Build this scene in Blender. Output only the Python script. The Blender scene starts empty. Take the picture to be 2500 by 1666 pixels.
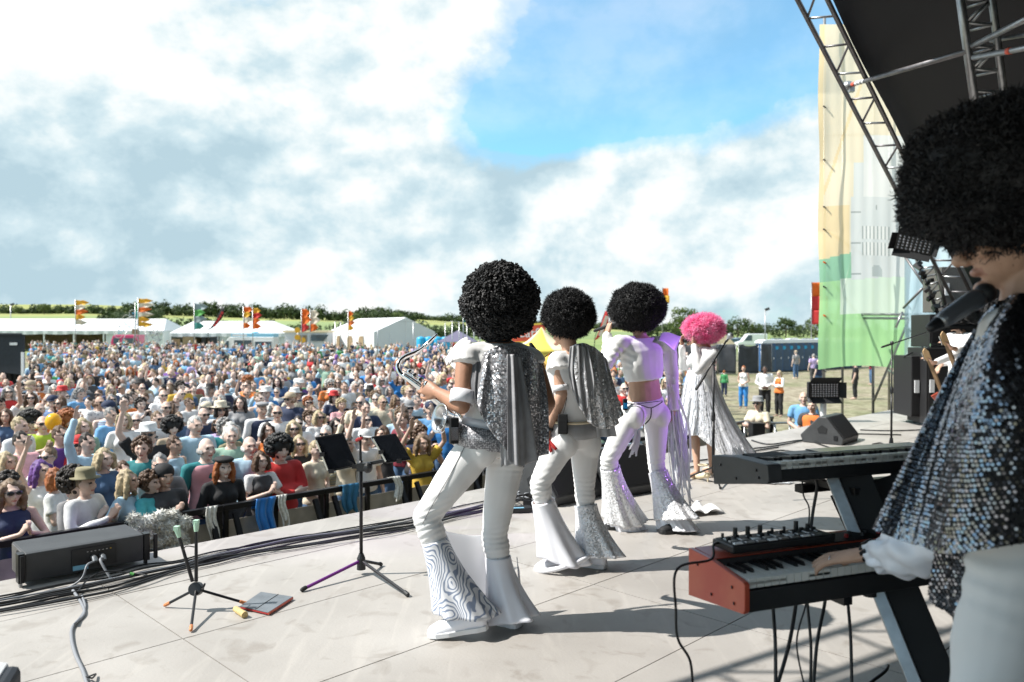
import bpy, math, random
import numpy as np
from mathutils import Vector as V, Matrix, Euler
from mathutils import noise as mnoise
R = math.radians
rnd = random.Random(7)
C = bpy.context.scene.collection
scn = bpy.context.scene
# ------------------------------------------------------------------ camera
F_PX, HOR = 1944.0, 805.0
PITCH = math.atan((833 - HOR) / F_PX)
EYE = 1.52
GZ = -1.5                                   # field level, the stage deck is z = 0
cam_d = bpy.data.cameras.new('camera')
cam = bpy.data.objects.new('camera', cam_d); C.objects.link(cam)
cam.location = (0, 0, EYE); cam.rotation_euler = (R(90) - PITCH, 0, 0)
cam_d.sensor_width = 36; cam_d.lens = 36 * F_PX / 2500
cam_d.clip_start = 0.05; cam_d.clip_end = 6000
cam_d.dof.use_dof = True; cam_d.dof.focus_distance = 4.6; cam_d.dof.aperture_fstop = 2.8
scn.camera = cam
# ------------------------------------------------------------------ light
SUN = V((-1.45, -0.12, 1.62)).normalized()  # towards the sun
sun_d = bpy.data.lights.new('sun', 'SUN'); sun_d.energy = 3.3; sun_d.angle = R(0.55); sun_d.color = (1, .955, .89)
sun = bpy.data.objects.new('sun', sun_d); C.objects.link(sun)
sun.rotation_euler = SUN.to_track_quat('Z', 'Y').to_euler(); sun.location = (-30, -5, 40)
scn.view_settings.view_transform = 'Standard'; scn.view_settings.look = 'None'
scn.view_settings.gamma = 1; scn.view_settings.exposure = 1.22; scn.view_settings.use_curve_mapping = False
try:
    scn.cycles.max_bounces = 6; scn.cycles.transparent_max_bounces = 12; scn.cycles.caustics_reflective = False; scn.cycles.caustics_refractive = False
except Exception: pass
world = bpy.data.worlds.new('World'); scn.world = world; world.use_nodes = True
def NT(nt):
    nt.nodes.clear()
    def N(t, **k):
        n = nt.nodes.new(t)
        for a, b in k.items():
            if a == 'i':
                for q, w in b.items(): n.inputs[q].default_value = w
            else: setattr(n, a, b)
        return n
    def L(a, b): nt.links.new(a, b)
    return N, L
N, L = NT(world.node_tree)
def mth(N, L, op, a, b=None, c=None, clamp=False):
    n = N('ShaderNodeMath', operation=op); n.use_clamp = clamp
    for i, x in enumerate((a, b, c)):
        if x is None: continue
        if isinstance(x, (int, float)): n.inputs[i].default_value = x
        else: L(x, n.inputs[i])
    return n.outputs[0]
def ramp(N, L, fac, stops, interp='LINEAR'):
    n = N('ShaderNodeValToRGB'); n.color_ramp.interpolation = interp
    e = n.color_ramp.elements
    while len(e) < len(stops): e.new(0.5)
    for q, (p, c) in zip(e, stops):
        q.position = p; q.color = (*c, 1) if len(c) == 3 else c
    L(fac, n.inputs[0]); return n.outputs[0]
def world_nodes():
    out = N('ShaderNodeOutputWorld')
    tc = N('ShaderNodeTexCoord'); sx = N('ShaderNodeSeparateXYZ'); L(tc.outputs['Generated'], sx.inputs[0])
    X, Y, Z = sx.outputs
    def tex(scale, det, off, rough=.58, dist=0.0, zs=1.2):
        mp = N('ShaderNodeMapping'); mp.inputs['Location'].default_value = off; mp.inputs['Scale'].default_value = (1, 1, zs); L(tc.outputs['Generated'], mp.inputs[0])
        n = N('ShaderNodeTexNoise'); n.inputs['Scale'].default_value = scale; n.inputs['Detail'].default_value = det
        n.inputs['Roughness'].default_value = rough; n.inputs['Distortion'].default_value = dist
        L(mp.outputs[0], n.inputs['Vector']); return n.outputs[0]
    SO = (3.2, 1.3, .7); dl = (.03, 0, -.055)
    big = tex(3.0, 13, SO, .57, .10)
    lit = tex(3.0, 11, tuple(a + b for a, b in zip(SO, dl)), .57, .10)
    puff = tex(7.0, 11, (1.1, 9.4, 5), .58, .15, 1.5); puff2 = tex(7.0, 10, (1.1 + .02, 9.4, 5 - .04), .58, .15, 1.5)
    shade = tex(3.2, 7, (7.3, 4.1, 2), .52, .1, 1.9)
    # a gap of clear sky towards the upper right of the view, small ones elsewhere
    def lobe(px, py, wx, wy):
        az = (px - 1250) / F_PX; el = (HOR - py) / F_PX
        a = mth(N, L, 'DIVIDE', mth(N, L, 'SUBTRACT', mth(N, L, 'DIVIDE', X, mth(N, L, 'MAXIMUM', Y, .05)), az), wx)
        b = mth(N, L, 'DIVIDE', mth(N, L, 'SUBTRACT', mth(N, L, 'DIVIDE', Z, mth(N, L, 'MAXIMUM', Y, .05)), el), wy)
        d2 = mth(N, L, 'ADD', mth(N, L, 'MULTIPLY', a, a), mth(N, L, 'MULTIPLY', b, b))
        return mth(N, L, 'EXPONENT', mth(N, L, 'MULTIPLY', d2, -1.0))
    def wsum(base, *terms):
        for t, w in terms: base = mth(N, L, 'ADD', base, mth(N, L, 'MULTIPLY', t, w))
        return base
    m = wsum(big, (mth(N, L, 'SUBTRACT', puff, .5), .30), (lobe(1690, 110, .22, .13), -.38), (lobe(1350, 290, .14, .04), -.26), (lobe(190, 100, .05, .035), -.05), (lobe(800, 120, .26, .14), .12), (lobe(1800, 400, .20, .07), .16), (lobe(500, 560, .6, .13), .20), (lobe(1700, 620, .5, .07), .14), (lobe(120, 200, .22, .12), .22), (lobe(1120, 110, .10, .10), .22))
    cov = ramp(N, L, m, [(.36, (0, 0, 0)), (.44, (.5, .5, .5)), (.55, (1, 1, 1))], 'EASE')
    veil = mth(N, L, 'MULTIPLY', tex(2.0, 6, (0, 3, 8), .5, 1.0, 5), .62)
    cov = mth(N, L, 'MAXIMUM', cov, mth(N, L, 'SUBTRACT', veil, .06))
    lowz = ramp(N, L, Z, [(0.0, (.92, .92, .92)), (.09, (.66, .66, .66)), (.22, (0, 0, 0))])
    cov = mth(N, L, 'MAXIMUM', cov, lowz)
    edge = mth(N, L, 'SUBTRACT', big, lit)
    sh = wsum(mth(N, L, 'SUBTRACT', shade, .015), (edge, 2.6), (mth(N, L, 'SUBTRACT', puff, puff2), 1.2), (mth(N, L, 'SUBTRACT', puff, .5), .18), (mth(N, L, 'SUBTRACT', big, .5), -.30), (lobe(930, 430, .20, .06), -.20), (lobe(140, 560, .26, .09), -.20), (lobe(600, 90, .24, .08), .07), (lobe(1850, 420, .24, .13), .13), (lobe(300, 250, .25, .06), .06))
    col = ramp(N, L, sh, [(.12, (.46, .62, .70)), (.34, (.60, .75, .81)), (.48, (.76, .86, .885)), (.60, (.90, .945, .95)), (.80, (1.02, 1.02, 1.0))])
    sky = N('ShaderNodeTexSky', sky_type='NISHITA'); sky.sun_disc = False
    sky.sun_elevation = math.asin(SUN.z); sky.sun_rotation = math.atan2(SUN.x, SUN.y)
    sky.air_density = 1.0; sky.dust_density = .6; sky.ozone_density = 3
    tint = N('ShaderNodeMix', data_type='RGBA', blend_type='MULTIPLY'); tint.inputs[0].default_value = 1
    L(sky.outputs[0], tint.inputs[6]); tint.inputs[7].default_value = (.66, 1.10, 1.10, 1)
    b1 = N('ShaderNodeBackground'); L(tint.outputs[2], b1.inputs[0]); b1.inputs[1].default_value = .10
    b2 = N('ShaderNodeBackground'); L(col, b2.inputs[0]); b2.inputs[1].default_value = .47
    mx = N('ShaderNodeMixShader'); L(cov, mx.inputs[0]); L(b1.outputs[0], mx.inputs[1]); L(b2.outputs[0], mx.inputs[2])
    L(mx.outputs[0], out.inputs[0])
world_nodes()
try: world.cycles.sampling_method = 'MANUAL'; world.cycles.sample_map_resolution = 256
except Exception: pass
# ------------------------------------------------------------------ photo pixels to places
def ray(px, py):
    yr = (833 - py) / F_PX
    return V(((px - 1250) / F_PX, math.cos(PITCH) + yr * math.sin(PITCH), -math.sin(PITCH) + yr * math.cos(PITCH)))
def P(px, py, d):                           # the place at depth d (metres along y) seen at a photo pixel
    r = ray(px, py); return V((0, 0, EYE)) + r * (d / r.y)
def G(px, py, z=0.0):                       # the place on the level z seen at a photo pixel
    r = ray(px, py); return V((0, 0, EYE)) + r * ((z - EYE) / r.z)
S2 = math.sqrt(.5)
def UV(u, v, z=0.0): return V((S2 * (u - v), S2 * (u + v), z))   # stage axes: u along the front edge, v out to the audience
U_DIR = V((S2, S2, 0)); V_DIR = V((-S2, S2, 0))
# ------------------------------------------------------------------ mesh builder
class MB:
    def __init__(s): s.v = []; s.f = []; s.m = []
    def add(s, vs, fs, mi=0):
        o = len(s.v); s.v.extend([tuple(x) for x in vs]); s.f.extend([tuple(i + o for i in f) for f in fs]); s.m.extend([mi] * len(fs)); return s
    def box(s, c, sz, rot=None, mi=0, taper=1.0):
        c = V(c); a, b, h = sz[0] / 2, sz[1] / 2, sz[2] / 2
        q = [V((x * a * (taper if z > 0 else 1), y * b * (taper if z > 0 else 1), z * h)) for z in (-1, 1) for y in (-1, 1) for x in (-1, 1)]
        if rot is not None:
            M = Matrix.Rotation(rot, 3, 'Z') if isinstance(rot, (int, float)) else rot
            q = [M @ x for x in q]
        return s.add([c + x for x in q], [(0, 2, 3, 1), (4, 5, 7, 6), (0, 1, 5, 4), (2, 6, 7, 3), (0, 4, 6, 2), (1, 3, 7, 5)], mi)
    def bar(s, p, q, w, h, up=(0, 0, 1), mi=0):
        p, q = V(p), V(q); y = (q - p); l = y.length; y.normalize(); x = y.cross(V(up))
        if x.length < 1e-4: x = y.cross(V((1, 0, 0)))
        x.normalize(); z = x.cross(y); M = Matrix((x, y, z)).transposed()
        return s.box((p + q) / 2, (w, l, h), M, mi)
    def loft(s, rings, cap=True, mi=0, closed=True):
        n = len(rings[0]); vs = [p for r in rings for p in r]; fs = []
        for i in range(len(rings) - 1):
            for j in range(n if closed else n - 1):
                k = (j + 1) % n
                fs.append((i * n + j, i * n + k, (i + 1) * n + k, (i + 1) * n + j))
        if cap: fs.append(tuple(range(n - 1, -1, -1))); fs.append(tuple(range((len(rings) - 1) * n, len(rings) * n)))
        return s.add(vs, fs, mi)
    def tube(s, pts, r, n=8, cap=True, mi=0, ends=False):
        pts = [V(p) for p in pts]; rr = r if isinstance(r, (list, tuple)) else [r] * len(pts)
        rr = list(rr)
        if ends:                             # rounded ends
            a, b = (pts[0] - pts[1]).normalized(), (pts[-1] - pts[-2]).normalized()
            pre = [(pts[0] + a * rr[0] * math.sin(t), rr[0] * math.cos(t)) for t in (1.45, 1.0, .5)]
            post = [(pts[-1] + b * rr[-1] * math.sin(t), rr[-1] * math.cos(t)) for t in (.5, 1.0, 1.45)]
            pts = [x[0] for x in pre] + pts + [x[0] for x in post]; rr = [x[1] for x in pre] + rr + [x[1] for x in post]
        rings = []; up = None
        for i, p in enumerate(pts):
            t = (pts[min(i + 1, len(pts) - 1)] - pts[max(i - 1, 0)])
            if t.length < 1e-9: t = V((0, 0, 1))
            t.normalize()
            if up is None:
                up = V((0, 0, 1)) if abs(t.z) < .9 else V((1, 0, 0))
            x = t.cross(up)
            if x.length < 1e-6: x = t.cross(V((0, 1, 0.3)))
            x.normalize(); up = x.cross(t)
            rings.append([p + (x * math.cos(2 * math.pi * k / n) + up * math.sin(2 * math.pi * k / n)) * rr[i] for k in range(n)])
        return s.loft(rings, cap, mi)
    def ell(s, c, r, M=None, nu=12, nv=8, mi=0, fn=None):
        c = V(c); r = r if isinstance(r, (tuple, list)) else (r, r, r)
        vs = []; fs = []
        for i in range(nv + 1):
            th = math.pi * i / nv
            for j in range(nu):
                ph = 2 * math.pi * j / nu
                q = V((math.sin(th) * math.cos(ph), math.sin(th) * math.sin(ph), math.cos(th)))
                q = fn(q) if fn else V((q.x * r[0], q.y * r[1], q.z * r[2]))
                vs.append(c + (M @ q if M else q))
        for i in range(nv):
            for j in range(nu):
                k = (j + 1) % nu
                if i == 0: fs.append((j, nu + j, nu + k))
                elif i == nv - 1: fs.append((i * nu + j, (i + 1) * nu + j, i * nu + k))
                else: fs.append((i * nu + j, (i + 1) * nu + j, (i + 1) * nu + k, i * nu + k))
        return s.add(vs, fs, mi)
    def lathe(s, prof, M=None, c=(0, 0, 0), n=16, mi=0, cap=True):
        c = V(c); rings = []
        for r, z in prof:
            q = [V((r * math.cos(2 * math.pi * k / n), r * math.sin(2 * math.pi * k / n), z)) for k in range(n)]
            rings.append([c + (M @ x if M else x) for x in q])
        return s.loft(rings, cap, mi)
    def prism(s, poly, fr, o, depth, mi=0):  # a 2-D outline in the plane (fr[0], fr[1]) from o, pushed along fr[2]
        X, Y, Z = V(fr[0]), V(fr[1]), V(fr[2]); o = V(o)
        a = [o + X * p[0] + Y * p[1] for p in poly]; b = [p + Z * depth for p in a]; n = len(poly)
        fs = [tuple(range(n)), tuple(range(2 * n - 1, n - 1, -1))] + [(i, i + n, (i + 1) % n + n, (i + 1) % n) for i in range(n)]
        return s.add(a + b, fs, mi)
    def grid(s, fn, nu, nv, mi=0):
        vs = [fn(i / nu, j / nv) for j in range(nv + 1) for i in range(nu + 1)]
        fs = [(j * (nu + 1) + i, j * (nu + 1) + i + 1, (j + 1) * (nu + 1) + i + 1, (j + 1) * (nu + 1) + i) for j in range(nv) for i in range(nu)]
        return s.add(vs, fs, mi)
    def mesh(s, name, mats=None, smooth=False):
        me = bpy.data.meshes.new(name); me.from_pydata(s.v, [], s.f)
        for m in (mats or []): me.materials.append(m)
        if mats and len(mats) > 1: me.polygons.foreach_set('material_index', s.m)
        if smooth: me.polygons.foreach_set('use_smooth', [True] * len(me.polygons))
        me.update(); return me
def wmat(o):
    M = o.matrix_basis.copy()
    if o.parent: M = wmat(o.parent) @ o.matrix_parent_inverse @ M
    return M
def link(o, parent=None):
    C.objects.link(o)
    if parent is not None:
        o.parent = parent; o.matrix_parent_inverse = wmat(parent).inverted()
    return o
def ob(name, mb, mat, parent=None, smooth=False, bev=0, solid=0, fix=True):
    mats = mat if isinstance(mat, (list, tuple)) else [mat]
    me = mb.mesh(name, mats, smooth) if isinstance(mb, MB) else mb
    o = bpy.data.objects.new(name, me); link(o, parent)
    if solid:
        m = o.modifiers.new('s', 'SOLIDIFY'); m.thickness = solid; m.offset = 0
    if bev:
        m = o.modifiers.new('b', 'BEVEL'); m.width = bev; m.segments = 2; m.limit_method = 'ANGLE'; m.angle_limit = R(40)
        m.harden_normals = False
    return o
def tag(o, label=None, cat=None, group=None, kind=None):
    for k, x in (('label', label), ('category', cat), ('group', group), ('kind', kind)):
        if x: o[k] = x
    return o
def thing(name, label, cat, loc=(0, 0, 0), group=None, rz=0):
    o = bpy.data.objects.new(name, None); C.objects.link(o); o.location = loc; o.rotation_euler = (0, 0, rz)
    o.empty_display_size = .1
    return tag(o, label, cat, group)
KIDS = {}
def copy_tree(o, loc=None, rz=None, parent=None, scale=None):
    c = o.copy(); C.objects.link(c)
    if parent is not None: c.parent = parent
    if loc is not None: c.location = loc
    if rz is not None: c.rotation_euler = (0, 0, rz)
    if scale is not None: c.scale = (scale,) * 3
    for ch in list(o.children): copy_tree(ch, parent=c)
    return c
def spline(pts, n=6):
    pts = [V(p) for p in pts]; out = []
    for i in range(len(pts) - 1):
        p0, p1, p2, p3 = pts[max(i - 1, 0)], pts[i], pts[i + 1], pts[min(i + 2, len(pts) - 1)]
        for k in range(n):
            t = k / n
            out.append(.5 * ((2 * p1) + (p2 - p0) * t + (2 * p0 - 5 * p1 + 4 * p2 - p3) * t * t + (3 * p1 - p0 - 3 * p2 + p3) * t ** 3))
    out.append(pts[-1]); return out
def lerp(a, b, t): return a + (b - a) * t
def sstep(a, b, x):
    t = min(1, max(0, (x - a) / (b - a))); return t * t * (3 - 2 * t)
# ------------------------------------------------------------------ materials
def pbr(name, col, rough=.6, metal=0.0, var=0.0, vscale=8.0, bump=0.0, bscale=40.0, spec=.5, objcol=False, sheen=0, trans=0, col2=None, coat=0, stretch=(1, 1, 1), coords='Object'):
    m = bpy.data.materials.new(name); m.use_nodes = True
    N, L = NT(m.node_tree); out = N('ShaderNodeOutputMaterial'); b = N('ShaderNodeBsdfPrincipled'); L(b.outputs[0], out.inputs[0])
    b.inputs['Roughness'].default_value = rough; b.inputs['Metallic'].default_value = metal; b.inputs['Specular IOR Level'].default_value = spec
    if sheen: b.inputs['Sheen Weight'].default_value = sheen
    if coat: b.inputs['Coat Weight'].default_value = coat
    c = None
    if objcol:
        oi = N('ShaderNodeObjectInfo'); c = oi.outputs['Color']
    tc = N('ShaderNodeTexCoord'); mp = N('ShaderNodeMapping'); mp.inputs['Scale'].default_value = stretch; L(tc.outputs[coords], mp.inputs[0])
    if var or col2:
        n = N('ShaderNodeTexNoise'); n.inputs['Scale'].default_value = vscale; n.inputs['Detail'].default_value = 5; L(mp.outputs[0], n.inputs['Vector'])
        mx = N('ShaderNodeMix', data_type='RGBA')
        f = ramp(N, L, n.outputs[0], [(.35, (0, 0, 0)), (.65, (1, 1, 1))]); L(f, mx.inputs[0])
        if objcol:
            mx.blend_type = 'MULTIPLY'; L(c, mx.inputs[6]); mx.inputs[7].default_value = (1 - var,) * 3 + (1,)
        else:
            mx.inputs[6].default_value = (*col, 1); mx.inputs[7].default_value = (*(col2 or [x * (1 - var) for x in col]), 1)
        c = mx.outputs[2]
    if c is not None: L(c, b.inputs['Base Color'])
    else: b.inputs['Base Color'].default_value = (*col, 1)
    if bump:
        n2 = N('ShaderNodeTexNoise'); n2.inputs['Scale'].default_value = bscale; n2.inputs['Detail'].default_value = 4; L(mp.outputs[0], n2.inputs['Vector'])
        bp = N('ShaderNodeBump'); bp.inputs['Strength'].default_value = bump; bp.inputs['Distance'].default_value = .02; L(n2.outputs[0], bp.inputs['Height']); L(bp.outputs[0], b.inputs['Normal'])
    if trans:                                # thin cloth lets light through
        t = N('ShaderNodeBsdfTranslucent'); mx2 = N('ShaderNodeMixShader'); mx2.inputs[0].default_value = trans
        if c is not None: L(c, t.inputs[0])
        else: t.inputs[0].default_value = (*col, 1)
        L(b.outputs[0], mx2.inputs[1]); L(t.outputs[0], mx2.inputs[2]); L(mx2.outputs[0], out.inputs[0])
    m['bsdf'] = b.name
    return m
M = {}
def mk(k, *a, **kw): M[k] = pbr(k, *a, **kw); return M[k]
mk('black_plastic', (.014, .015, .017), .42, var=.3, bump=.06, bscale=300)
mk('black_metal', (.012, .012, .014), .35, .3)
mk('black_matte', (.010, .011, .013), .75, var=.3)
mk('mic_grey', (.16, .17, .19), .32, .5)
mk('dark_grey', (.05, .052, .055), .5, var=.25, bump=.08, bscale=220)
mk('grille', (.028, .028, .030), .55, .3, var=.4, vscale=400)
mk('rubber', (.012, .012, .013), .55, var=.3)
mk('cable_black', (.010, .010, .011), .45)
mk('cable_grey', (.22, .23, .25), .5)
mk('silver', (.62, .63, .65), .25, 1.0, var=.15, vscale=20)
mk('chrome', (.78, .77, .76), .12, 1.0)
mk('steel', (.42, .43, .44), .38, .9, var=.25, vscale=14, bump=.05)
mk('dull_steel', (.23, .22, .23), .45, .7, var=.3, vscale=9)
mk('gold', (.85, .55, .16), .18, 1.0)
mk('white_plastic', (.75, .76, .78), .4)
mk('green_plastic', (.45, .68, .52), .4)
mk('orange_plastic', (.55, .20, .07), .5)
mk('purple_paint', (.20, .04, .26), .3, .3)
mk('white_cloth', (.78, .78, .80), .7, var=.06, vscale=20, bump=.15, bscale=18, trans=.15)
mk('stretch', (.87, .88, .94), .40, var=.05, vscale=30, bump=.28, bscale=14, sheen=.25)
mk('satin_white', (.86, .87, .93), .28, var=.03, bump=.12, bscale=7, sheen=.2)
mk('grey_cloth', (.20, .20, .21), .8, var=.2, bump=.1, bscale=300)
mk('sheer_grey', (.58, .59, .61), .65, var=.2, bump=.2, bscale=20, trans=.35)
mk('dark_sheer', (.16, .16, .175), .55, var=.3, bump=.2, bscale=16)
mk('sheer_white', (.82, .82, .84), .6, trans=.55, bump=.15, bscale=8)
mk('paper', (.8, .8, .8), .7)
mk('red_paint', (.44, .045, .022), .35, var=.35, vscale=7, coat=.15, col2=(.50, .09, .04))
mk('red_plastic', (.35, .02, .02), .4)
mk('key_white', (.74, .74, .70), .3, coat=.2)
mk('key_black', (.008, .008, .009), .3)
mk('glass_dark', (.012, .014, .018), .08, spec=.7)
mk('tablet_cover', (.16, .18, .20), .5, var=.25, vscale=12, bump=.1, bscale=200)
mk('skin_lighter', (.56, .34, .24), .5, var=.12, vscale=18, bump=.05, bscale=90)  # the lighter of the two performer skin tones
mk('skin_tan', (.42, .22, .14), .5, var=.14, vscale=18, bump=.05, bscale=90)
mk('lips', (.40, .13, .11), .5)
mk('eye_dark', (.03, .022, .02), .4)
mk('skin', (1, 1, 1), .55, objcol=True, var=.14, vscale=16)
mk('garment', (1, 1, 1), .8, objcol=True, var=.22, vscale=7, bump=.3, bscale=13)
mk('hair', (1, 1, 1), .6, objcol=True, var=.5, vscale=22, bump=.5, bscale=45, stretch=(1, 1, .25))
mk('afro_black', (.011, .011, .013), .62, var=.4, vscale=60)
mk('afro_pink', (.95, .20, .46), .6, var=.35, vscale=14, trans=.5, col2=(.98, .50, .70))
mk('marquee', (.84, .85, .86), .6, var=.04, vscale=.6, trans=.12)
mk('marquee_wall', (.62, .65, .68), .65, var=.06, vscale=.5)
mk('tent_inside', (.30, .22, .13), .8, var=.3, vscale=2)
mk('wood', (.30, .19, .10), .6, var=.3, vscale=6)
mk('booth_black', (.016, .022, .032), .7, var=.2)
mk('van_white', (.78, .79, .78), .3, coat=.4)
mk('van_blue', (.22, .50, .66), .35)
mk('van_pink', (.62, .04, .16), .35, coat=.3)
mk('window_glass', (.05, .09, .12), .08, spec=.8)
mk('tyre', (.012, .012, .012), .8)
mk('toilet_blue', (.02, .09, .24), .45, var=.15)
mk('toilet_dark', (.055, .095, .15), .5, var=.2)  # lifted towards bluish grey: distance haze mixed into the colour
mk('toilet_roof', (.74, .76, .77), .5)
mk('tank_blue', (.02, .36, .62), .4)
mk('yellow_tent', (.86, .70, .12), .6, trans=.25)
mk('cream_tent', (.86, .76, .55), .6, trans=.25)
mk('sign_red', (.72, .10, .05), .5)
mk('canopy_purple', (.14, .13, .20), .7)
mk('mesh_black', (.035, .04, .05), .75, var=.35, vscale=3, bump=.5, bscale=3)  # black raised a little, distance haze put into the tone
mk('trunk', (.09, .065, .045), .9, var=.3, vscale=5)
mk('leaf', (.065, .105, .025), .75, objcol=False, var=.45, vscale=.5, trans=.25, col2=(.13, .17, .045))
mk('leaf_dark', (.046, .076, .032), .8, var=.4, vscale=.4, trans=.2, col2=(.07, .10, .03))
mk('balloon', (.88, .50, .02), .25, trans=.2)
mk('blue_cloth', (.01, .20, .62), .4, var=.25, bump=.3, bscale=20, sheen=.3)
mk('denim_cloth', (.03, .17, .32), .7, var=.3, bump=.3, bscale=20)
mk('fur', (.80, .79, .74), .9, var=.3, vscale=40)
mk('roof_fabric', (.0075, .0095, .015), .62, var=.3, vscale=.7, bump=.3, bscale=1.4)
mk('led_lens', (.35, .36, .40), .1, .6)
mk('hiviz', (.86, .16, .03), .6, var=.15, vscale=9)
mk('black_shiny', (.012, .013, .018), .25, .4)
mk('necklace', (.02, .02, .02), .4)
def garment_mat():
    m = M['garment']; N_, L_ = m.node_tree.nodes, m.node_tree.links; b = N_[m['bsdf']]; lk = b.inputs['Base Color'].links[0]; src = lk.from_socket
    oi = [n for n in N_ if n.type == 'OBJECT_INFO'][0]; tc = [n for n in N_ if n.type == 'TEX_COORD'][0]
    N = lambda t, **k: N_.new(t)
    def mt(op, a, bb):
        n = N_.new('ShaderNodeMath'); n.operation = op
        for i, x in enumerate((a, bb)):
            if isinstance(x, (int, float)): n.inputs[i].default_value = x
            else: L_.new(x, n.inputs[i])
        return n.outputs[0]
    sx = N_.new('ShaderNodeSeparateXYZ'); L_.new(tc.outputs['Object'], sx.inputs[0])
    stripe = mt('GREATER_THAN', mt('SINE', mt('MULTIPLY', sx.outputs[2], 180.0), 0), .1)
    vo = N_.new('ShaderNodeTexVoronoi'); vo.inputs['Scale'].default_value = 22; L_.new(tc.outputs['Object'], vo.inputs['Vector']); dots = mt('LESS_THAN', vo.outputs['Distance'], .34)
    al = oi.outputs['Alpha']; isS = mt('COMPARE', al, .5); isS.node.inputs[2].default_value = .1; isP = mt('COMPARE', al, .25); isP.node.inputs[2].default_value = .1
    f = mt('ADD', mt('MULTIPLY', stripe, isS), mt('MULTIPLY', dots, isP))
    mx = N_.new('ShaderNodeMix'); mx.data_type = 'RGBA'; L_.new(f, mx.inputs[0]); L_.new(src, mx.inputs[6]); 
    hs = N_.new('ShaderNodeHueSaturation'); hs.inputs['Hue'].default_value = .62; hs.inputs['Value'].default_value = .55; hs.inputs['Saturation'].default_value = .8; L_.new(src, hs.inputs['Color'])
    ad = N_.new('ShaderNodeMix'); ad.data_type = 'RGBA'; ad.inputs[0].default_value = .35; L_.new(hs.outputs[0], ad.inputs[6]); ad.inputs[7].default_value = (.16, .17, .26, 1)
    L_.new(ad.outputs[2], mx.inputs[7]); L_.new(mx.outputs[2], b.inputs['Base Color'])
garment_mat()
def flagmat(name, col, tr=.4): return mk(name, col, .7, var=.12, vscale=2, trans=tr)
for k, c in dict(f_orange=(.85, .22, .03), f_yellow=(.86, .55, .06), f_white=(.8, .76, .66), f_green=(.16, .50, .14), f_teal=(.10, .42, .38), f_red=(.70, .06, .06), f_grey=(.40, .48, .50), f_dark=(.03, .03, .035), f_purple=(.20, .08, .38)).items(): flagmat(k, c)

def sequin_mat(name, base, cell=170, metal=.9, rough=.22, dark=.5, amt=.8, two=None):
    m = bpy.data.materials.new(name); m.use_nodes = True
    N, L = NT(m.node_tree); out = N('ShaderNodeOutputMaterial'); b = N('ShaderNodeBsdfPrincipled'); L(b.outputs[0], out.inputs[0])
    tc = N('ShaderNodeTexCoord'); vo = N('ShaderNodeTexVoronoi'); vo.inputs['Scale'].default_value = cell; L(tc.outputs['Object'], vo.inputs['Vector'])
    vo.inputs['Randomness'].default_value = .55
    sv = N('ShaderNodeVectorMath', operation='SUBTRACT'); L(vo.outputs['Color'], sv.inputs[0]); sv.inputs[1].default_value = (.5, .5, .5)
    sc = N('ShaderNodeVectorMath', operation='SCALE'); L(sv.outputs[0], sc.inputs[0]); sc.inputs['Scale'].default_value = amt
    g = N('ShaderNodeNewGeometry'); ad = N('ShaderNodeVectorMath', operation='ADD'); L(g.outputs['Normal'], ad.inputs[0]); L(sc.outputs[0], ad.inputs[1])
    nm = N('ShaderNodeVectorMath', operation='NORMALIZE'); L(ad.outputs[0], nm.inputs[0]); L(nm.outputs[0], b.inputs['Normal'])
    f = ramp(N, L, mth(N, L, 'MULTIPLY', vo.outputs['Distance'], 1.0), [(.30, base), (.62, two or tuple(x * dark for x in base))]); L(f, b.inputs['Base Color'])
    mm = ramp(N, L, vo.outputs['Distance'], [(.38, (metal,) * 3), (.6, (.1,) * 3)]); L(mm, b.inputs['Metallic'])
    b.inputs['Roughness'].default_value = rough
    M[name] = m; return m
sequin_mat('sequin_silver', (.88, .88, .90), 120, .55, .3, .55)
sequin_mat('sequin_dark', (.74, .74, .78), 115, .7, .3, .12, two=(.24, .24, .26))
sequin_mat('sequin_white', (.88, .89, .92), 130, .3, .25, .8, amt=.7)
sequin_mat('foil_white', (.84, .84, .88), 42, .65, .2, .8, amt=1.5)
sequin_mat('mesh_holes', (.55, .55, .58), 110, .2, .4, .2, amt=.3, two=(.16, .16, .18))

def swirl_mat():
    m = bpy.data.materials.new('swirl_print'); m.use_nodes = True
    N, L = NT(m.node_tree); out = N('ShaderNodeOutputMaterial'); b = N('ShaderNodeBsdfPrincipled'); L(b.outputs[0], out.inputs[0])
    tc = N('ShaderNodeTexCoord'); vo = N('ShaderNodeTexVoronoi'); vo.feature = 'SMOOTH_F1'; vo.inputs['Smoothness'].default_value = .8; vo.inputs['Scale'].default_value = 4.6; L(tc.outputs['Object'], vo.inputs['Vector'])
    n = N('ShaderNodeTexNoise'); n.inputs['Scale'].default_value = 9; L(tc.outputs['Object'], n.inputs['Vector'])
    d = mth(N, L, 'ADD', vo.outputs['Distance'], mth(N, L, 'MULTIPLY', n.outputs[0], .22))
    s = mth(N, L, 'SINE', mth(N, L, 'MULTIPLY', d, 128.0))
    f = ramp(N, L, mth(N, L, 'ADD', mth(N, L, 'MULTIPLY', s, .5), .5), [(.22, (.24, .29, .40)), (.46, (.80, .81, .85))]); L(f, b.inputs['Base Color'])
    b.inputs['Roughness'].default_value = .45; M['swirl'] = m
swirl_mat()
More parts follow.
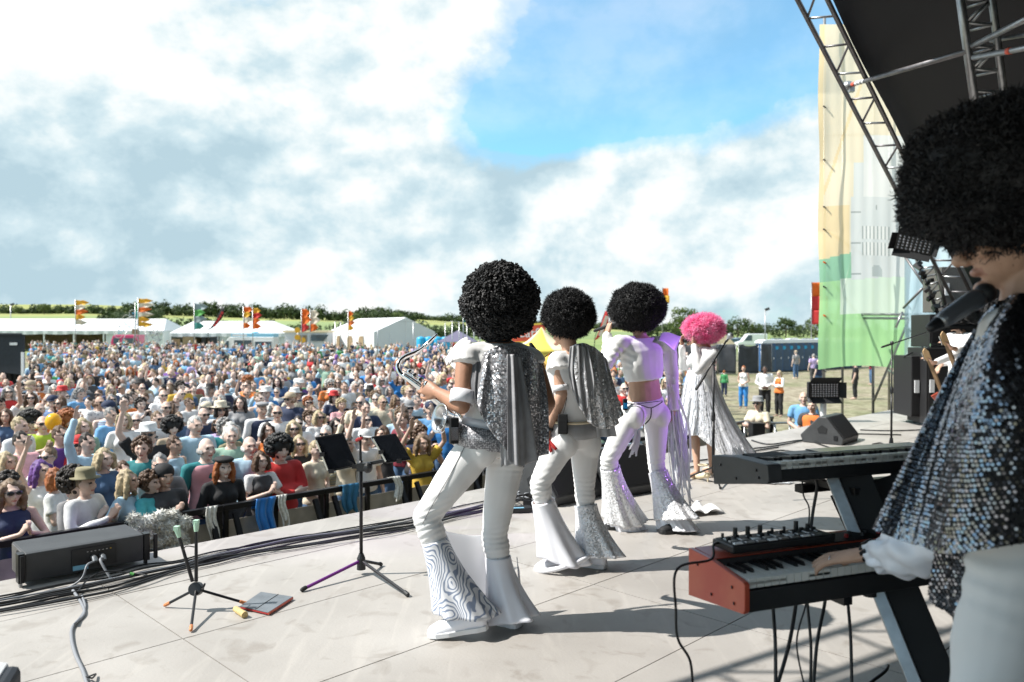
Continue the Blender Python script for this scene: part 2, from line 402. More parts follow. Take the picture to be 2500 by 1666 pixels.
def ground_mat():
    m = bpy.data.materials.new('dry_grass_ground'); m.use_nodes = True
    N, L = NT(m.node_tree); out = N('ShaderNodeOutputMaterial'); b = N('ShaderNodeBsdfPrincipled'); L(b.outputs[0], out.inputs[0])
    tc = N('ShaderNodeTexCoord')
    def nz(s, d=6, st=(1, 1, 1)):
        mp = N('ShaderNodeMapping'); mp.inputs['Scale'].default_value = st; L(tc.outputs['Object'], mp.inputs[0])
        n = N('ShaderNodeTexNoise'); n.inputs['Scale'].default_value = s; n.inputs['Detail'].default_value = d; L(mp.outputs[0], n.inputs['Vector']); return n.outputs[0]
    base = ramp(N, L, nz(.28, 8), [(.36, (.33, .29, .21)), (.52, (.27, .255, .16)), (.66, (.17, .19, .085))])
    fine = ramp(N, L, nz(3.5, 8), [(.42, (.30, .24, .15)), (.58, (1, 1, 1))])
    mx = N('ShaderNodeMix', data_type='RGBA', blend_type='MULTIPLY'); mx.inputs[0].default_value = .55; L(base, mx.inputs[6]); L(fine, mx.inputs[7])
    # beyond the arena the turf turns to green pasture
    g = N('ShaderNodeSeparateXYZ'); L(tc.outputs['Object'], g.inputs[0])
    far = ramp(N, L, mth(N, L, 'DIVIDE', mth(N, L, 'ADD', g.outputs[1], mth(N, L, 'MULTIPLY', nz(.02, 3), 40.0)), 400.0), [(.24, (0, 0, 0)), (.34, (1, 1, 1))])
    green = ramp(N, L, nz(.05, 8), [(.4, (.14, .20, .055)), (.6, (.22, .27, .09))])
    m2 = N('ShaderNodeMix', data_type='RGBA'); L(far, m2.inputs[0]); L(mx.outputs[2], m2.inputs[6]); L(green, m2.inputs[7])
    L(m2.outputs[2], b.inputs['Base Color']); b.inputs['Roughness'].default_value = .95
    bp = N('ShaderNodeBump'); bp.inputs['Strength'].default_value = .5; bp.inputs['Distance'].default_value = .05; L(nz(9, 6), bp.inputs['Height']); L(bp.outputs[0], b.inputs['Normal'])
    M['ground'] = m
    m = bpy.data.materials.new('hill_fields'); m.use_nodes = True
    N, L = NT(m.node_tree); out = N('ShaderNodeOutputMaterial'); b = N('ShaderNodeBsdfPrincipled'); L(b.outputs[0], out.inputs[0])
    tc = N('ShaderNodeTexCoord')
    n = N('ShaderNodeTexNoise'); n.inputs['Scale'].default_value = .012; n.inputs['Detail'].default_value = 8
    mp = N('ShaderNodeMapping'); mp.inputs['Scale'].default_value = (1, .25, 1); L(tc.outputs['Object'], mp.inputs[0]); L(mp.outputs[0], n.inputs['Vector'])
    g = N('ShaderNodeSeparateXYZ'); L(tc.outputs['Object'], g.inputs[0])
    yy = mth(N, L, 'ADD', g.outputs[1], mth(N, L, 'MULTIPLY', g.outputs[0], -.25))
    bands = ramp(N, L, mth(N, L, 'DIVIDE', yy, 1400.0), [(.0, (.13, .20, .055)), (.42, (.22, .285, .11)), (.475, (.23, .29, .11)), (.50, (.30, .32, .10)), (.9, (.30, .31, .08))], 'LINEAR')
    mx = N('ShaderNodeMix', data_type='RGBA', blend_type='MULTIPLY'); mx.inputs[0].default_value = .5; L(bands, mx.inputs[6])
    L(ramp(N, L, n.outputs[0], [(.35, (.62, .66, .6)), (.65, (1, 1, 1))]), mx.inputs[7]); L(mx.outputs[2], b.inputs['Base Color']); b.inputs['Roughness'].default_value = .95
    M['hill'] = m
    m = bpy.data.materials.new('deck_board'); m.use_nodes = True
    N, L = NT(m.node_tree); out = N('ShaderNodeOutputMaterial'); b = N('ShaderNodeBsdfPrincipled'); L(b.outputs[0], out.inputs[0])
    tc = N('ShaderNodeTexCoord'); g = N('ShaderNodeNewGeometry'); oi = N('ShaderNodeObjectInfo')
    def nz2(s, d=6, st=(1, 1, 1), ds=0):
        mp = N('ShaderNodeMapping'); mp.inputs['Scale'].default_value = st; mp.inputs['Rotation'].default_value = (0, 0, R(45)); L(g.outputs['Position'], mp.inputs[0])
        n = N('ShaderNodeTexNoise'); n.inputs['Scale'].default_value = s; n.inputs['Detail'].default_value = d; n.inputs['Distortion'].default_value = ds; L(mp.outputs[0], n.inputs['Vector']); return n.outputs[0]
    base = ramp(N, L, nz2(1.4, 8), [(.3, (.32, .30, .278)), (.7, (.425, .402, .376))])
    scuff = ramp(N, L, nz2(14, 8, (1, .12, 1), .6), [(.55, (0, 0, 0)), (.72, (1, 1, 1))])
    m1 = N('ShaderNodeMix', data_type='RGBA'); L(mth(N, L, 'MULTIPLY', scuff, .30), m1.inputs[0]); L(base, m1.inputs[6]); m1.inputs[7].default_value = (.52, .49, .45, 1)
    dirt = ramp(N, L, nz2(5.5, 9, (1, 1, 1), 1.0), [(.56, (0, 0, 0)), (.70, (1, 1, 1))])
    m2 = N('ShaderNodeMix', data_type='RGBA'); L(mth(N, L, 'MULTIPLY', dirt, .42), m2.inputs[0]); L(m1.outputs[2], m2.inputs[6]); m2.inputs[7].default_value = (.19, .16, .13, 1)
    spk = ramp(N, L, nz2(70, 3), [(.70, (0, 0, 0)), (.74, (1, 1, 1))])
    m3 = N('ShaderNodeMix', data_type='RGBA'); L(mth(N, L, 'MULTIPLY', spk, .5), m3.inputs[0]); L(m2.outputs[2], m3.inputs[6]); m3.inputs[7].default_value = (.18, .15, .12, 1)
    hv = N('ShaderNodeMix', data_type='RGBA', blend_type='MULTIPLY'); hv.inputs[0].default_value = 1; L(m3.outputs[2], hv.inputs[6])
    L(ramp(N, L, oi.outputs['Random'], [(0, (.93, .93, .93)), (1, (1.0, 1.0, 1.0))]), hv.inputs[7])
    L(hv.outputs[2], b.inputs['Base Color']); b.inputs['Roughness'].default_value = .55
    bp = N('ShaderNodeBump'); bp.inputs['Strength'].default_value = .12; bp.inputs['Distance'].default_value = .01; L(nz2(60, 6), bp.inputs['Height']); L(bp.outputs[0], b.inputs['Normal'])
    M['deck'] = m
ground_mat()
# ------------------------------------------------------------------ ground, hills, stage
g = MB(); g.box((0, 0, GZ - .5), (7000, 7000, 1.0)); tag(ob('ground', g, M['ground']), kind='structure')
HPROF = [(130, GZ - .4), (190, GZ - .2), (300, 2.6), (450, 6.5), (600, 11.6), (800, 22), (1000, 33.0), (1300, 42), (1800, 40), (3000, 20)]
def hprof(d):
    for (a, za), (b, zb) in zip(HPROF, HPROF[1:]):
        if d <= b: return lerp(za, zb, max(0, (d - a) / (b - a)))
    return HPROF[-1][1]
HW = [(-1200, .75), (-300, .95), (0, 1.0), (220, 1.0), (420, .86), (620, .72), (830, .60), (1010, .48), (1130, .36), (1300, .22), (1560, .06), (1700, 0), (3600, 0)]
def hw(px):
    for (a, wa), (b, wb) in zip(HW, HW[1:]):
        if px <= b: return lerp(wa, wb, max(0, (px - a) / (b - a)))
    return 0
def hill_z(px, d):
    w = hw(px); z = hprof(d)
    return lerp(min(z, GZ - .4), z, w) if z > GZ else z
def hill_pt(px, d): 
    return V(((px - 1250) / F_PX * d, d, hill_z(px, d)))
h = MB(); ds = [130, 160, 190, 220, 260, 300, 350, 400, 450, 500, 550, 600, 660, 720, 800, 880, 960, 1040, 1150, 1300, 1500, 1800, 2300, 3000]
h.grid(lambda a, b: hill_pt(-1200 + 4600 * a, ds[min(len(ds) - 1, round(b * (len(ds) - 1)))]), 130, len(ds) - 1)
tag(ob('hills', h, M['hill'], smooth=True), kind='structure')
# stage: substructure and single deck boards, 2.08 m x 0.9 m like the joints in the photograph
VE, UE0 = 5.58, 1.61
sf = MB(); sf.prism([(-8, -4.2), (17.2, -4.2), (17.2, VE - .02), (-8, VE - .02)], (U_DIR, V_DIR, V((0, 0, 1))), (0, 0, GZ), -GZ - .03)
stage = tag(ob('stage_platform', sf, M['black_matte']), kind='structure')
ws = []; v = 3.0
vs_ = [VE, 4.80, 3.90, 3.0, 2.1, 1.2, .3, -.6, -1.5, -2.4]
def board_mesh(l, w):
    b = MB(); b.box((0, 0, -.014), (l - .007, w - .007, .028)); return b.mesh('floor_panel', [M['deck']])
bm_cache = {}
pr = random.Random(3)
for iu in range(-4, 8):
    for va, vb in zip(vs_, vs_[1:]):
        k = round(va - vb, 3)
        if k not in bm_cache: bm_cache[k] = board_mesh(2.08, k)
        o = bpy.data.objects.new('floor_panel', bm_cache[k]); link(o, stage)
        o.location = UV(UE0 + 2.08 * iu + 1.04, (va + vb) / 2, pr.uniform(-.0015, .0)); o.rotation_euler = (0, 0, R(45))
# ------------------------------------------------------------------ stage roof
UB = 14.5
def roof_pt(s, v, dz=0):
    z = 1.73 + .572 * s if s <= 8.5 else 6.6 - .52 * (s - 8.5)
    return UV(UB - s, v, z + dz)
VR = 3.75
roof = thing('stage_roof', 'black fabric stage roof stretched over silver trusses above the band', 'stage roof', UV(6, 0))
rf = MB()
def roof_sag(a, b):
    s = -.6 + a * 16.8; v = VR - .03 - b * 8.2
    return roof_pt(s, v, .10 - .10 * math.sin(math.pi * ((b * 4) % 1)) + .05 * math.sin(s * 2.1))
rf.grid(roof_sag, 60, 24); ob('roof_fabric', rf, M['roof_fabric'], roof, smooth=True, solid=.006)
wl = MB(); wl.grid(lambda a, b: UV(UB + .5 + .05 * math.sin(b * 9), VR - .3 - a * 7.6, .05 + b * 1.68), 16, 8)
ob('side_wall', wl, M['roof_fabric'], roof, smooth=True, solid=.006)
bw = MB(); bw.grid(lambda a, b: UV(UB - .2 - a * 16.9, -4.35 + .06 * math.sin(a * 60), .02 + b * (min(1.73 + .572 * (.2 + a * 16.9), 6.6 - .52 * max(0, .2 + a * 16.9 - 8.5)) - .02)), 60, 6)
ob('back_wall', bw, M['roof_fabric'], roof, smooth=True, solid=.006)  # unseen behind the camera, its length set to darken the cape's reflections
def truss(parent, path_a, path_b, n, r=.028, rb=.014, mat='dull_steel', name='truss_chord'):
    for pth in (path_a, path_b):
        t = MB(); t.tube(pth, r, 10); ob(name, t, M[mat], parent, smooth=True)
    A, B = V(path_a[0]), V(path_a[-1]); Cc, D = V(path_b[0]), V(path_b[-1])
    pts = []
    for i in range(n):
        k0, k1 = i / n, (i + .5) / n
        p = lerp(A, B, k0); q = lerp(Cc, D, k0 + .10 / n); p2 = lerp(A, B, k1)
        for a, b in ((p, q), (q, p2)):
            t = MB(); t.tube([lerp(a, b, .02), lerp(a, b, .98)], rb, 8); ob('truss_brace', t, M[mat], parent, smooth=True)
        t = MB(); qq = lerp(Cc, D, (i + .62) / n); t.tube([p2, qq], rb, 8); ob('truss_brace', t, M['steel'], parent, smooth=True)
tr = thing('roof_truss', 'sloping silver lattice truss along the open front edge of the roof', 'truss', UV(UB, 4.03), 'roof trusses')
truss(tr, [roof_pt(8.5, 4.03), roof_pt(-.1, 4.03)], [roof_pt(8.5, VR, .03), roof_pt(-.1, VR, .03)], 11)
tr2 = thing('roof_truss', 'front roof truss on the near side, above the audience end, mostly out of view', 'truss', UV(-3, 4.03), 'roof trusses')
truss(tr2, [roof_pt(8.5, 4.03), roof_pt(16.2, 4.03)], [roof_pt(8.5, VR, .03), roof_pt(16.2, VR, .03)], 12)
tr3 = thing('roof_truss', 'steep triangular truss behind the afro of the keyboard player', 'truss', UV(8, 2.4), 'roof trusses')
a0, a1 = P(2330, -120, 7.0), P(2392, 330, 7.5)
dx = V((.24, -.05, .02)); dy = V((.12, .22, .0))
truss(tr3, [a0, a1], [a0 + dx, a1 + dx], 4, .034, .016, 'steel'); truss(tr3, [a0 + dy, a1 + dy], [a0 + dx, a1 + dx], 4, .030, .014, 'steel')
def pole(a, b, r=.024, mat='steel', parent=None, name='scaffold_pole'):
    t = MB(); t.tube([a, b], r, 10); return ob(name, t, M[mat], parent, smooth=True)
pt_ = thing('roof_tube', 'silver tube with a red and white taped end crossing under the black roof', 'tube', P(2085, 205, 9.99), 'tubes under the roof')
A_, B_ = P(2070, 210, 10.02), P(2362, 126, 7.25)
pole(A_, B_, .026, 'dull_steel', pt_, 'tube_body')
for k0, k1, mm in ((.055, .085, 'sign_red'), (.095, .12, 'white_plastic'), (.13, .15, 'white_plastic'), (.165, .185, 'white_plastic')):
    pole(lerp(A_, B_, k0), lerp(A_, B_, k1), .0275, mm, pt_, 'tape_band')
cl = MB(); cl.ell(A_, (.07, .07, .06)); cl.box(A_ + V((.02, -.06, -.05)), (.06, .06, .09)); ob('clamp', cl, M['steel'], pt_)
for i, (a, b, lab) in enumerate((((2376, 112, 7.2), (2620, -10, 5.6), 'upper silver tube running to the right from the steep truss'), ((2378, 141, 7.2), (2640, 92, 5.8), 'lower silver tube with a red band running right from the steep truss'), ((2420, 100, 7.4), (2640, 62, 6.2), 'thin tube between two others at the steep truss'))):
    t_ = thing('roof_tube', lab, 'tube', P(*a), 'tubes under the roof'); pole(P(*a), P(*b), .026 if i < 2 else .02, 'steel', t_, 'tube_body')
    if i == 1: pole(lerp(P(*a), P(*b), .36), lerp(P(*a), P(*b), .40), .028, 'sign_red', t_, 'tape_band')
# ------------------------------------------------------------------ printed scrim banner on a scaffold tower
def vinyl(name, col, tr=.45, al=.0):
    m = bpy.data.materials.new(name); m.use_nodes = True
    N, L = NT(m.node_tree); out = N('ShaderNodeOutputMaterial')
    d = N('ShaderNodeBsdfDiffuse'); d.inputs[0].default_value = (*col, 1); t = N('ShaderNodeBsdfTranslucent'); t.inputs[0].default_value = (*col, 1)
    x = N('ShaderNodeMixShader'); x.inputs[0].default_value = tr; L(d.outputs[0], x.inputs[1]); L(t.outputs[0], x.inputs[2])
    tp = N('ShaderNodeBsdfTransparent'); y = N('ShaderNodeMixShader'); y.inputs[0].default_value = al; L(x.outputs[0], y.inputs[1]); L(tp.outputs[0], y.inputs[2]); L(y.outputs[0], out.inputs[0])
    M[name] = m; return m
bcols = [('bn_cream', (.97, .86, .63)), ('bn_yellow', (.97, .77, .44)), ('bn_white', (.93, .93, .88)), ('bn_teal', (.34, .66, .42)), ('bn_green', (.48, .84, .40)), ('bn_pale', (.78, .92, .74)), ('bn_stone', (.80, .83, .80)), ('bn_line', (.42, .46, .44)), ('bn_door', (.55, .60, .58))]
for k, c in bcols: vinyl(k, c, .64, .09)
def bzone(x, y):
    if 2128 < x < 2153 and (652 < y < 681) and ((x - 2140) ** 2 / 150 + max(0, 664 - y) ** 2 / 150 < 1): return 8
    if 2104 < x < 2172 and 556 < y < 628 and not (589 < y < 596):
        return 7 if int((x - 2104) / 3.03) % 3 == 0 else 2
    if 2104 < x < 2174 and 626 < y < 629: return 7
    if 2137 < x < 2141 and 504 < y < 518: return 7
    if x > 2078 and 484 < y < 690 - (x - 2078) * .12:
        if x < 2102 and int(y - 484) % 38 < 2: return 7
        return 6
    if 2083 < x < 2108 and 400 < y <= 484: return 6
    if y > 690 - (x - 2000) * .08: return 5 if (y < 772 and x > 2050) else 4
    if x <= 2078 and y > 634 - (x - 2000) * .16: return 3
    if x > 2108 and y < 484: return 2 if y > 330 else 0
    return 1 if (x < 2012 or (y > 505 and x < 2076) or (abs((x - 2060) - (y - 330) * -.35) < 4)) else 0
bn = MB(); NX, NY = 70, 210
def bpos(a, b):
    px = 1999 + 212 * a; ytop, ybot = 60, 903 - 10 * math.sin(math.pi * a) ; py = lerp(ytop, ybot, b)
    fold = .022 * math.sin(px * .05 + py * .012) + .03 * math.sin((px + py * .35) * .031) + .008 * math.sin(px * .21)
    tight = .06 * abs(math.sin((py - 60) / 843 * math.pi * 5)) * (1 - a) ** 3
    return P(px + 2 * (1 - a) ** 2 * math.sin(py * .02), py, 14.2 + 1.5 * a + fold + tight)
bn.grid(bpos, NX, NY)
bn.m = [bzone(1999 + 212 * ((k % NX) + .5) / NX, 60 + 840 * ((k // NX) + .5) / NY) for k in range(NX * NY)]
ban = thing('banner', 'tall translucent scrim printed with a pale church tower over yellow and green', 'banner', P(2105, 905, 15))
ob('scrim_fabric', bn, [M[k] for k, _ in bcols], ban, smooth=True)
for py in (130, 260, 390, 505, 560, 640, 700, 770, 905):
    e = MB(); e.tube([P(2011, py, 14.15), P(2016, py + 3, 14.45)], .015, 6); ob('cable_tie', e, M['f_orange'] if py in (640, 770) else M['black_plastic'], ban)
sc = thing('scaffold_tower', 'silver scaffold poles standing behind the translucent church tower banner', 'scaffold', V((6.6, 15.6, GZ)))
zb = GZ
for px, d, top in ((2013, 14.6, 40), (2133, 15.5, 60), (2209, 16.1, 300), (2172, 17, 60), (2058, 16.4, 60)):
    p = P(px, 900, d); q = P(px, top, d); pole(V((p.x, p.y, zb)), q, .026, 'steel', sc)
for (a, b) in (((2000, 768, 15.45), (2420, 768, 13.6)), ((2000, 776, 15.5), (2420, 780, 13.7)), ((2013, 880, 15.45), (2100, 560, 15.5)), ((2133, 980, 15.45), (2275, 650, 15.0)), ((2105, 780, 15.4), (2010, 660, 15.4)), ((2090, 770, 15.6), (2210, 905, 15.5)), ((2013, 560, 15.45), (2133, 640, 15.45)), ((2013, 330, 15.45), (2133, 330, 15.45))):
    pole(P(*a), P(*b), .024, 'steel', sc)
for (a, b) in (((2170, 905, 14.2), (2265, 965, 12.9)), ((2205, 620, 14.2), (2262, 705, 13.8)), ((2206, 752, 14.2), (2252, 705, 13.6)), ((2187, 800, 14.2), (2203, 762, 14.2))):
    pole(P(*a), P(*b), .022, 'steel' if a[0] < 2200 else 'dull_steel', sc, 'brace_pole')
vinyl('scrim_blue', (.52, .70, .80), .5, .30)
sb = MB(); sb.grid(lambda a, b: P(2208 + 190 * a, 560 + 440 * b, 14.4 - a * 1.1 + .03 * math.sin(a * 30 + b * 3)), 30, 20)
tag(ob('scrim_panel', sb, M['scrim_blue'], smooth=True), 'pale blue translucent scrim hanging right of the banner, behind the truss leg', 'scrim')
# truss leg hardware on the lower part of the roof truss
leg = thing('truss_leg', 'silver lattice leg leaning down towards the loudspeaker stack', 'truss', P(2330, 790, 12.9), 'roof trusses')
truss(leg, [P(2232, 618, 12.4), P(2292, 772, 12.9)], [P(2272, 605, 12.3), P(2312, 760, 12.8)], 4, .03, .014, 'steel')
ck = MB()
for q in range(14):
    p = lerp(P(2240, 625, 12.25), P(2292, 760, 12.7), q / 13) + V((rnd.uniform(-.06, .08), 0, rnd.uniform(-.05, .05)))
    ck.box(p, (rnd.uniform(.04, .10), .05, rnd.uniform(.05, .13)), Euler((rnd.random(), rnd.random() * 2, rnd.random() * 3)).to_matrix())
ob('rigging_clamps', ck, M['black_metal'], leg)['kind'] = 'stuff'
# ------------------------------------------------------------------ vegetation
def leafcards(mb, c, r, n, s, rr, squash=.8):
    c = V(c)
    for _ in range(n):
        while True:
            q = V((rr.uniform(-1, 1), rr.uniform(-1, 1), rr.uniform(-1, 1)))
            if .25 < q.length < 1: break
        q = q * (.55 + .45 * q.length)
        p = c + V((q.x * r[0], q.y * r[1], q.z * r[2]))
        n_ = (q.normalized() + V((rr.uniform(-1, 1), rr.uniform(-1, 1), rr.uniform(-1, 1))) * .7).normalized()
        x = n_.cross(V((rr.uniform(-1, 1), rr.uniform(-1, 1), rr.uniform(-1, 1)))).normalized(); y = n_.cross(x)
        a = s * rr.uniform(.6, 1.3)
        mb.add([p - x * a, p + y * a * .6 - x * a * .2, p + x * a, p - y * a * .7 + x * a * .1], [(0, 1, 2, 3)])
def tree_parts(seed, h, w, leaf=.34, n=900):
    rr = random.Random(seed); tk = MB(); cr = MB()
    tk.tube([(0, 0, 0), (.05 * w, 0, h * .25), (0, .04 * w, h * .5), (.03 * w, 0, h * .8)], [h * .028, h * .022, h * .016, h * .006], 8)
    lobes = []
    for i in range(9):
        a = i * 2.4 + rr.uniform(-.4, .4); zz = rr.uniform(.38, .86); rad = w * .33 * (1.15 - abs(zz - .55))
        lobes.append((V((math.cos(a) * rad, math.sin(a) * rad, zz * h)), rr.uniform(.16, .27) * w))
        tk.tube([(0, 0, h * rr.uniform(.2, .45)), lobes[-1][0] * .9], [h * .012, h * .004], 5)
    lobes.append((V((0, 0, h * .84)), w * .24)); lobes.append((V((0, 0, h * .5)), w * .34))
    for c, r in lobes:
        leafcards(cr, c, (r, r, r * .8), n // len(lobes), leaf, rr)
    return tk.mesh('trunk', [M['trunk']]), cr
def make_tree(seed, h, w, mat, leaf, n, loc, label, group, cat='tree', name='tree'):
    tk, cr = tree_parts(seed, h, w, leaf, n)
    t = thing(name, label, cat, loc, group)
    for nm, me in (('trunk', tk), ('crown', cr.mesh('crown', [M[mat]]))):
        o = bpy.data.objects.new(nm, me); C.objects.link(o); o.parent = t
    return t
def at_ground(px, d): return V(((px - 1250) / F_PX * d, d, GZ))
make_tree(1, 9.6, 8.0, 'leaf', .34, 1500, at_ground(1672, 230), 'round green tree standing just left of the pink wig', 'trees beyond the field')
protos = [make_tree(11 + i, 7.5, 7.5 + i, 'leaf' if i % 2 else 'leaf_dark', .42, 700, at_ground(px, 292), lab, 'trees beyond the field') for i, (px, lab) in enumerate(((1918, 'tallest bushy tree of the far row, right of the lamp mast'), (1990, 'broad tree at the far field edge beside the green scrim'), (1800, 'low bushy tree right of the pink wig, far field edge')))]
tl = [(1760, .62, 'small tree between the pink wig and the white van'), (1838, .74, 'pale thin tree at the far field edge left of the lamp mast'), (1872, .7, 'low tree directly behind the lamp mast'), (1955, .66, 'low round tree right of the tallest bushy tree'), (1648, .8, 'dark tree partly behind the third singer'), (1725, .6, 'low tree just above the pink wig'), (1782, .5, 'lowest bush of the far row above the white van'), (2030, .8, 'tree showing faintly through the green scrim')]
for i, (px, s, lab) in enumerate(tl):
    o = copy_tree(protos[i % 3], at_ground(px, 288 + 9 * (i % 4)), i * 1.3, scale=s); o['label'] = lab
def hedge(name, label, pts, w, h, n, leaf, mat, group=None, kind=None, seed=5, cat='hedge'):
    rr = random.Random(seed); mb = MB(); tot = len(pts) - 1
    for i in range(tot):
        a, b = V(pts[i]), V(pts[i + 1]); k = max(1, int((b - a).length / (w * (.36 if kind else .5))))
        for j in range(k):
            p = lerp(a, b, (j + rr.random()) / k); hh = h * rr.uniform(.55, 1.25); ww = w * rr.uniform(.8, 1.3)
            leafcards(mb, p + V((0, rr.uniform(-1, 1) * w * .3, hh * .5)), (ww * .6, ww * .5, hh * .55), max(4, int(n * hh / h)), leaf * rr.uniform(.8, 1.2), rr)
    o = ob(name, mb, M[mat])
    return tag(o, None if kind else label, None if kind else cat, group, kind)
H = lambda px, d, dz=-.5: hill_pt(px, d) + V((0, 0, dz))
hedge('hedge', 'long dark hedge along the far edge of the flat field on the right', [at_ground(x, 300) for x in (1560, 1760, 1960, 2160, 2460)], 6, 4.4, 130, .55, 'leaf_dark', 'far hedges', seed=2)
hedge('far_wood', '', [H(x, 690) for x in (330, 470, 640, 760, 900, 1010)], 9, 11.5, 170, 1.3, 'leaf_dark', kind='stuff', seed=3)
hedge('far_wood', '', [H(x, 660) for x in (-160, 0, 180, 330)], 8, 7.0, 120, 1.0, 'leaf_dark', kind='stuff', seed=4)
hedge('far_wood', '', [H(x, 980) for x in (960, 1150, 1330, 1500, 1640)], 14, 9, 150, 1.6, 'leaf_dark', kind='stuff', seed=6)
hedge('hedge', 'dark slanting hedge running uphill behind the long white marquee', [H(262, 330), H(300, 430), H(360, 560), H(390, 650)], 6, 5, 150, .7, 'leaf_dark', 'far hedges', seed=7)
hedge('hedge', 'low hedge directly behind the white marquees on the left', [H(x, 235) for x in (540, 700, 800, 880, 1010, 1180, 1330)], 5, 4.6, 170, .5, 'leaf_dark', 'far hedges', seed=8)
hedge('hedge', 'bushes between the left marquee roof and the hillside', [H(x, 300) for x in (345, 470, 600)], 5, 4.5, 60, .6, 'leaf_dark', 'far hedges', seed=9)
for i, (px, s, lab) in enumerate(((872, 1.25, 'leftmost tree of the round copse on the hill'), (905, 1.5, 'tallest tree of the round copse on the hill'), (940, 1.42, 'middle tree of the hill copse, left of the tallest gap'), (970, 1.3, 'rounded right hand tree of the hill copse'), (992, .95, 'smallest tree at the right end of the hill copse'), (848, .8, 'small tree at the left foot of the hill copse'))):
    o = copy_tree(protos[(i + 1) % 3], H(px, 470, -1.0), i * .9, scale=s); o['label'] = lab; o['group'] = 'copse on the hill'
for i, (px, d, s, lab) in enumerate(((331, 300, 1.35, 'large dark tree behind the bicycle sculpture'), (108, 640, 1.2, 'bushy tree on the hill hedge above the left marquee'), (565, 700, 1.6, 'tree rising from the wood above the dark feather flag'), (648, 710, 1.3, 'pointed tree on the ridge right of the dark feather flag'), (726, 730, 1.1, 'lone small tree on the ridge between two orange banners'), (45, 650, .9, 'bush on the hill hedge near the lamp post'))):
    o = copy_tree(protos[i % 2], H(px, d, -.6), i * 1.7, scale=s); o['label'] = lab; o['group'] = 'trees on the hill'
# ------------------------------------------------------------------ marquees
def xz(px, d): return (px - 1250) / F_PX * d
def zp(py, d): return EYE - (py - HOR) / F_PX * d
def marquee(label, x0, x1, d, depth, eave, ridge, bays, hip=(2.5, 2.5), solid_from=None):
    t = thing('marquee', label, 'tent', (lerp(x0, x1, .5), d, GZ), 'white marquees')
    r = MB(); ym = d + depth / 2; e = GZ + eave; z = GZ + ridge
    r.add([(x0, d, e), (x1, d, e), (x1, d + depth, e), (x0, d + depth, e), (x0 + hip[0], ym, z), (x1 - hip[1], ym, z)], [(0, 1, 5, 4), (1, 2, 5), (2, 3, 4, 5), (3, 0, 4)])
    ob('roof', r, M['marquee'], t, solid=.03)
    vl = MB(); nn = int((x1 - x0) * 3)
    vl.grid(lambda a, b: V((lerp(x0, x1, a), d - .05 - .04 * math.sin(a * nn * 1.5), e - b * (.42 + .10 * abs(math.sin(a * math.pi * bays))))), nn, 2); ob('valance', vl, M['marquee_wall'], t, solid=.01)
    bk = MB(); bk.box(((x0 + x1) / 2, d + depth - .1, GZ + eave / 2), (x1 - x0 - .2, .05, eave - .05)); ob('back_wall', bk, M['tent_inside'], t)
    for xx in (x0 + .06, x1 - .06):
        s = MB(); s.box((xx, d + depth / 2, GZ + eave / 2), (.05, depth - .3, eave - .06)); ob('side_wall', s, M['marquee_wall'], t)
    w = (x1 - x0) / bays
    for i in range(bays + 1):
        p = MB(); p.box((x0 + .12 + (x1 - x0 - .24) * i / bays, d + .1, GZ + eave / 2 - .02), (.14, .12, eave - .1)); ob('post', p, M['white_plastic'], t)
        if i < bays and solid_from is not None and i in solid_from:
            q = MB(); q.grid(lambda a, b: V((x0 + .2 + w * i + (w - .25) * a, d + .18 + .05 * math.sin(a * 25), GZ + .04 + b * (eave - .1))), 14, 2); ob('wall_panel', q, M['marquee_wall'], t, solid=.02)
    return t
marquee('long white marquee at the left edge with open bays and grey end panels', xz(-260, 110), xz(400, 110), 110, 9, 2.85, 4.55, 9, (2, 1.6), solid_from=(7, 8))
marquee('white marquee behind the ice cream van with a dark doorway', xz(414, 104), xz(706, 104), 104, 8, 2.55, 4.15, 5, (1.6, 3.2), solid_from=(2, 3, 4))
back = MB(); back.box((xz(140, 130), 130, GZ + 3.9), (14, 5, .8)); back.box((xz(140, 130), 127.4, GZ + 3.9), (9, .1, .3), mi=1)
tag(ob('trailer_roof', back, [M['white_plastic'], M['window_glass']]), 'flat white trailer roof with a dark slot showing behind the long marquee', 'trailer')
# dark doorways of the second marquee are things behind: a stall front
dr = thing('stall', 'black doorway panel in the second white marquee', 'doorway', (xz(500, 103.6), 103.6, GZ))
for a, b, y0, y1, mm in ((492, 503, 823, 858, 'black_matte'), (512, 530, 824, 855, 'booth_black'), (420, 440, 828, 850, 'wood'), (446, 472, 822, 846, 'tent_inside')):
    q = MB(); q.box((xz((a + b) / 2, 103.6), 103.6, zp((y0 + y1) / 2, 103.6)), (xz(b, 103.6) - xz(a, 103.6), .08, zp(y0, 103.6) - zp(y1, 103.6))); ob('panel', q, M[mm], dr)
# gable marquee
gm = thing('marquee', 'white marquee with its grey gable end facing the crowd and arched windows', 'tent', (xz(960, 86), 86, GZ), 'white marquees')
ga, gb, gc = V((xz(913, 84), 84, GZ)), V((xz(1062, 92), 92, GZ)), V((xz(800, 95), 95, GZ))
ez, rz_ = 2.75, 4.35
ax = gb - ga; sd = gc - ga; up = V((0, 0, 1)); apex = ga + ax * .5 + up * rz_; ap2 = apex + sd
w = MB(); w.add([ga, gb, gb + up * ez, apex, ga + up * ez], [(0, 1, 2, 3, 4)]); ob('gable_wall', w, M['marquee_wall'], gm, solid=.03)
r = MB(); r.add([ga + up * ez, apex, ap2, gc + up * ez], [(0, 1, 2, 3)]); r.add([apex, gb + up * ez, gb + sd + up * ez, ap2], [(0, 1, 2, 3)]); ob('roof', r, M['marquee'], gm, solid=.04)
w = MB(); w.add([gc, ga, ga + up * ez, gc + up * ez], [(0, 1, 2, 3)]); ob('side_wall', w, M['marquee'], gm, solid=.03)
nrm = ax.normalized()
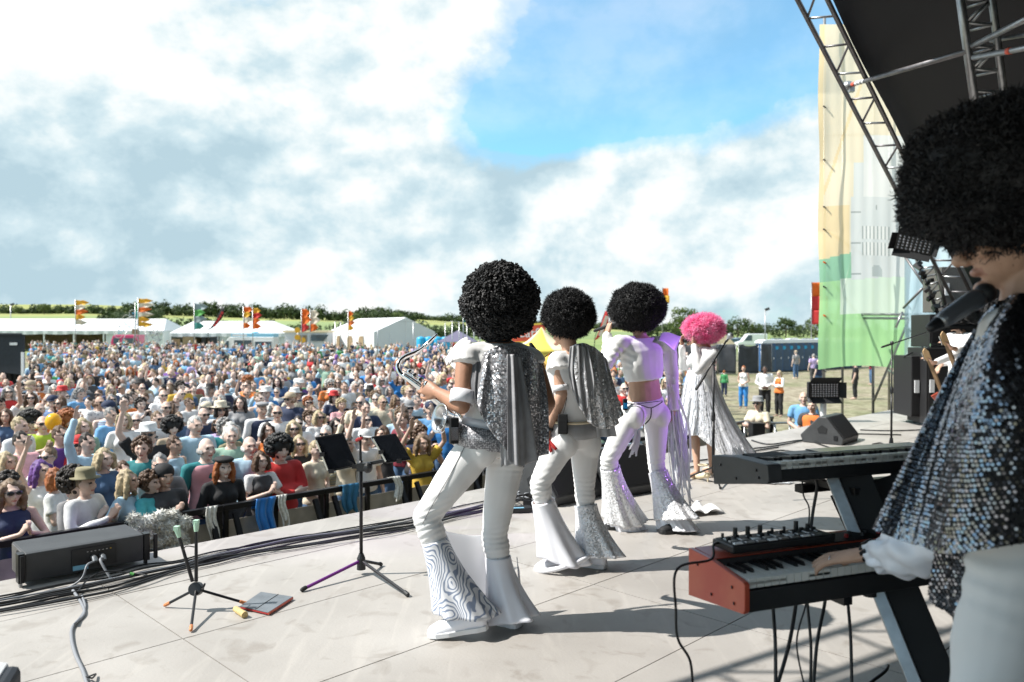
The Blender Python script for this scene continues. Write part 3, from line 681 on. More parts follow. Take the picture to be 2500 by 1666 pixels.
for i, k in enumerate((.22, .46, .70)):
    pv = MB(); b0 = gc + sd * -(1 - k) * -0 ; b0 = lerp(gc, ga, k); e0 = (ga - gc).normalized()
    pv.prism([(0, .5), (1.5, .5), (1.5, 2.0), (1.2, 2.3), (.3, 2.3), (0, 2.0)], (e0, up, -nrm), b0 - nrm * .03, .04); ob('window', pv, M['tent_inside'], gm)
for k in (.25, .5, .75):
    pv = MB(); pv.tube([ga + ax * k - V((0, .06, 0)), ga + ax * k - V((0, .06, 0)) + up * (ez if k != .5 else rz_)], .03, 6); ob('seam', pv, M['marquee'], gm)
# white stall with a swept dark window
st = thing('stall', 'pale stall with a dark swept window below the two orange banners', 'stall', (xz(755, 88), 88, GZ))
q = MB(); q.box((xz(755, 90), 90, GZ + 1.35), (xz(806, 88) - xz(702, 88), 3, 2.7)); ob('stall_body', q, M['marquee_wall'], st)
q = MB(); q.box((xz(755, 90), 90, GZ + 2.82), (xz(812, 88) - xz(700, 88), 3.4, .22)); ob('awning', q, M['cream_tent'], st)
q = MB(); q.prism([(0, 0), (1.4, 0), (2.0, .7), (0, .7)], (V((1, 0, 0)), up, V((0, -1, 0))), (xz(757, 88), 88.4, GZ + 1.75), .05); ob('window', q, M['window_glass'], st)
for px in (731, 742):
    q = MB(); q.box((xz(px, 88), 88.42, GZ + 2.0), (.4, .06, .8)); ob('window', q, M['tent_inside'], st)
sg = thing('stall_sign', 'yellow round paddles on a pole in front of the pale stall', 'sign', (xz(727, 84), 84, GZ))
pole(V((xz(727, 84), 84, GZ)), V((xz(727, 84), 84, GZ + 3.0)), .04, 'steel', sg, 'pole')
for px, pz in ((726, 2.95), (726, 2.2), (739, 1.9)):
    q = MB(); q.lathe([(.0, -.03), (.3, -.03), (.3, .03), (0, .03)], Matrix.Rotation(R(90), 3, 'X'), (xz(px, 83.8), 83.8, GZ + pz), 14); ob('paddle', q, M['f_yellow'], sg)
# ------------------------------------------------------------------ vans and cars
def wheel(parent, c, r=.33, w=.2, ax='Y'):
    Mx = Matrix.Rotation(R(90), 3, 'X') if ax == 'Y' else Matrix.Rotation(R(90), 3, 'Y')
    q = MB(); q.lathe([(r * .55, -w / 2), (r, -w / 2), (r, w / 2), (r * .55, w / 2)], Mx, c, 18); o = ob('wheel', q, M['tyre'], parent)
    q = MB(); q.lathe([(0, -w * .45), (r * .56, -w * .45), (r * .56, w * .45), (0, w * .45)], Mx, c, 14); ob('rim', q, M['silver'], o)
def icevan():
    d = 82; x0 = xz(530, d); L_ = xz(668, d) - x0; t = thing('ice_cream_van', 'white ice cream van with a pale blue roof sign and big serving window', 'van', (x0 + L_ / 2, d + 1, GZ))
    fr = (V((1, 0, 0)), V((0, 0, 1)), V((0, 1, 0)))
    q = MB(); q.prism([(0, .35), (.02, .95), (.45, 1.15), (1.0, 1.95), (1.25, 2.25), (L_, 2.25), (L_, .35)], fr, (x0, d, GZ), 1.9); ob('body', q, M['van_white'], t, bev=.06)
    q = MB(); q.box((x0 + L_ * .62, d + .95, GZ + 2.42), (L_ * .76, 1.7, .34)); ob('roof_sign', q, M['van_blue'], t, bev=.04)
    q = MB(); q.box((x0 + L_ * .40, d - .03, GZ + 2.43), (L_ * .26, .04, .22)); ob('sign_panel', q, M['white_plastic'], t)
    q = MB(); q.lathe([(.05, 0), (.45, .05), (.35, .16), (0, .22)], None, (x0 + L_ * .62, d + .9, GZ + 2.6), 14); ob('roof_dome', q, M['van_blue'], t)
    for a, b, z0, z1, nm in ((.30, .62, .95, 1.95, 'serving_window'), (.67, .97, 1.0, 1.80, 'side_window')):
        q = MB(); q.box((x0 + L_ * (a + b) / 2, d - .015, GZ + (z0 + z1) / 2), (L_ * (b - a), .05, z1 - z0)); o = ob(nm, q, M['window_glass'], t)
        f = MB()
        for k in range(5): f.box((x0 + L_ * lerp(a + .04, b - .04, k / 4), d - .05, GZ + z0 + .25 + .12 * (k % 2)), (.16, .03, .3 + .2 * ((k * 7) % 3)), mi=k % 3)
        ob('goods', f, [M['white_plastic'], M['van_blue'], M['f_red']], o)
        f = MB()
        for zz in (z0, z1): f.box((x0 + L_ * (a + b) / 2, d - .05, GZ + zz), (L_ * (b - a) + .1, .05, .05))
        for xx in (a, b): f.box((x0 + L_ * xx, d - .05, GZ + (z0 + z1) / 2), (.05, .05, z1 - z0))
        ob('frame', f, M['white_plastic'], o)
    q = MB(); q.prism([(.52, 1.15), (.98, 1.85), (1.2, 1.85), (1.2, 1.15)], fr, (x0, d - .02, GZ), .03); ob('cab_window', q, M['window_glass'], t)
    q = MB(); q.prism([(.02, .55), (L_ * .98, .55), (L_ * .98, .75), (.02, .75)], fr, (x0, d - .02, GZ), .03); ob('stripe', q, M['van_blue'], t)
    for xx in (.85, L_ - .95): wheel(t, (x0 + xx, d + .1, GZ + .33))
    q = MB(); q.box((x0 - .04, d + .3, GZ + .75), (.08, .25, .18)); ob('headlight', q, M['chrome'], t)
    q = MB(); q.box((x0 - .05, d + .95, GZ + .42), (.14, 1.9, .22)); ob('bumper', q, M['dark_grey'], t)
icevan()
def pinkvan():
    d = 100; x0 = xz(270, d); L_ = xz(338, d) - x0; t = thing('catering_van', 'small bright pink van parked in front of the long marquee', 'van', (x0 + L_ / 2, d + 1, GZ))
    fr = (V((1, 0, 0)), V((0, 0, 1)), V((0, 1, 0)))
    q = MB(); q.prism([(0, .35), (0, 1.5), (.25, 2.2), (.5, 2.35), (L_, 2.35), (L_, .35)], fr, (x0, d, GZ), 1.8); ob('body', q, M['van_pink'], t, bev=.08)
    for a, b in ((.1, .32), (.42, .86)):
        q = MB(); q.box((x0 + L_ * (a + b) / 2, d - .02, GZ + 1.6), (L_ * (b - a), .05, .7)); ob('window', q, M['window_glass'], t)
    for xx in (.6, L_ - .6): wheel(t, (x0 + xx, d + .1, GZ + .33))
pinkvan()
def car(px, d, L_, hgt, col, label, cat='car', van=False, rz=0):
    m = mk('paint_%d' % px, col, .3, .2, coat=.4); x0 = xz(px, d)
    t = thing('parked_van' if van else 'parked_car', label, cat, (x0, d, GZ), 'vehicles parked in the far field')
    fr = (V((1, 0, 0)), V((0, 0, 1)), V((0, 1, 0)))
    if van: pr_ = [(0, .4), (.02, .95), (.9, 1.2), (1.7, hgt - .1), (2.1, hgt), (L_, hgt), (L_, .4)]
    else: pr_ = [(0, .35), (.05, .75), (1.0, .92), (1.6, hgt - .05), (L_ * .72, hgt), (L_ * .9, .95), (L_, .85), (L_, .35)]
    q = MB(); q.prism(pr_, fr, (x0, d, GZ), 1.8); ob('body', q, m, t, bev=.1)
    q = MB()
    if van: q.prism([(1.05, 1.2), (1.75, hgt - .25), (2.4, hgt - .25), (2.4, 1.2)], fr, (x0, d - .015, GZ), .04)
    else: q.prism([(1.15, .95), (1.7, hgt - .12), (L_ * .7, hgt - .1), (L_ * .85, .97)], fr, (x0, d - .015, GZ), .04)
    ob('window', q, M['window_glass'], t)
    for xx in (.85, L_ - .85): wheel(t, (x0 + xx, d + .1, GZ + .32))
    return t
car(1800, 128, 4.9, 2.35, (.78, .80, .82), 'white panel van parked beyond the black fence, under the lamp mast', 'van', True)
for px, d, col, lab in ((1756, 136, (.10, .16, .28), 'dark blue car at the nose of the white panel van'), (1868, 140, (.06, .10, .13), 'dark car right of the white panel van'), (1906, 142, (.75, .77, .78), 'white car between two dark cars right of the van'), (1944, 140, (.05, .06, .08), 'black car above the portable toilets'), (1978, 146, (.20, .30, .42), 'blue car next to the green scrim edge'), (1640, 120, (.7, .72, .74), 'white car seen between the third singer and the pink wig'), (1778, 150, (.30, .36, .42), 'grey car half hidden behind the white panel van')):
    car(px, d, 4.2, 1.5, col, lab)
# small beige stall behind the pink wig
bs = thing('catering_trailer', 'beige catering trailer with a pitched end behind the microphone stand', 'trailer', (xz(1775, 75), 75, GZ))
q = MB(); q.prism([(0, .3), (0, 2.4), (2.0, 2.4), (3.1, 1.3), (3.1, .3)], (V((1, 0, 0)), V((0, 0, 1)), V((0, 1, 0))), (xz(1715, 75), 75, GZ + .35), 2); ob('body', q, M['cream_tent'], bs)
q = MB(); q.box((xz(1740, 75), 74.97, GZ + 2.0), (.8, .06, .6)); ob('window', q, M['window_glass'], bs)
for k in (.6, 2.4): wheel(bs, (xz(1715, 75) + k, 75.1, GZ + .34))
# ------------------------------------------------------------------ black mesh fence, toilets
def fence_panel(px0, px1, d0, d1, y0, label, i):
    a, b = V((xz(px0, d0), d0, GZ)), V((xz(px1, d1), d1, GZ)); hgt = 2.05
    t = thing('mesh_fence', label, 'fence', a, 'black mesh fence panels')
    q = MB(); q.grid(lambda u, v: lerp(a, b, u) + V((.03 * math.sin(v * 5 + i), .10 * math.sin(u * 7 + v * 4 + i) * v, .06 + v * (hgt - .08 - .12 * (i % 2) * math.sin(u * 3.1)))), 18, 8); ob('mesh_sheet', q, M['mesh_black'], t, smooth=True, solid=.01)
    for p in (a, b): pole(p, p + V((0, 0, hgt)), .022, 'steel', t, 'fence_post')
    for zz in (.1, hgt - .02): pole(a + V((0, 0, zz)), b + V((0, 0, zz)), .016, 'steel', t, 'fence_rail')
fp = [(1640, 1700, 55, 54, 'black sheeted fence panel hidden partly by the pink wig singer'), (1701, 1752, 54, 53.4, 'black sheeted fence panel right of the pink wig singer'), (1753, 1797, 53.4, 53, 'rippled black fence panel with a gap at its left edge'), (1803, 1852, 53, 53.5, 'black fence panel with a pale gap at its right edge'), (1858, 1884, 53.6, 55, 'narrow blackish blue fence panel next to the toilets')]
for i, (a, b, c, d, lab) in enumerate(fp): fence_panel(a, b, c, d, 0, lab, i)
def toilet():
    t = thing('portable_toilet', '', 'toilet', (0, 0, 0), 'portable toilets in a row')
    q = MB(); q.box((0, .55, 1.06), (1.0, 1.05, 2.02)); ob('cabin', q, M['toilet_blue'], t, bev=.02)
    q = MB(); q.prism([(-.43, .06), (.43, .06), (.43, 1.75), (.30, 1.98), (0, 2.08), (-.30, 1.98), (-.43, 1.75)], (V((1, 0, 0)), V((0, 0, 1)), V((0, -1, 0))), (0, .02, 0), .05); o = ob('door', q, M['toilet_dark'], t)
    q = MB(); q.lathe([(0, 0), (.13, 0), (.13, .02), (0, .02)], Matrix.Rotation(R(90), 3, 'X'), (0, -.03, 1.72), 14); ob('door_emblem', q, M['tank_blue'], o)
    q = MB(); q.box((.32, -.05, 1.0), (.05, .04, .14)); ob('handle', q, M['white_plastic'], o)
    q = MB(); q.prism([(-.55, 0), (.55, 0), (.50, .14), (.25, .24), (-.25, .24), (-.50, .14)], (V((1, 0, 0)), V((0, 0, 1)), V((0, 1, 0))), (0, -.05, 2.06), 1.2); ob('roof', q, M['toilet_roof'], t)
    return t
tp = toilet()
tn = ['first', 'second', 'third', 'fourth', 'fifth', 'sixth', 'seventh', 'eighth', 'ninth', 'tenth', 'eleventh', 'twelfth', 'thirteenth', 'fourteenth']
tdir = V((.72, .55, 0)); p0 = V((xz(1878, 56), 56, GZ))
for i in range(14):
    o = tp if i == 0 else copy_tree(tp)
    o.location = p0 + tdir * (.98 * i); o.rotation_euler = (0, 0, R(8))
    o['label'] = f'blue portable toilet, {tn[i]} of the row counted from the black fence'
# ------------------------------------------------------------------ masts, flags, posts
def lampmast(px, d, ytop, label, heads):
    b = at_ground(px, d); top = P(px, ytop, d); t = thing('lamp_mast', label, 'lamp mast', b, 'field lamp masts')
    pole(b, top, .06, 'steel', t, 'mast')
    for k in range(heads):
        q = MB(); q.box(top + V((.25 + .55 * k, 0, .08)), (.5, .3, .3), Euler((0, R(-20), 0)).to_matrix()); ob('lamp_head', q, M['dark_grey'], t)
lampmast(1868, 95, 757, 'slim grey lamp mast with a square head above the white panel van', 1)
lampmast(26, 120, 745, 'grey lamp post with an angled arm at the left edge', 1)
def flag(px, d, ytop, ybot, wpx, cols, label, style='step', lean=0):
    """a tall pole with one cloth sewn from coloured fields, swallow cut at the free edge"""
    b = at_ground(px, d); top = P(px + lean, ytop, d); t = thing('banner_flag', label, 'flag', b, 'festival flags')
    pole(b, P(px + lean, ytop - 2, d), .035, 'steel', t, 'flag_pole')
    n = len(cols)
    for i, ck_ in enumerate(cols):
        ya, yb = lerp(ytop, ybot, i / n), lerp(ytop, ybot, (i + 1) / n); w = wpx * (1.05 + .40 * ((i * 37 + int(px)) % 5) / 4)
        q = MB()
        def f(a, v, ya=ya, yb=yb, w=w, i=i):
            cut = (1 - .45 * abs(2 * v - 1)) if style == 'step' else 1
            return P(px + lean + w * a * cut, lerp(ya, yb, v) + a * (2 if style == 'step' else 0) * math.sin(i + a * 3), d + .25 * math.sin(a * 4 + i * 1.3) * a)
        q.grid(f, 6, 6); ob('flag_field', q, M[ck_], t, smooth=True, solid=.01)
flag(184, 72, 733, 793, 24, ['f_yellow', 'f_white', 'f_orange', 'f_yellow', 'f_white'], 'yellow white and orange flag with a torn tail, leftmost of the flags')
flag(337, 66, 729, 797, 30, ['f_yellow', 'f_white', 'f_orange', 'f_white', 'f_yellow', 'f_yellow'], 'yellow and orange banner flag behind the bicycle sculpture')
flag(330, 70, 741, 780, 7, ['f_green', 'f_teal'], 'narrow green flag tucked left of the yellow and orange banner')
flag(474, 74, 741, 805, 24, ['f_grey', 'f_green', 'f_grey', 'f_teal'], 'green and grey banner flag above the second marquee')
flag(594, 72, 749, 803, 17, ['f_orange', 'f_yellow', 'f_white', 'f_orange'], 'orange and white banner flag left of its red twin')
flag(617, 73, 752, 804, 16, ['f_yellow', 'f_red', 'f_orange', 'f_orange'], 'red and orange banner flag right of its white twin')
flag(736, 70, 754, 811, 18, ['f_orange', 'f_orange', 'f_red'], 'plain orange banner flag above the pale stall')
flag(757, 71, 757, 810, 18, ['f_white', 'f_white', 'f_orange'], 'white and orange banner flag right of the plain orange one')
flag(850, 78, 760, 808, 12, ['f_orange', 'f_yellow', 'f_orange', 'f_yellow'], 'orange and yellow banner flag before the gable marquee')
flag(1131, 60, 743, 788, 20, ['f_teal', 'f_teal'], 'teal flag just left of the nearest black afro', 'plain')
flag(1617, 80, 704, 740, 12, ['f_orange', 'f_yellow'], 'small orange flag peeking over the third afro', 'plain')
flag(1981, 60, 690, 792, 30, ['f_orange', 'f_red', 'f_red'], 'long red flag at the left edge of the banner scrim', 'plain')
def feather(px, d, y0, y1, col, label, lean, wpx):
    b = at_ground(px, d); t = thing('feather_flag', label, 'flag', b, 'feather flags')
    pts = spline([b, P(px, y1, d), P(px + lean * .5, (y0 + y1) / 2, d), P(px + lean, y0, d)], 5); q = MB(); q.tube(pts, .03, 6); ob('flag_pole', q, M['black_metal'], t)
    q = MB(); q.grid(lambda a, v: P(px + lean * v ** .8 + wpx * a * math.sin(.25 + v * 2.6), lerp(y1, y0, v), d - .03 + .1 * math.sin(v * 5) * a), 4, 14); ob('flag_cloth', q, M[col], t, smooth=True, solid=.01)
    for k in range(5):
        v = .2 + .14 * k; q = MB(); c = P(px + lean * v ** .8 + wpx * .45, lerp(y1, y0, v), d - .16); q.box(c, (.22, .02, .28), Euler((0, R(20), 0)).to_matrix()); ob('printed_mark', q, M['f_red'] if col == 'f_dark' else M['f_white'], t)
feather(509, 80, 752, 805, 'f_dark', 'dark curved feather flag with red marks over the second marquee', 34, 13)
feather(1452, 55, 760, 830, 'f_red', 'red feather flag with a dark tip between two afros', 26, 16)
pn = ['first', 'second', 'third', 'fourth', 'fifth', 'sixth', 'seventh', 'eighth', 'ninth', 'tenth', 'eleventh']
prev = None
fs_ = thing('fence_line', 'row of thin grey posts with a top wire before the gable marquee', 'fence', at_ground(1000, 62))
for i, px in enumerate((818, 832, 888, 922, 1009, 1087, 1104, 1121, 1140, 1157, 1172)):
    d = 60 + 1.5 * (i % 3); b = at_ground(px, d); tpt = P(px, 785 + (i % 3), d); pole(b, tpt, .035, 'steel', fs_, 'post')
    if prev: pole(prev, tpt, .012, 'steel', fs_, 'wire')
    prev = tpt
# blue water tanks, purple canopy, yellow tents, red sign
for i, (px, lab) in enumerate(((1028, 'bright blue water tank, leftmost of four'), (1048, 'bright blue water tank second from the left'), (1068, 'bright blue water tank beside the saxophone mouthpiece'), (1088, 'bright blue water tank at the purple canopy'))):
    d = 78; b = at_ground(px, d); t = thing('water_tank', lab, 'tank', b, 'blue water tanks')
    q = MB(); q.lathe([(.42, .1), (.45, .2), (.45, 1.7), (.40, 1.85), (.0, 1.95)], None, b + V((0, 0, .4)), 16); ob('tank_body', q, M['tank_blue'], t, smooth=True)
    q = MB(); q.box(b + V((0, 0, .25)), (.9, .9, .5)); ob('stand', q, M['steel'], t)
cp = thing('canopy', 'dark purple pop up canopy left of the nearest afro', 'canopy', at_ground(1118, 66))
b = at_ground(1118, 66)
q = MB(); q.add([b + V((-1.6, -1.4, 2.0)), b + V((1.6, -1.4, 2.0)), b + V((1.6, 1.4, 2.0)), b + V((-1.6, 1.4, 2.0)), b + V((0, 0, 2.95))], [(0, 1, 4), (1, 2, 4), (2, 3, 4), (3, 0, 4)]); ob('canopy_top', q, M['canopy_purple'], cp, solid=.03)
for sx in (-1.5, 1.5):
    for sy in (-1.3, 1.3): pole(b + V((sx, sy, 0)), b + V((sx, sy, 2.05)), .03, 'steel', cp, 'leg')
yt = thing('festival_tent', 'yellow and cream pointed tent between the first two afros', 'tent', at_ground(1320, 45)); b = at_ground(1322, 45)
q = MB(); n = 10
prof = [(2.25, 1.75), (1.5, 2.0), (.8, 2.35), (.25, 2.85), (.02, 3.15)]
rings = [[b + V((rr_ * math.cos(2 * math.pi * k / 20) * 1.05, rr_ * math.sin(2 * math.pi * k / 20), z)) for k in range(20)] for rr_, z in prof]
q.loft(rings, True); q.m = [0 if (k % 20) // 4 % 2 == 0 else 1 for k in range(len(q.f))]; ob('tent_roof', q, [M['cream_tent'], M['yellow_tent']], yt, smooth=True)
q = MB(); q.loft([[b + V((2.2 * math.cos(2 * math.pi * k / 20) * 1.05, 2.2 * math.sin(2 * math.pi * k / 20), z)) for k in range(20)] for z in (1.1, 1.76)], False); ob('tent_wall', q, M['yellow_tent'], yt, solid=.02)
for k in range(6): pole(b + V((2.2 * math.cos(k * 1.05), 2.2 * math.sin(k * 1.05), 0)), b + V((2.2 * math.cos(k * 1.05), 2.2 * math.sin(k * 1.05), 1.8)), .03, 'white_plastic', yt, 'tent_pole')
def text_obj(name, txt, size, Mx, mat, parent, depth=.01):
    cu = bpy.data.curves.new(name, 'FONT'); cu.body = txt; cu.size = size; cu.extrude = depth; cu.align_x = 'CENTER'; cu.align_y = 'CENTER'
    to = bpy.data.objects.new(name + '_tmp', cu); C.objects.link(to)
    bpy.context.view_layer.update(); dg = bpy.context.evaluated_depsgraph_get(); me = bpy.data.meshes.new_from_object(to.evaluated_get(dg)); C.objects.unlink(to); bpy.data.objects.remove(to)
    me.transform(Mx); me.materials.clear(); me.materials.append(mat)
    return ob(name, me, mat, parent)
rs = thing('catering_sign', 'red catering sign with pale letters behind the first saxophonist', 'sign', at_ground(1288, 58)); c = P(1290, 814, 58)
q = MB(); q.box(c, (2.5, .12, 1.15), Matrix.Rotation(R(-4), 3, 'Y')); ob('sign_board', q, M['sign_red'], rs)
for dz, hh in ((.62, .12), (-.62, .12)):
    q = MB(); q.box(c + V((0, -.02, dz)), (2.6, .16, hh), Matrix.Rotation(R(-4), 3, 'Y')); ob('sign_border', q, M['yellow_tent'], rs)
text_obj('sign_letters', 'Catfi', .95, Matrix.Translation(c + V((0, -.09, 0))) @ Matrix.Rotation(R(90), 4, 'X'), M['white_plastic'], rs)
for sx in (-1, 1): pole(V((c.x + sx, c.y, GZ)), c + V((sx, .08, 0)), .05, 'steel', rs, 'sign_leg')
# bicycle sculpture
def bicycle(c, s, rz, label, cols):
    t = thing('bicycle', label, 'bicycle', c, 'bicycles raised as a sculpture'); Mr = Matrix.Rotation(rz, 3, 'Y')
    for x in (-.52, .52):
        q = MB(); q.tube([V(c) + Mr @ V((x * s + .33 * s * math.cos(a * math.pi / 8), 0, .33 * s * math.sin(a * math.pi / 8))) for a in range(17)], .022, 6, cap=False); w_ = ob('wheel', q, M['chrome'], t)
        q = MB()
        for a in range(6): q.tube([V(c) + Mr @ V((x * s + .32 * s * math.cos(a * math.pi / 6), 0, .32 * s * math.sin(a * math.pi / 6))), V(c) + Mr @ V((x * s - .32 * s * math.cos(a * math.pi / 6), 0, -.32 * s * math.sin(a * math.pi / 6)))], .006, 4)
        ob('spokes', q, M['steel'], w_)
    q = MB()
    for a, b in (((-.52, 0), (-.02, 0)), ((-.52, 0), (-.18, .45)), ((-.02, 0), (-.18, .5)), ((-.02, 0), (.36, .42)), ((-.18, .45), (.36, .46)), ((.52, 0), (.34, .55))): q.tube([V(c) + Mr @ V((a[0] * s, 0, a[1] * s)), V(c) + Mr @ V((b[0] * s, 0, b[1] * s))], .022, 6)
    ob('frame', q, M[cols], t)
    q = MB(); q.box(V(c) + Mr @ V((-.2 * s, 0, .54 * s)), (.24 * s, .1, .05)); ob('saddle', q, M['black_plastic'], t)
    q = MB(); q.tube([V(c) + Mr @ V((.34 * s, -.25, .58 * s)), V(c) + Mr @ V((.34 * s, .25, .58 * s))], .02, 6); ob('handlebar', q, M['black_metal'], t)
bp_ = thing('sculpture_frame', 'thin welded pole frame carrying bicycles above the crowd', 'sculpture', at_ground(335, 74))
for a, b in (((278, 74, GZ), (318, 790)), ((362, 74, GZ), (318, 790)), ((318, 74, GZ), (335, 770)), ((372, 74, GZ), (352, 800))):
    p = at_ground(a[0], 74); pole(p, P(b[0], b[1], 74), .035, 'steel', bp_, 'frame_pole')
for i, (px, py, s, rz, lab, cc) in enumerate(((303, 808, 1.15, -.5, 'bicycle at the left end of the raised sculpture', 'van_blue'), (322, 786, 1.1, .5, 'topmost white bicycle of the sculpture', 'white_plastic'), (368, 805, 1.2, .3, 'bicycle right of the yellow banner in the sculpture', 'steel'), (372, 826, 1.2, 1.2, 'lower right bicycle of the sculpture standing on end', 'canopy_purple'), (330, 775, .9, 1.0, 'turquoise bicycle beside the narrow green flag', 'tank_blue'))):
    bicycle(P(px, py, 73.5), s, rz, lab, cc)
q = MB(); q.box(P(331, 810, 73.3), (.55, .3, .45)); tag(ob('crate', q, M['wood']), 'small brown crate hung in the bicycle sculpture', 'crate')
# ------------------------------------------------------------------ dark booth at the left edge
bt = thing('control_booth', 'black fabric booth with a white label and a pale corner post', 'booth', at_ground(-40, 34)); d = 33.5
q = MB(); y0, y1 = zp(905 - 85, d), zp(862, d)
xa, xb = xz(-260, d), xz(58, d)
q.prism([(0, 0), (xb - xa, -.55), (xb - xa, 1.15), (0, 1.15)], (V((1, 0, 0)), V((0, 0, 1)), V((0, 1, 0))), (xa, d, zp(820, d) - 1.1), .08); ob('header', q, M['booth_black'], bt)
xk = xz(50, d + 3); q = MB(); q.box(((xa + xk) / 2 , d + 3, (GZ + zp(822, d)) / 2), (xk - xa, .08, zp(822, d) - GZ)); ob('back_wall', q, M['black_matte'], bt)
q = MB(); q.prism([(xa, d - .1), (xb, d - .1), (xk, d + 3.05), (xa, d + 3.05)], (V((1, 0, 0)), V((0, 1, 0)), V((0, 0, 1))), (0, 0, zp(820, d) + .02), .08); ob('roof', q, M['booth_black'], bt)
q = MB(); q.bar((xb - .10, d + .1, (GZ + zp(822, d)) / 2), (xk - .06, d + 2.9, (GZ + zp(822, d)) / 2), .06, zp(822, d) - GZ - .02); ob('side_wall', q, M['black_matte'], bt)
q = MB(); q.box((xb - .02, d - .06, (GZ + zp(860, d)) / 2), (.09, .09, zp(860, d) - GZ)); ob('corner_post', q, M['white_plastic'], bt)
q = MB(); q.box((xz(34, d), d - .03, zp(840, d)), (.31, .03, .11)); ob('label_plate', q, M['white_plastic'], bt)
q = MB(); q.box(((xa + xk) / 2 - .2, d + 1.4, GZ + .15), (xk - xa - .5, 2.6, .3)); ob('platform', q, M['black_matte'], bt)
q = MB(); q.ell(P(130, 1030, 11.0), (.105, .105, .12), nu=20, nv=14); tag(ob('balloon', q, M['balloon'], smooth=True), 'round yellow balloon held above heads at the left', 'balloon')
# ------------------------------------------------------------------ people: one continuous skin grown over the limbs
def remeshed(mb, voxel, smooth=3, name='body', fac=.5):
    me = mb.mesh('tmp'); o = bpy.data.objects.new('tmp', me); C.objects.link(o)
    m = o.modifiers.new('r', 'REMESH'); m.mode = 'VOXEL'; m.voxel_size = voxel; m.use_smooth_shade = True
    if smooth:
        s = o.modifiers.new('s', 'SMOOTH'); s.iterations = smooth; s.factor = fac
    dg = bpy.context.evaluated_depsgraph_get(); out = bpy.data.meshes.new_from_object(o.evaluated_get(dg))
    C.objects.unlink(o); bpy.data.objects.remove(o); bpy.data.meshes.remove(me)
    out.name = name; out.polygons.foreach_set('use_smooth', [True] * len(out.polygons)); return out
def basis(fwd, up=V((0, 0, 1))):
    f = V(fwd).normalized(); r = f.cross(V(up)).normalized(); u = r.cross(f)
    return Matrix((r, f, u)).transposed()      # columns: right, forward, up
def head_mb(mb, c, B, s=1.0, nose=1.0):
    c = V(c)
    def fn(q):
        x, y, z = q.x * .076, q.y * .095, q.z * .118
        if z < 0:
            k = -q.z; x *= 1 - .34 * k ** 1.6; y = y * (1 - .10 * k) + .022 * k * (1 if q.y > -.2 else .2)
            if q.y < -.1: z *= .86
        else:
            y -= .012 * q.z
            if q.y > 0: y *= 1 - .06 * q.z
        if q.y > .55: x *= 1.0; y -= .006 * (q.y - .55)
        return V((x, y, z)) * s
    mb.ell(c, 1, B, 20, 14, fn=fn)
    W = lambda x, y, z: c + B @ (V((x, y, z)) * s)
    mb.tube([W(0, .090, .020), W(0, .104, -.012), W(0, .117, -.032)], [.008 * s, .011 * s, .014 * s], 8, ends=True)   # nose
    mb.ell(W(0, .103, -.040), (.017 * s, .013 * s, .008 * s), B, 8, 6)
    mb.ell(W(0, .090, .034), (.05 * s, .014 * s, .010 * s), B, 10, 6)     # brow
    mb.ell(W(0, .088, -.064), (.024 * s, .013 * s, .010 * s), B, 10, 6)   # mouth
    mb.ell(W(0, .084, -.100), (.022 * s, .018 * s, .016 * s), B, 10, 6)   # chin
    for sx in (-1, 1):
        mb.ell(W(sx * .076, -.008, -.008), (.010 * s, .022 * s, .034 * s), B, 8, 8)
        mb.ell(W(sx * .045, .070, -.022), (.022 * s, .02 * s, .018 * s), B, 8, 6)   # cheeks
def hand_mb(mb, wrist, d, n, side=1, curl=(.25, .45, .35), spread=.10, s=1.0, thumb=(.55, .25), fr=1.0):
    """wrist, finger direction, palm-facing normal; side=+1 when the thumb lies towards d x n"""
    d = V(d).normalized(); n = (V(n) - d * V(n).dot(d)).normalized(); t = d.cross(n).normalized() * side; w = V(wrist)
    W = lambda a, b, c: w + (d * a + t * b + n * c) * s
    mb.loft([[W(a, hw_ * math.cos(q), th_ * math.sin(q)) for q in [2 * math.pi * k / 12 for k in range(12)]] for a, hw_, th_ in ((-.02, .026, .020), (.01, .029, .019), (.04, .038, .017), (.075, .042, .015), (.092, .040, .012))])
    cl = curl if isinstance(curl[0], (tuple, list)) else [curl] * 4
    for i, (off, ln) in enumerate(((.031, .94), (.0105, 1.03), (-.0105, .97), (-.030, .78))):
        a = 0; p = W(.086, off, 0); pts = [W(.06, off * .9, 0), p]; sp = spread * (1.5 - i) / 1.5
        for L_, c in zip((.044, .028, .023), cl[i]):
            a += c; dirv = (d * math.cos(a) + n * math.sin(a) + t * sp * math.cos(a)).normalized(); p = p + dirv * L_ * ln * s; pts.append(p)
        mb.tube(pts, [.0095 * s * fr, .0095 * s * fr, .0088 * s * fr, .0080 * s * fr, .0068 * s * fr], 8, ends=True)
    a, b = thumb
    q0 = W(.015, .026, .006); q1 = q0 + (d * math.cos(a) + t * math.sin(a) + n * .25).normalized() * .040 * s
    q2 = q1 + (d * math.cos(a - b) + t * math.sin(a - b) + n * .3).normalized() * .032 * s; q3 = q2 + (d * math.cos(a - 2 * b) + t * math.sin(a - 2 * b) + n * .35).normalized() * .026 * s
    mb.tube([q0, q1, q2, q3], [.0145 * s, .0120 * s, .0105 * s, .0082 * s], 8, ends=True)
TORSO_M = [(-.20, .085, .075), (-.10, .150, .108), (0, .168, .116), (.18, .152, .106), (.36, .140, .098), (.58, .160, .112), (.78, .182, .112), (.90, .176, .092), (.97, .120, .072), (1.02, .070, .058)]
TORSO_F = [(-.20, .085, .075), (-.10, .160, .110), (0, .176, .116), (.18, .146, .098), (.36, .122, .086), (.58, .138, .098), (.78, .156, .098), (.90, .150, .080), (.97, .100, .062), (1.02, .060, .050)]
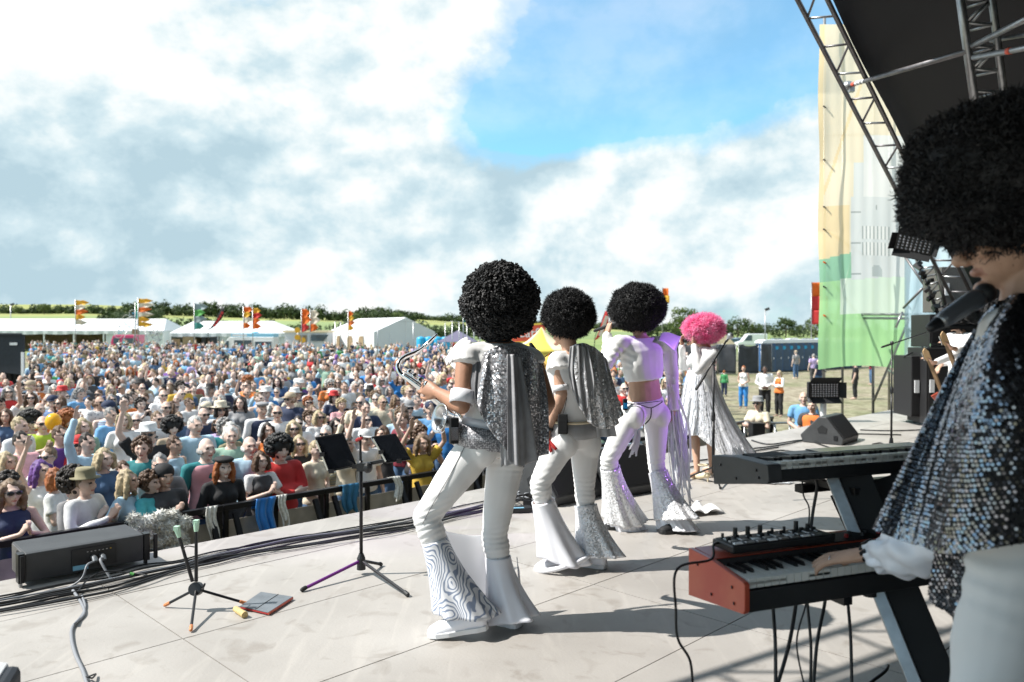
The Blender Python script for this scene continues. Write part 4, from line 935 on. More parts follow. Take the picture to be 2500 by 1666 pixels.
def torso_mb(mb, J, sex='m', inf=0.0, t0=-.2, t1=1.02, s=1.0, bust=True, n=18, belly=0.0, drop=None, flare=0.0):
    T = TORSO_M if sex == 'm' else TORSO_F
    P0, P1, P2 = V(J['pelvis']), V(J['chest']), V(J['neck'])
    la = (V(J['hipR']) - V(J['hipL'])).normalized(); lb = (V(J['shR']) - V(J['shL'])).normalized()
    def sp(t):                                  # quadratic through the three spine points
        a = P0 * (1 - t) * (1 - 2 * t) + P1 * 4 * t * (1 - t) + P2 * t * (2 * t - 1) if t >= 0 else P0 + (P0 - P1).normalized() * (-t) * (P2 - P0).length
        return a
    rings = []
    ts = sorted(set([t for t, _, _ in T if t0 <= t <= t1] + [t0, t1]))
    for t in ts:
        i = max(k for k in range(len(T)) if T[k][0] <= t + 1e-9); j = min(i + 1, len(T) - 1)
        k = 0 if i == j else (t - T[i][0]) / (T[j][0] - T[i][0])
        hw_ = lerp(T[i][1], T[j][1], k) * s + inf; hd = lerp(T[i][2], T[j][2], k) * s + inf
        if flare and t < .45: hw_ += flare * (.45 - t); hd += flare * (.45 - t)
        lat = la.lerp(lb, min(1, max(0, t))).normalized(); up = (sp(t + .05) - sp(t - .05)).normalized(); fw = up.cross(lat).normalized(); lat = fw.cross(up)
        c = sp(t); be = belly * math.exp(-((t - .25) / .2) ** 2)
        rings.append([c + lat * hw_ * math.cos(q) + fw * (hd + (be if math.sin(q) > 0 else 0)) * math.sin(q) for q in [2 * math.pi * k / n for k in range(n)]])
    mb.loft(rings)
    fw = lb.cross(V((0, 0, 1))) * -1
    fw = (V((0, 0, 1)).cross(lb)).normalized()
    if sex == 'f' and bust and t1 > .7:
        for sx in (-1, 1): mb.ell(sp(.66) + lb * sx * .068 * s + fw * .082 * s, (.062 * s + inf, .055 * s + inf, .060 * s + inf))
    return sp
def arm_pts(J, k):
    sh, el, wr = V(J['sh' + k]), V(J['el' + k]), V(J['wr' + k])
    return sh, el, wr
def body_mb(J, sex='m', s=1.0, hands=None, head=True, arms=('L', 'R'), legs=True, feet=True, belly=0.0, fat=1.0):
    mb = MB(); torso_mb(mb, J, sex, 0, s=s, belly=belly)
    a = fat * s * (1.0 if sex == 'm' else .84)
    if head:
        B = basis(J['face'], J.get('hup', V((0, 0, 1)))); hc = V(J['head']); head_mb(mb, hc, B, J.get('hs', 1.0) * s)
        mb.tube([V(J['neck']) - V((0, 0, .03)), V(J['neck']) + V((0, 0, .02)), hc + B @ V((0, -.018, -.07)) * s], [.062 * a, .055 * a, .053 * a], 12, ends=True)
    for k in arms:
        sh, el, wr = arm_pts(J, k)
        mb.ell(sh, (.056 * a,) * 3); mb.tube([lerp(V(J['chest']), V(J['neck']), .8).lerp(sh, .45), sh], [.06 * a, .055 * a], 10, ends=True)
        mb.tube([sh, lerp(sh, el, .35), lerp(sh, el, .75), el], [.052 * a, .050 * a, .042 * a, .038 * a], 12, ends=True)
        mb.tube([el, lerp(el, wr, .25), lerp(el, wr, .6), wr], [.039 * a, .042 * a, .034 * a, .026 * a], 12, ends=True)
        if hands and k in hands: hand_mb(mb, wr, **hands[k])
    if legs:
        for k in 'LR':
            hp, kn, an = V(J['hip' + k]), V(J['kn' + k]), V(J['an' + k])
            mb.tube([hp, lerp(hp, kn, .3), lerp(hp, kn, .7), kn], [.088 * a, .082 * a, .066 * a, .055 * a], 12, ends=True)
            mb.tube([kn, lerp(kn, an, .28), lerp(kn, an, .65), an], [.054 * a, .058 * a, .044 * a, .036 * a], 12, ends=True)
            if feet:
                td = V(J['toe' + k]) - an; th = V((td.x, td.y, 0)).normalized()
                mb.tube([an - th * .03 - V((0, 0, .03)), V(J['toe' + k]) - th * .08 + V((0, 0, .012)), V(J['toe' + k])], [.036 * a, .036 * a, .024 * a], 10, ends=True)
    return mb
def sleeve_mb(mb, J, k, upto=.6, inf=.014, s=1.0, cuff=.012):
    sh, el, wr = arm_pts(J, k); a = s
    mb.ell(sh, (.056 * a + inf,) * 3)
    mb.tube([lerp(V(J['chest']), V(J['neck']), .8).lerp(sh, .45), sh], [.062 * a + inf * .6, .056 * a + inf], 10, ends=True)
    if upto <= 1: mb.tube([sh, lerp(sh, el, .5 * upto), lerp(sh, el, upto)], [.054 * a + inf, .050 * a + inf + cuff * .4, .044 * a + inf + cuff], 12)
    else:
        mb.tube([sh, lerp(sh, el, .5), el], [.054 * a + inf, .048 * a + inf, .041 * a + inf], 12, ends=True); mb.tube([el, lerp(el, wr, .5 * (upto - 1)), lerp(el, wr, upto - 1)], [.042 * a + inf, .037 * a + inf, .029 * a + inf], 12, ends=True)
def legs_mb(mb, J, s=1.0, inf=.012, upto=2.0, sex='m', loose=0.0):
    a = s * (1.0 if sex == 'm' else .9)
    for k in 'LR':
        hp, kn, an = V(J['hip' + k]), V(J['kn' + k]), V(J['an' + k])
        u = min(1, upto); mb.tube([hp, lerp(hp, kn, .3 * u), lerp(hp, kn, .7 * u), lerp(hp, kn, u)], [.090 * a + inf, .084 * a + inf, .068 * a + inf + loose, .057 * a + inf + loose], 14, ends=upto > 1)
        if upto > 1: mb.tube([kn, lerp(kn, an, .28 * (upto - 1)), lerp(kn, an, .65 * (upto - 1)), lerp(kn, an, upto - 1)], [.056 * a + inf + loose, .060 * a + inf + loose, .048 * a + inf + loose, .040 * a + inf + loose], 14, ends=False)
def wrinkle(me, fn):
    n = len(me.vertices); co = np.empty(n * 3); no = np.empty(n * 3); me.vertices.foreach_get('co', co)
    me.vertex_normals.foreach_get('vector', no)
    co = co.reshape(-1, 3); no = no.reshape(-1, 3); d = fn(co); co += no * d[:, None]; me.vertices.foreach_set('co', co.ravel()); me.update()
def axis_wr(p0, p1, centre, width, amp, wl, ph=0.0):
    """folds across a limb running from p0 to p1, strongest around `centre` (0..1)"""
    p0, p1 = np.array(p0), np.array(p1); ax = p1 - p0; ln = np.linalg.norm(ax); ax = ax / ln
    def f(co):
        r = co - p0; t = r @ ax; rad = r - np.outer(t, ax); rr_ = np.linalg.norm(rad, axis=1); ang = np.arctan2(rad[:, 0], rad[:, 1])
        e = np.exp(-((t / ln - centre) / width) ** 2) * (rr_ < .16)
        return amp * e * np.sin(2 * math.pi * t / wl + 1.6 * np.sin(ang + ph) + 1.1 * np.sin(2.0 * ang + t * 20))
    return f
def cloth_noise(amp, k=14.0, ph=0.0):
    def f(co):
        x, y, z = co[:, 0] * k, co[:, 1] * k, co[:, 2] * k
        return amp * (np.sin(x * 1.1 + 1.7 * np.sin(z * .55 + ph)) * np.sin(z * .8 + 1.3 * np.sin(y * .9)) + .5 * np.sin(y * 1.9 + z * 1.3 + ph))
    return f
def face_paint(me, c, B, s, mi_lip=1, mi_eye=2):
    c = V(c); Bt = B.transposed()
    for p in me.polygons:
        q = Bt @ (V(p.center) - c) / s
        if q.y < .05 or abs(q.x) > .06: continue
        if -.074 < q.z < -.055 and abs(q.x) < .026 and q.y > .07: p.material_index = mi_lip
        elif .004 < q.z < .020 and .018 < abs(q.x) < .046 and q.y > .06: p.material_index = mi_eye
# afros and other hair
def afro(name, c, r, n, mat, parent, seed=1, curl=.020, kind='curls', shape=None, flop=(0, 0, 0)):
    rr = random.Random(seed); c = V(c); mb = MB()
    base = MB(); base.ell(c, tuple(x * .93 for x in r), nu=28, nv=20)
    off = len(base.v)
    def surf():
        while True:
            q = V((rr.gauss(0, 1), rr.gauss(0, 1), rr.gauss(0, 1)))
            if q.length > .01: break
        q.normalize(); k = 1 + .085 * mnoise.noise(q * 2.3 + V((seed, 0, 0))) + .06 * mnoise.noise(q * 6 + V((0, seed, 0)))
        return q, c + V((q.x * r[0] * k, q.y * r[1] * k, q.z * r[2] * k))
    if kind == 'curls':                      # tight separate ringlets
        for _ in range(n):
            q, p = surf(); h = rr.uniform(-.6, .9) * curl; x = q.cross(V((rr.uniform(-1, 1), rr.uniform(-1, 1), rr.uniform(-1, 1)))).normalized(); y = q.cross(x)
            a0 = rr.uniform(0, 6.3); rad = curl * rr.uniform(.28, .5); pts = []
            p = p + q * h
            for i in range(6):
                a = a0 + i * 1.25; pts.append(p + (x * math.cos(a) + y * math.sin(a)) * rad + q * (i - 3) * curl * .22)
            mb.tube(pts, curl * rr.uniform(.20, .30), 4, cap=True)
    else:                                    # fine frizz
        for _ in range(n):
            q, p = surf(); p = p - q * rr.uniform(0, .10) * r[0]; d = (q + V((rr.gauss(0, 1), rr.gauss(0, 1), rr.gauss(0, 1))) * .55).normalized(); w = curl * rr.uniform(.10, .22)
            x = d.cross(V((rr.uniform(-1, 1), rr.uniform(-1, 1), rr.uniform(-1, 1)))).normalized(); pts = [p]
            for i in range(3): d = (d + V((rr.gauss(0, 1), rr.gauss(0, 1), rr.gauss(0, 1))) * .7).normalized(); pts.append(pts[-1] + d * curl * rr.uniform(.45, .8))
            vs = []
            for i, z in enumerate(pts): ww = w * (1 - .25 * i); vs += [z - x * ww, z + x * ww]
            mb.add(vs, [(0, 1, 3, 2), (2, 3, 5, 4), (4, 5, 7, 6)])
    base.add(mb.v, mb.f)
    return ob(name, base, mat, parent)
# ------------------------------------------------------------------ the band
def person(label, loc, group='band on stage'):
    return label, loc, group
def finish_body(me, mats, label, J, s, group='performers on the stage'):
    for m in mats: me.materials.append(m)
    if len(mats) > 2: face_paint(me, J['head'], basis(J['face'], J.get('hup', V((0, 0, 1)))), J.get('hs', 1.0) * s)
    o = bpy.data.objects.new('person', me); C.objects.link(o); return tag(o, label, 'person', group)
def bell(name, parent, mat, top_c, top_r, hem_c, hem_r, back, folds=7, amp=.22, tilt=0.0, seed=0, n=72, m=26, up=None, ruffle=0.0, ell=.8, extra=None):
    """flared trouser leg below the knee: pleats that open towards the hem"""
    top_c, hem_c = V(top_c), V(hem_c); ax = (hem_c - top_c); B = V(back).normalized(); B = (B - ax.normalized() * B.dot(ax.normalized())).normalized(); S = ax.normalized().cross(B)
    rs = random.Random(seed); ph = [rs.uniform(0, 6.3) for _ in range(4)]
    def f(a, b):
        q = 2 * math.pi * a; flare = b ** 1.55; r = lerp(top_r, hem_r, flare)
        k = 1 + amp * flare * (.6 * math.sin(folds * q + ph[0] + b * .8) + .4 * math.sin((folds + 3) * q + ph[1]) + .3 * math.sin(2 * q + ph[2])) + ruffle * flare * math.sin(23 * q + ph[3])
        c = top_c + ax * b + B * (.35 * hem_r * flare)
        return c + (B * math.cos(q) * r * k + S * math.sin(q) * r * k * lerp(1.0, ell, b)) + ax.normalized() * (tilt * math.cos(q) * flare) + (extra(q, b) if extra else V((0, 0, 0)))
    mb = MB(); mb.grid(f, n, m); return ob(name, mb, mat, parent, smooth=True, solid=.004)
def cape(name, parent, mat, rows, nu=60, nv=40, folds=9, amp=.02, seed=1, solid=.003, out=None):
    """cloth hanging through rows of points, folds grow downwards"""
    R_ = [[V(p) for p in r] for r in rows]; rs = random.Random(seed); ph = [rs.uniform(0, 6) for _ in range(4)]
    curves = [spline(r, 12) for r in R_]
    def at(c, a):
        x = a * (len(c) - 1); i = min(int(x), len(c) - 2); return lerp(c[i], c[i + 1], x - i)
    def f(a, b):
        pts = [at(c, a) for c in curves]; cv = spline(pts, 10) if len(pts) > 2 else [lerp(pts[0], pts[1], k / 10) for k in range(11)]
        p = at(cv, b); e = .01
        tu = at(curves[-1], min(1, a + e)) - at(curves[-1], max(0, a - e)); dn = pts[-1] - pts[0]; n_ = tu.cross(dn).normalized()
        if out is not None and n_.dot(V(out)) < 0: n_ = -n_
        w = amp * (.25 + .9 * b) * (math.sin(folds * 6.283 * a + ph[0] + .7 * math.sin(b * 3)) + .45 * math.sin(folds * 1.7 * 6.283 * a + ph[1] - b) + .3 * math.sin(3 * 6.283 * a + ph[2] + 2 * b))
        return p + n_ * w
    mb = MB(); mb.grid(f, nu, nv); o = ob(name, mb, mat, parent, smooth=True, solid=solid); return o, f
def band_ring(name, parent, mat, p0, p1, r0, r1, th=.004, n=22):
    p0, p1 = V(p0), V(p1); mb = MB(); mb.tube([p0, lerp(p0, p1, .5), p1], [r0, (r0 + r1) / 2 + .001, r1], n, cap=False); return ob(name, mb, mat, parent, smooth=True, solid=th)
def shoe(name, parent, heel, toe, mat, sole_mat, h=.09, w=.045, lift=0.0):
    heel, toe = V(heel), V(toe); d = (toe - heel); L_ = d.length; d.normalize(); s_ = d.cross(V((0, 0, 1))).normalized(); u = s_.cross(d)
    up = MB(); rings = []
    for t, hw_, hh in ((-.02, .60, .75), (.08, .86, 1.0), (.35, .84, .96), (.6, .96, .66), (.85, .92, .46), (.98, .6, .30), (1.02, .25, .16)):
        rings.append([heel + d * L_ * t + s_ * w * hw_ * math.cos(q) + u * (.022 + h * hh * max(0, math.sin(q)) - (.004 if math.sin(q) < 0 else 0)) for q in [2 * math.pi * k / 14 for k in range(14)]])
    up.loft(rings); o = ob(name, up, mat, parent, smooth=True)
    so = MB(); out = [(t, hw_) for t, hw_ in ((-.04, .35), (.0, .8), (.15, .98), (.4, .92), (.65, 1.04), (.88, .9), (1.0, .55), (1.04, .2))]
    poly = [(L_ * t, w * hw_ * 1.04) for t, hw_ in out] + [(L_ * t, -w * hw_ * 1.04) for t, hw_ in reversed(out)]
    so.prism(poly, (d, s_, u), heel, .026); ob('sole', so, sole_mat, o, bev=.004); return o
def pack(label, c, sz, rz, mats, cat='radio pack', clip=None):
    t = thing('radio_pack', label, cat, c); Mr = Matrix.Rotation(rz, 3, 'Z')
    q = MB(); q.box(c, sz, Mr); ob('pack_body', q, M[mats[0]], t, bev=.006)
    q = MB(); q.box(V(c) + Mr @ V((0, -sz[1] * .5 - .002, -sz[2] * .1)), (sz[0] * .8, .004, sz[2] * .5), Mr); ob('front_plate', q, M[mats[1]], t)
    q = MB(); q.tube(spline([V(c) + V((0, 0, sz[2] * .5)), V(c) + V((.015, .0, sz[2] * .9)), V(c) + V((.03, .03, sz[2] * 1.5))], 6), .0022, 6); ob('lead', q, M['cable_black'], t)
    return t
STRETCH = M['stretch']
mk('sequin_disc', (.28, .29, .32), .18, 1.0)
mk('lips_soft', (.46, .24, .18), .5)
mk('cape_grey', (.36, .36, .38), .5, var=.3, vscale=9, bump=.2, bscale=14)
mk('fringe_silver', (.86, .87, .92), .4, .15)
# ---------------------------------------------------------------- P1: nearest saxophonist
def p1():
    J = dict(pelvis=P(1200, 1068, 4.08), chest=P(1218, 945, 4.09), neck=P(1216, 838, 4.10), head=P(1208, 775, 4.12), face=V((-.62, .78, -.12)),
             hipL=P(1168, 1085, 4.03), hipR=P(1240, 1092, 4.14), shL=P(1140, 872, 4.00), shR=P(1298, 880, 4.20), elL=P(1128, 992, 3.92), elR=P(1338, 985, 4.18), wrL=P(1068, 958, 4.08), wrR=P(1295, 1050, 4.36),
             knL=P(1040, 1262, 3.99), knR=P(1206, 1308, 4.13), anL=P(1128, 1500, 3.98), anR=P(1243, 1505, 4.10), toeL=G(1065, 1556, .03), toeR=G(1215, 1535, .03))
    hands = dict(L=dict(d=P(1015, 935, 4.16) - P(1068, 958, 4.08), n=V((.5, .5, -.3)), side=1, curl=(.5, .6, .4), s=1.02), R=dict(d=V((-.7, .5, -.3)), n=V((0, .3, 1)), side=-1, curl=(.6, .7, .4)))
    me = remeshed(body_mb(J, 'm', 1.0, hands, fat=1.06, belly=.02, feet=False), .0065, 3)
    o = finish_body(me, [M['skin_tan'], M['lips'], M['eye_dark']], 'saxophonist nearest the camera in white flares and a grey sequined cape, curly black afro', J, 1.0)
    afro('hair', P(1220, 737, 4.09), (.184, .184, .188), 5600, M['afro_black'], o, 3, .0175, 'curls')
    v = MB(); torso_mb(v, J, 'm', .013, .02, .985, belly=.02); 
    for k, u in (('L', .12), ('R', .10)): sleeve_mb(v, J, k, u, .012, cuff=.02)
    me = remeshed(v, .009, 3, 'vest'); wrinkle(me, cloth_noise(.0035, 26)); wrinkle(me, axis_wr(J['neck'], J['pelvis'], .3, .3, .003, .035)); ob('vest', me, M['white_cloth'], o)
    wg = MB(); sh = V(J['shL'])           # stiff winged shoulder
    wg.grid(lambda a, b: lerp(lerp(P(1152, 850, 4.0), P(1098, 890, 4.0), a), lerp(P(1140, 838, 4.12), P(1085, 885, 4.18), a), b) + V((0, 0, .035 * math.sin(math.pi * (1 - a) * .8) + .012 * math.sin(b * 9))), 10, 10); ob('shoulder_wing', wg, M['white_cloth'], o, smooth=True, solid=.006)
    pt = MB(); torso_mb(pt, J, 'm', .010, -.2, .12, belly=.01); legs_mb(pt, J, 1.02, .010, 1.5)
    for sx, k in ((-.065, 'L'), (.065, 'R')): pt.ell(V(J['hip' + k]) + V((.02, -.040, .0)), (.090, .082, .115))
    me = remeshed(pt, .0075, 14, 'trousers'); wrinkle(me, axis_wr(J['knL'], J['anL'], .05, .22, .0024, .030)); wrinkle(me, axis_wr(J['knR'], J['anR'], .05, .22, .0022, .028, 2)); wrinkle(me, axis_wr(J['hipR'], J['knR'], .12, .12, .003, .03)); wrinkle(me, cloth_noise(.002, 30, 1)); ob('trousers', me, STRETCH, o)
    sm_ = MB(); hp_, kn_ = V(J['hipL']), V(J['knL']); sm_.tube(spline([hp_ + V((-.055, -.085, .02)), lerp(hp_, kn_, .4) + V((-.035, -.088, 0)), lerp(hp_, kn_, .8) + V((-.015, -.074, 0)), kn_ + V((-.01, -.068, -.02))], 6), .0018, 6); ob('side_seam', sm_, M['grey_cloth'], o)
    bL = (V(J['anL']) - V(J['knL'])).normalized()
    bell('trouser_flare', o, M['swirl'], lerp(V(J['knL']), V(J['anL']), .24), .066, P(1112, 1502, 3.97), .150, V((1, -.15, .2)), 6, .13, .05, 3)
    bell('trouser_flare', o, M['satin_white'], lerp(V(J['knR']), V(J['anR']), .26), .066, P(1226, 1508, 4.10), .145, V((.9, -.45, 0)), 5, .24, -.01, 5)
    sw = MB(); sw.grid(lambda a, b: lerp(lerp(P(1262, 1360, 4.12), P(1272, 1505, 4.10), b), lerp(P(1264, 1380, 4.16), P(1288 - 12 * math.sin(b * 3), 1440 + 40 * b, 4.22), b), a) + V((0, .012 * math.sin(b * 14 + a * 5), 0)), 8, 16); ob('flare_godet', sw, M['swirl'], o, smooth=True, solid=.004)
    tr_ = MB(); tr_.grid(lambda a, b: lerp(lerp(P(1083, 1296, 4.06), P(1122, 1500, 4.0), b), lerp(P(1212, 1300, 4.26), P(1232, 1470 , 4.22), b), a) + V((0, .012 * math.sin(a * 7 + b * 2) * (.3 + b), -.02 * math.sin(a * 3.1) * (1 - b))), 24, 20); ob('flare_panel', tr_, M['sheer_white'], o, smooth=True, solid=.004)
    # shoes
    shoe('shoe', o, G(1188, 1545, .012) + V((-.0, -.02, .03)), G(1050, 1556, 0), M['satin_white'], M['white_plastic'], .10, .05)
    shoe('shoe', o, G(1268, 1532, 0), G(1212, 1518, 0), M['satin_white'], M['white_plastic'], .09, .048)
    # belt, sash
    sp_ = MB(); torso_mb(sp_, J, 'm', .020, .09, .16, belly=.02); ob('belt', sp_, M['satin_white'], o, smooth=True)
    bk = MB(); bk.box(P(1172, 1058, 3.93), (.022, .012, .045), R(10)); ob('buckle', bk, M['black_shiny'], o)
    sa = MB(); torso_mb(sa, J, 'm', .030, -.115, .085, flare=.03); ob('hip_sash', sa, M['mesh_holes'], o, smooth=True)
    # cape in two layers of sheer sequined cloth
    rows = [[P(1183, 862, 3.97), P(1228, 842, 3.97), P(1290, 856, 4.06), P(1322, 892, 4.16)], [P(1172, 935, 3.90), P(1225, 945, 3.90), P(1290, 965, 3.97), P(1333, 985, 4.10)], [P(1163, 985, 3.88), P(1205, 1062, 3.87), P(1268, 1122, 3.92), P(1334, 1110, 4.06)]]
    cape('cape', o, M['sequin_dark'], rows, 90, 50, 3.2, .011, 2, out=V((0, -1, 0)))
    rows = [[P(1140, 872, 3.97), P(1165, 868, 3.965), P(1190, 866, 3.96)], [P(1150, 930, 3.93), P(1160, 945, 3.90), P(1175, 955, 3.89)], [P(1156, 965, 3.92), P(1162, 985, 3.89), P(1175, 1015, 3.87)]]
    cape('cape_edge', o, M['dark_sheer'], rows, 20, 24, 3, .006, 5, out=V((0, -1, 0)))
    rows = [[P(1238, 866, 3.94), P(1256, 866, 3.94), P(1272, 872, 3.97)], [P(1238, 1000, 3.87), P(1266, 1004, 3.87), P(1296, 1000, 3.94)], [P(1240, 1124, 3.87), P(1270, 1140, 3.87), P(1312, 1122, 3.95)]]
    cape('cape_fold', o, M['cape_grey'], rows, 60, 40, 2.3, .012, 8, out=V((0, -1, 0)))
    rows = [[P(1222, 1085, 3.9), P(1268, 1100, 3.9)], [P(1224, 1140, 3.92), P(1268, 1130, 3.9)]]
    cape('cape_tail', o, M['sheer_grey'], rows, 20, 12, 2, .008, 9, out=V((0, -1, 0)))
    ch = MB(); ch.tube([V(J['neck']) + V((.064 * math.cos(q), .064 * math.sin(q), .018 + .01 * math.sin(q))) for q in [2 * math.pi * k / 20 for k in range(21)]], .006, 6); ob('neck_strap', ch, M['necklace'], o)
    el, wr = V(J['elL']), V(J['wrL']); sh = V(J['shL'])
    band_ring('arm_cuff', o, M['satin_white'], lerp(el, wr, .02) + V((0, 0, .01)), lerp(sh, el, .70), .058, .060, .008)
    pack('silver and black radio pack at the hip of the nearest saxophonist', P(1108, 1052, 3.93), (.045, .03, .13), R(20), ('black_plastic', 'silver'))
    # tenor saxophone
    sx = thing('saxophone', 'dark silver saxophone held low by the nearest performer', 'saxophone', P(1060, 950, 4.18))
    q = MB(); q.tube(spline([P(1064, 820, 4.28), P(1046, 838, 4.27), P(1020, 858, 4.25), P(988, 872, 4.22), P(973, 888, 4.20), P(974, 908, 4.19), P(990, 922, 4.18)], 6), [.006] * 4 + [.009] * 8 + [.0125] * 12 + [.014] * 13, 12); ob('neck_tube', q, M['chrome'], sx, smooth=True)
    q = MB(); q.tube([P(1066, 817, 4.285), P(1052, 832, 4.275), P(1038, 845, 4.265)], [.006, .012, .012], 10, ends=True); ob('mouthpiece', q, M['chrome'], sx, smooth=True)
    body = spline([P(985, 916, 4.185), P(1012, 935, 4.17), P(1060, 972, 4.16), P(1105, 1010, 4.15), P(1125, 1045, 4.13)], 6)
    q = MB(); q.tube(body, [.016 + .012 * i / (len(body) - 1) for i in range(len(body))], 14); ob('body_tube', q, M['chrome'], sx, smooth=True)
    q = MB(); bw_ = spline([P(1125, 1045, 4.13), P(1128, 1072, 4.10), P(1112, 1075, 4.06)], 5); q.tube(bw_, .032, 14); ob('bow', q, M['chrome'], sx, smooth=True)
    c0, c1 = P(1112, 1030, 4.04), P(1066, 1020, 3.98); ax = (c1 - c0).normalized()
    q = MB(); q.lathe([(.034, 0), (.038, .04), (.048, .07), (.066, .092), (.078, .098), (.074, .1), (.056, .085), (.034, .05), (.028, .01)], basis(ax.cross(V((0, 0, 1))), ax) if False else ax.to_track_quat('Z', 'Y').to_matrix(), c0, 26, cap=False); ob('bell', q, M['silver'], sx, smooth=True)
    for i, (px, py, r) in enumerate(((1000, 908, .012), (1012, 917, .013), (1026, 928, .014), (1042, 938, .015), (1082, 968, .02), (1060, 955, .018))):
        q = MB(); q.lathe([(r, 0), (r, .006), (r * .6, .009), (0, .009)], Matrix.Rotation(R(70), 3, 'X'), P(px, py, 4.12), 12); ob('key_cup', q, M['chrome'], sx)
    for dz in (0, .02):
        q = MB(); q.tube(spline([P(984, 905, 4.15) + V((0, 0, dz)), P(1030, 930, 4.13) + V((0, 0, dz * .5)), P(1068, 962, 4.12)], 5), .0032, 6); ob('key_rod', q, M['chrome'], sx)
    q = MB(); q.tube([V(P(1075, 1047, 4.0)) + V((.022 * math.cos(a), 0, .022 * math.sin(a))) for a in [k * .42 for k in range(16)]], .003, 6); ob('key_guard', q, M['chrome'], sx)
p1()
# ---------------------------------------------------------------- P2: second saxophonist
def p2():
    J = dict(pelvis=P(1402, 1055, 5.11), chest=P(1402, 960, 5.10), neck=P(1392, 862, 5.10), head=P(1378, 800, 5.11), face=V((-.7, .7, -.1)),
             hipL=P(1372, 1078, 5.06), hipR=P(1428, 1082, 5.17), shL=P(1362, 885, 5.02), shR=P(1462, 892, 5.2), elL=P(1372, 962, 4.98), elR=P(1455, 985, 5.3), wrL=P(1336, 1052, 5.02), wrR=P(1400, 1020, 5.42),
             knL=P(1318, 1180, 4.98), knR=P(1427, 1195, 5.15), anL=P(1350, 1355, 5.05), anR=P(1440, 1368, 5.10), toeL=G(1318, 1392, .03), toeR=G(1412, 1385, .03))
    hands = dict(L=dict(d=V((-.10, .05, -1)), n=V((.9, .4, 0)), side=-1, curl=((.3, .5, .4), (.5, .7, .5), (.7, .8, .5), (.8, .9, .5)), s=1.0), R=dict(d=V((-.7, .3, -.2)), n=V((0, .3, 1)), side=-1, curl=(.6, .7, .4)))
    me = remeshed(body_mb(J, 'm', .96, hands, feet=False), .0075, 2)
    o = finish_body(me, [M['skin_lighter'], M['lips'], M['eye_dark']], 'second saxophonist, silver cape, left arm hanging with a red wrist ribbon', J, .96)
    afro('hair', P(1388, 768, 5.10), (.170, .170, .160), 22000, M['afro_black'], o, 5, .013, 'frizz')
    v = MB(); torso_mb(v, J, 'm', .013, .0, .985, s=.96)
    for k in 'LR': sleeve_mb(v, J, k, .22, .016, .96, cuff=.03)
    me = remeshed(v, .010, 3, 'top'); wrinkle(me, cloth_noise(.005, 22, 1)); ob('top', me, M['white_cloth'], o)
    fl = MB(); fl.grid(lambda a, b: lerp(lerp(P(1350, 870, 5.0), P(1352, 985, 5.04), b), lerp(P(1340, 880, 5.05), P(1312 + 30 * b, 918 + 70 * b, 5.12), b), a) + V((0, .02 * math.sin(b * 7), 0)), 8, 12); ob('front_flap', fl, M['white_cloth'], o, smooth=True, solid=.004)
    pt = MB(); torso_mb(pt, J, 'm', .010, -.2, .14, s=.96); legs_mb(pt, J, .98, .010, 1.36)
    for k in 'LR': pt.ell(V(J['hip' + k]) + V((.02, -.040, .0)), (.086, .078, .110))
    me = remeshed(pt, .0085, 12, 'trousers'); wrinkle(me, axis_wr(J['knL'], J['anL'], .02, .22, .0022, .032)); wrinkle(me, axis_wr(J['knR'], J['anR'], .0, .22, .0022, .030, 2)); ob('trousers', me, STRETCH, o)
    bell('trouser_flare', o, M['satin_white'], lerp(V(J['knL']), V(J['anL']), .24), .072, P(1355, 1362, 5.03), .158, V((.9, -.3, .25)), 5, .17, .06, 8)
    bell('trouser_flare', o, M['sequin_white'], lerp(V(J['knR']), V(J['anR']), .22), .072, P(1445, 1358, 5.09), .145, V((.9, -.3, 0)), 7, .20, .02, 4)
    hm = MB(); hm.tube([P(1355, 1362, 5.03) + V((.17 * math.cos(q) + .05, .13 * math.sin(q), -.02 + .05 * math.cos(q))) for q in [2 * math.pi * k / 26 for k in range(27)]], .016, 8, cap=False); ob('flare_hem', hm, M['satin_white'], o, smooth=True)
    shoe('shoe', o, G(1395, 1382, 0), G(1318, 1392, 0), M['satin_white'], M['white_plastic'], .08, .045); shoe('shoe', o, G(1478, 1388, 0), G(1405, 1378, 0), M['satin_white'], M['white_plastic'], .08, .045)
    sa = MB(); torso_mb(sa, J, 'm', .024, -.06, .16, s=.96); ob('hip_sash', sa, M['sheer_grey'], o, smooth=True)
    be = MB(); torso_mb(be, J, 'm', .027, .14, .17, s=.96); ob('belt', be, M['cream_tent'], o, smooth=True)
    rows = [[P(1392, 846, 4.98), P(1425, 838, 5.0), P(1462, 856, 5.08), P(1482, 880, 5.16)], [P(1396, 900, 4.95), P(1432, 935, 4.93), P(1478, 950, 5.0), P(1505, 960, 5.12)], [P(1415, 985, 4.95), P(1442, 1036, 4.93), P(1492, 1046, 4.98), P(1522, 1010, 5.10)]]
    cape('cape', o, M['sequin_silver'], rows, 60, 44, 5, .014, 12, out=V((0, -1, 0)))
    rows = [[P(1392, 848, 4.97), P(1412, 842, 4.97), P(1436, 850, 4.99)], [P(1388, 905, 4.95), P(1415, 930, 4.93), P(1450, 925, 4.94)], [P(1398, 955, 4.94), P(1422, 1005, 4.92), P(1448, 975, 4.94)]]
    cape('cape_lining', o, M['sheer_grey'], rows, 40, 30, 4, .012, 13, out=V((0, -1, 0)))
    rows = [[P(1455, 1035, 4.99), P(1500, 1036, 5.02)], [P(1458, 1068, 5.0), P(1505, 1066, 5.02)]]
    cape('cape_tail', o, M['sheer_grey'], rows, 16, 8, 2, .006, 14, out=V((0, -1, 0)))
    sh, el, wr = V(J['shL']), V(J['elL']), V(J['wrL'])
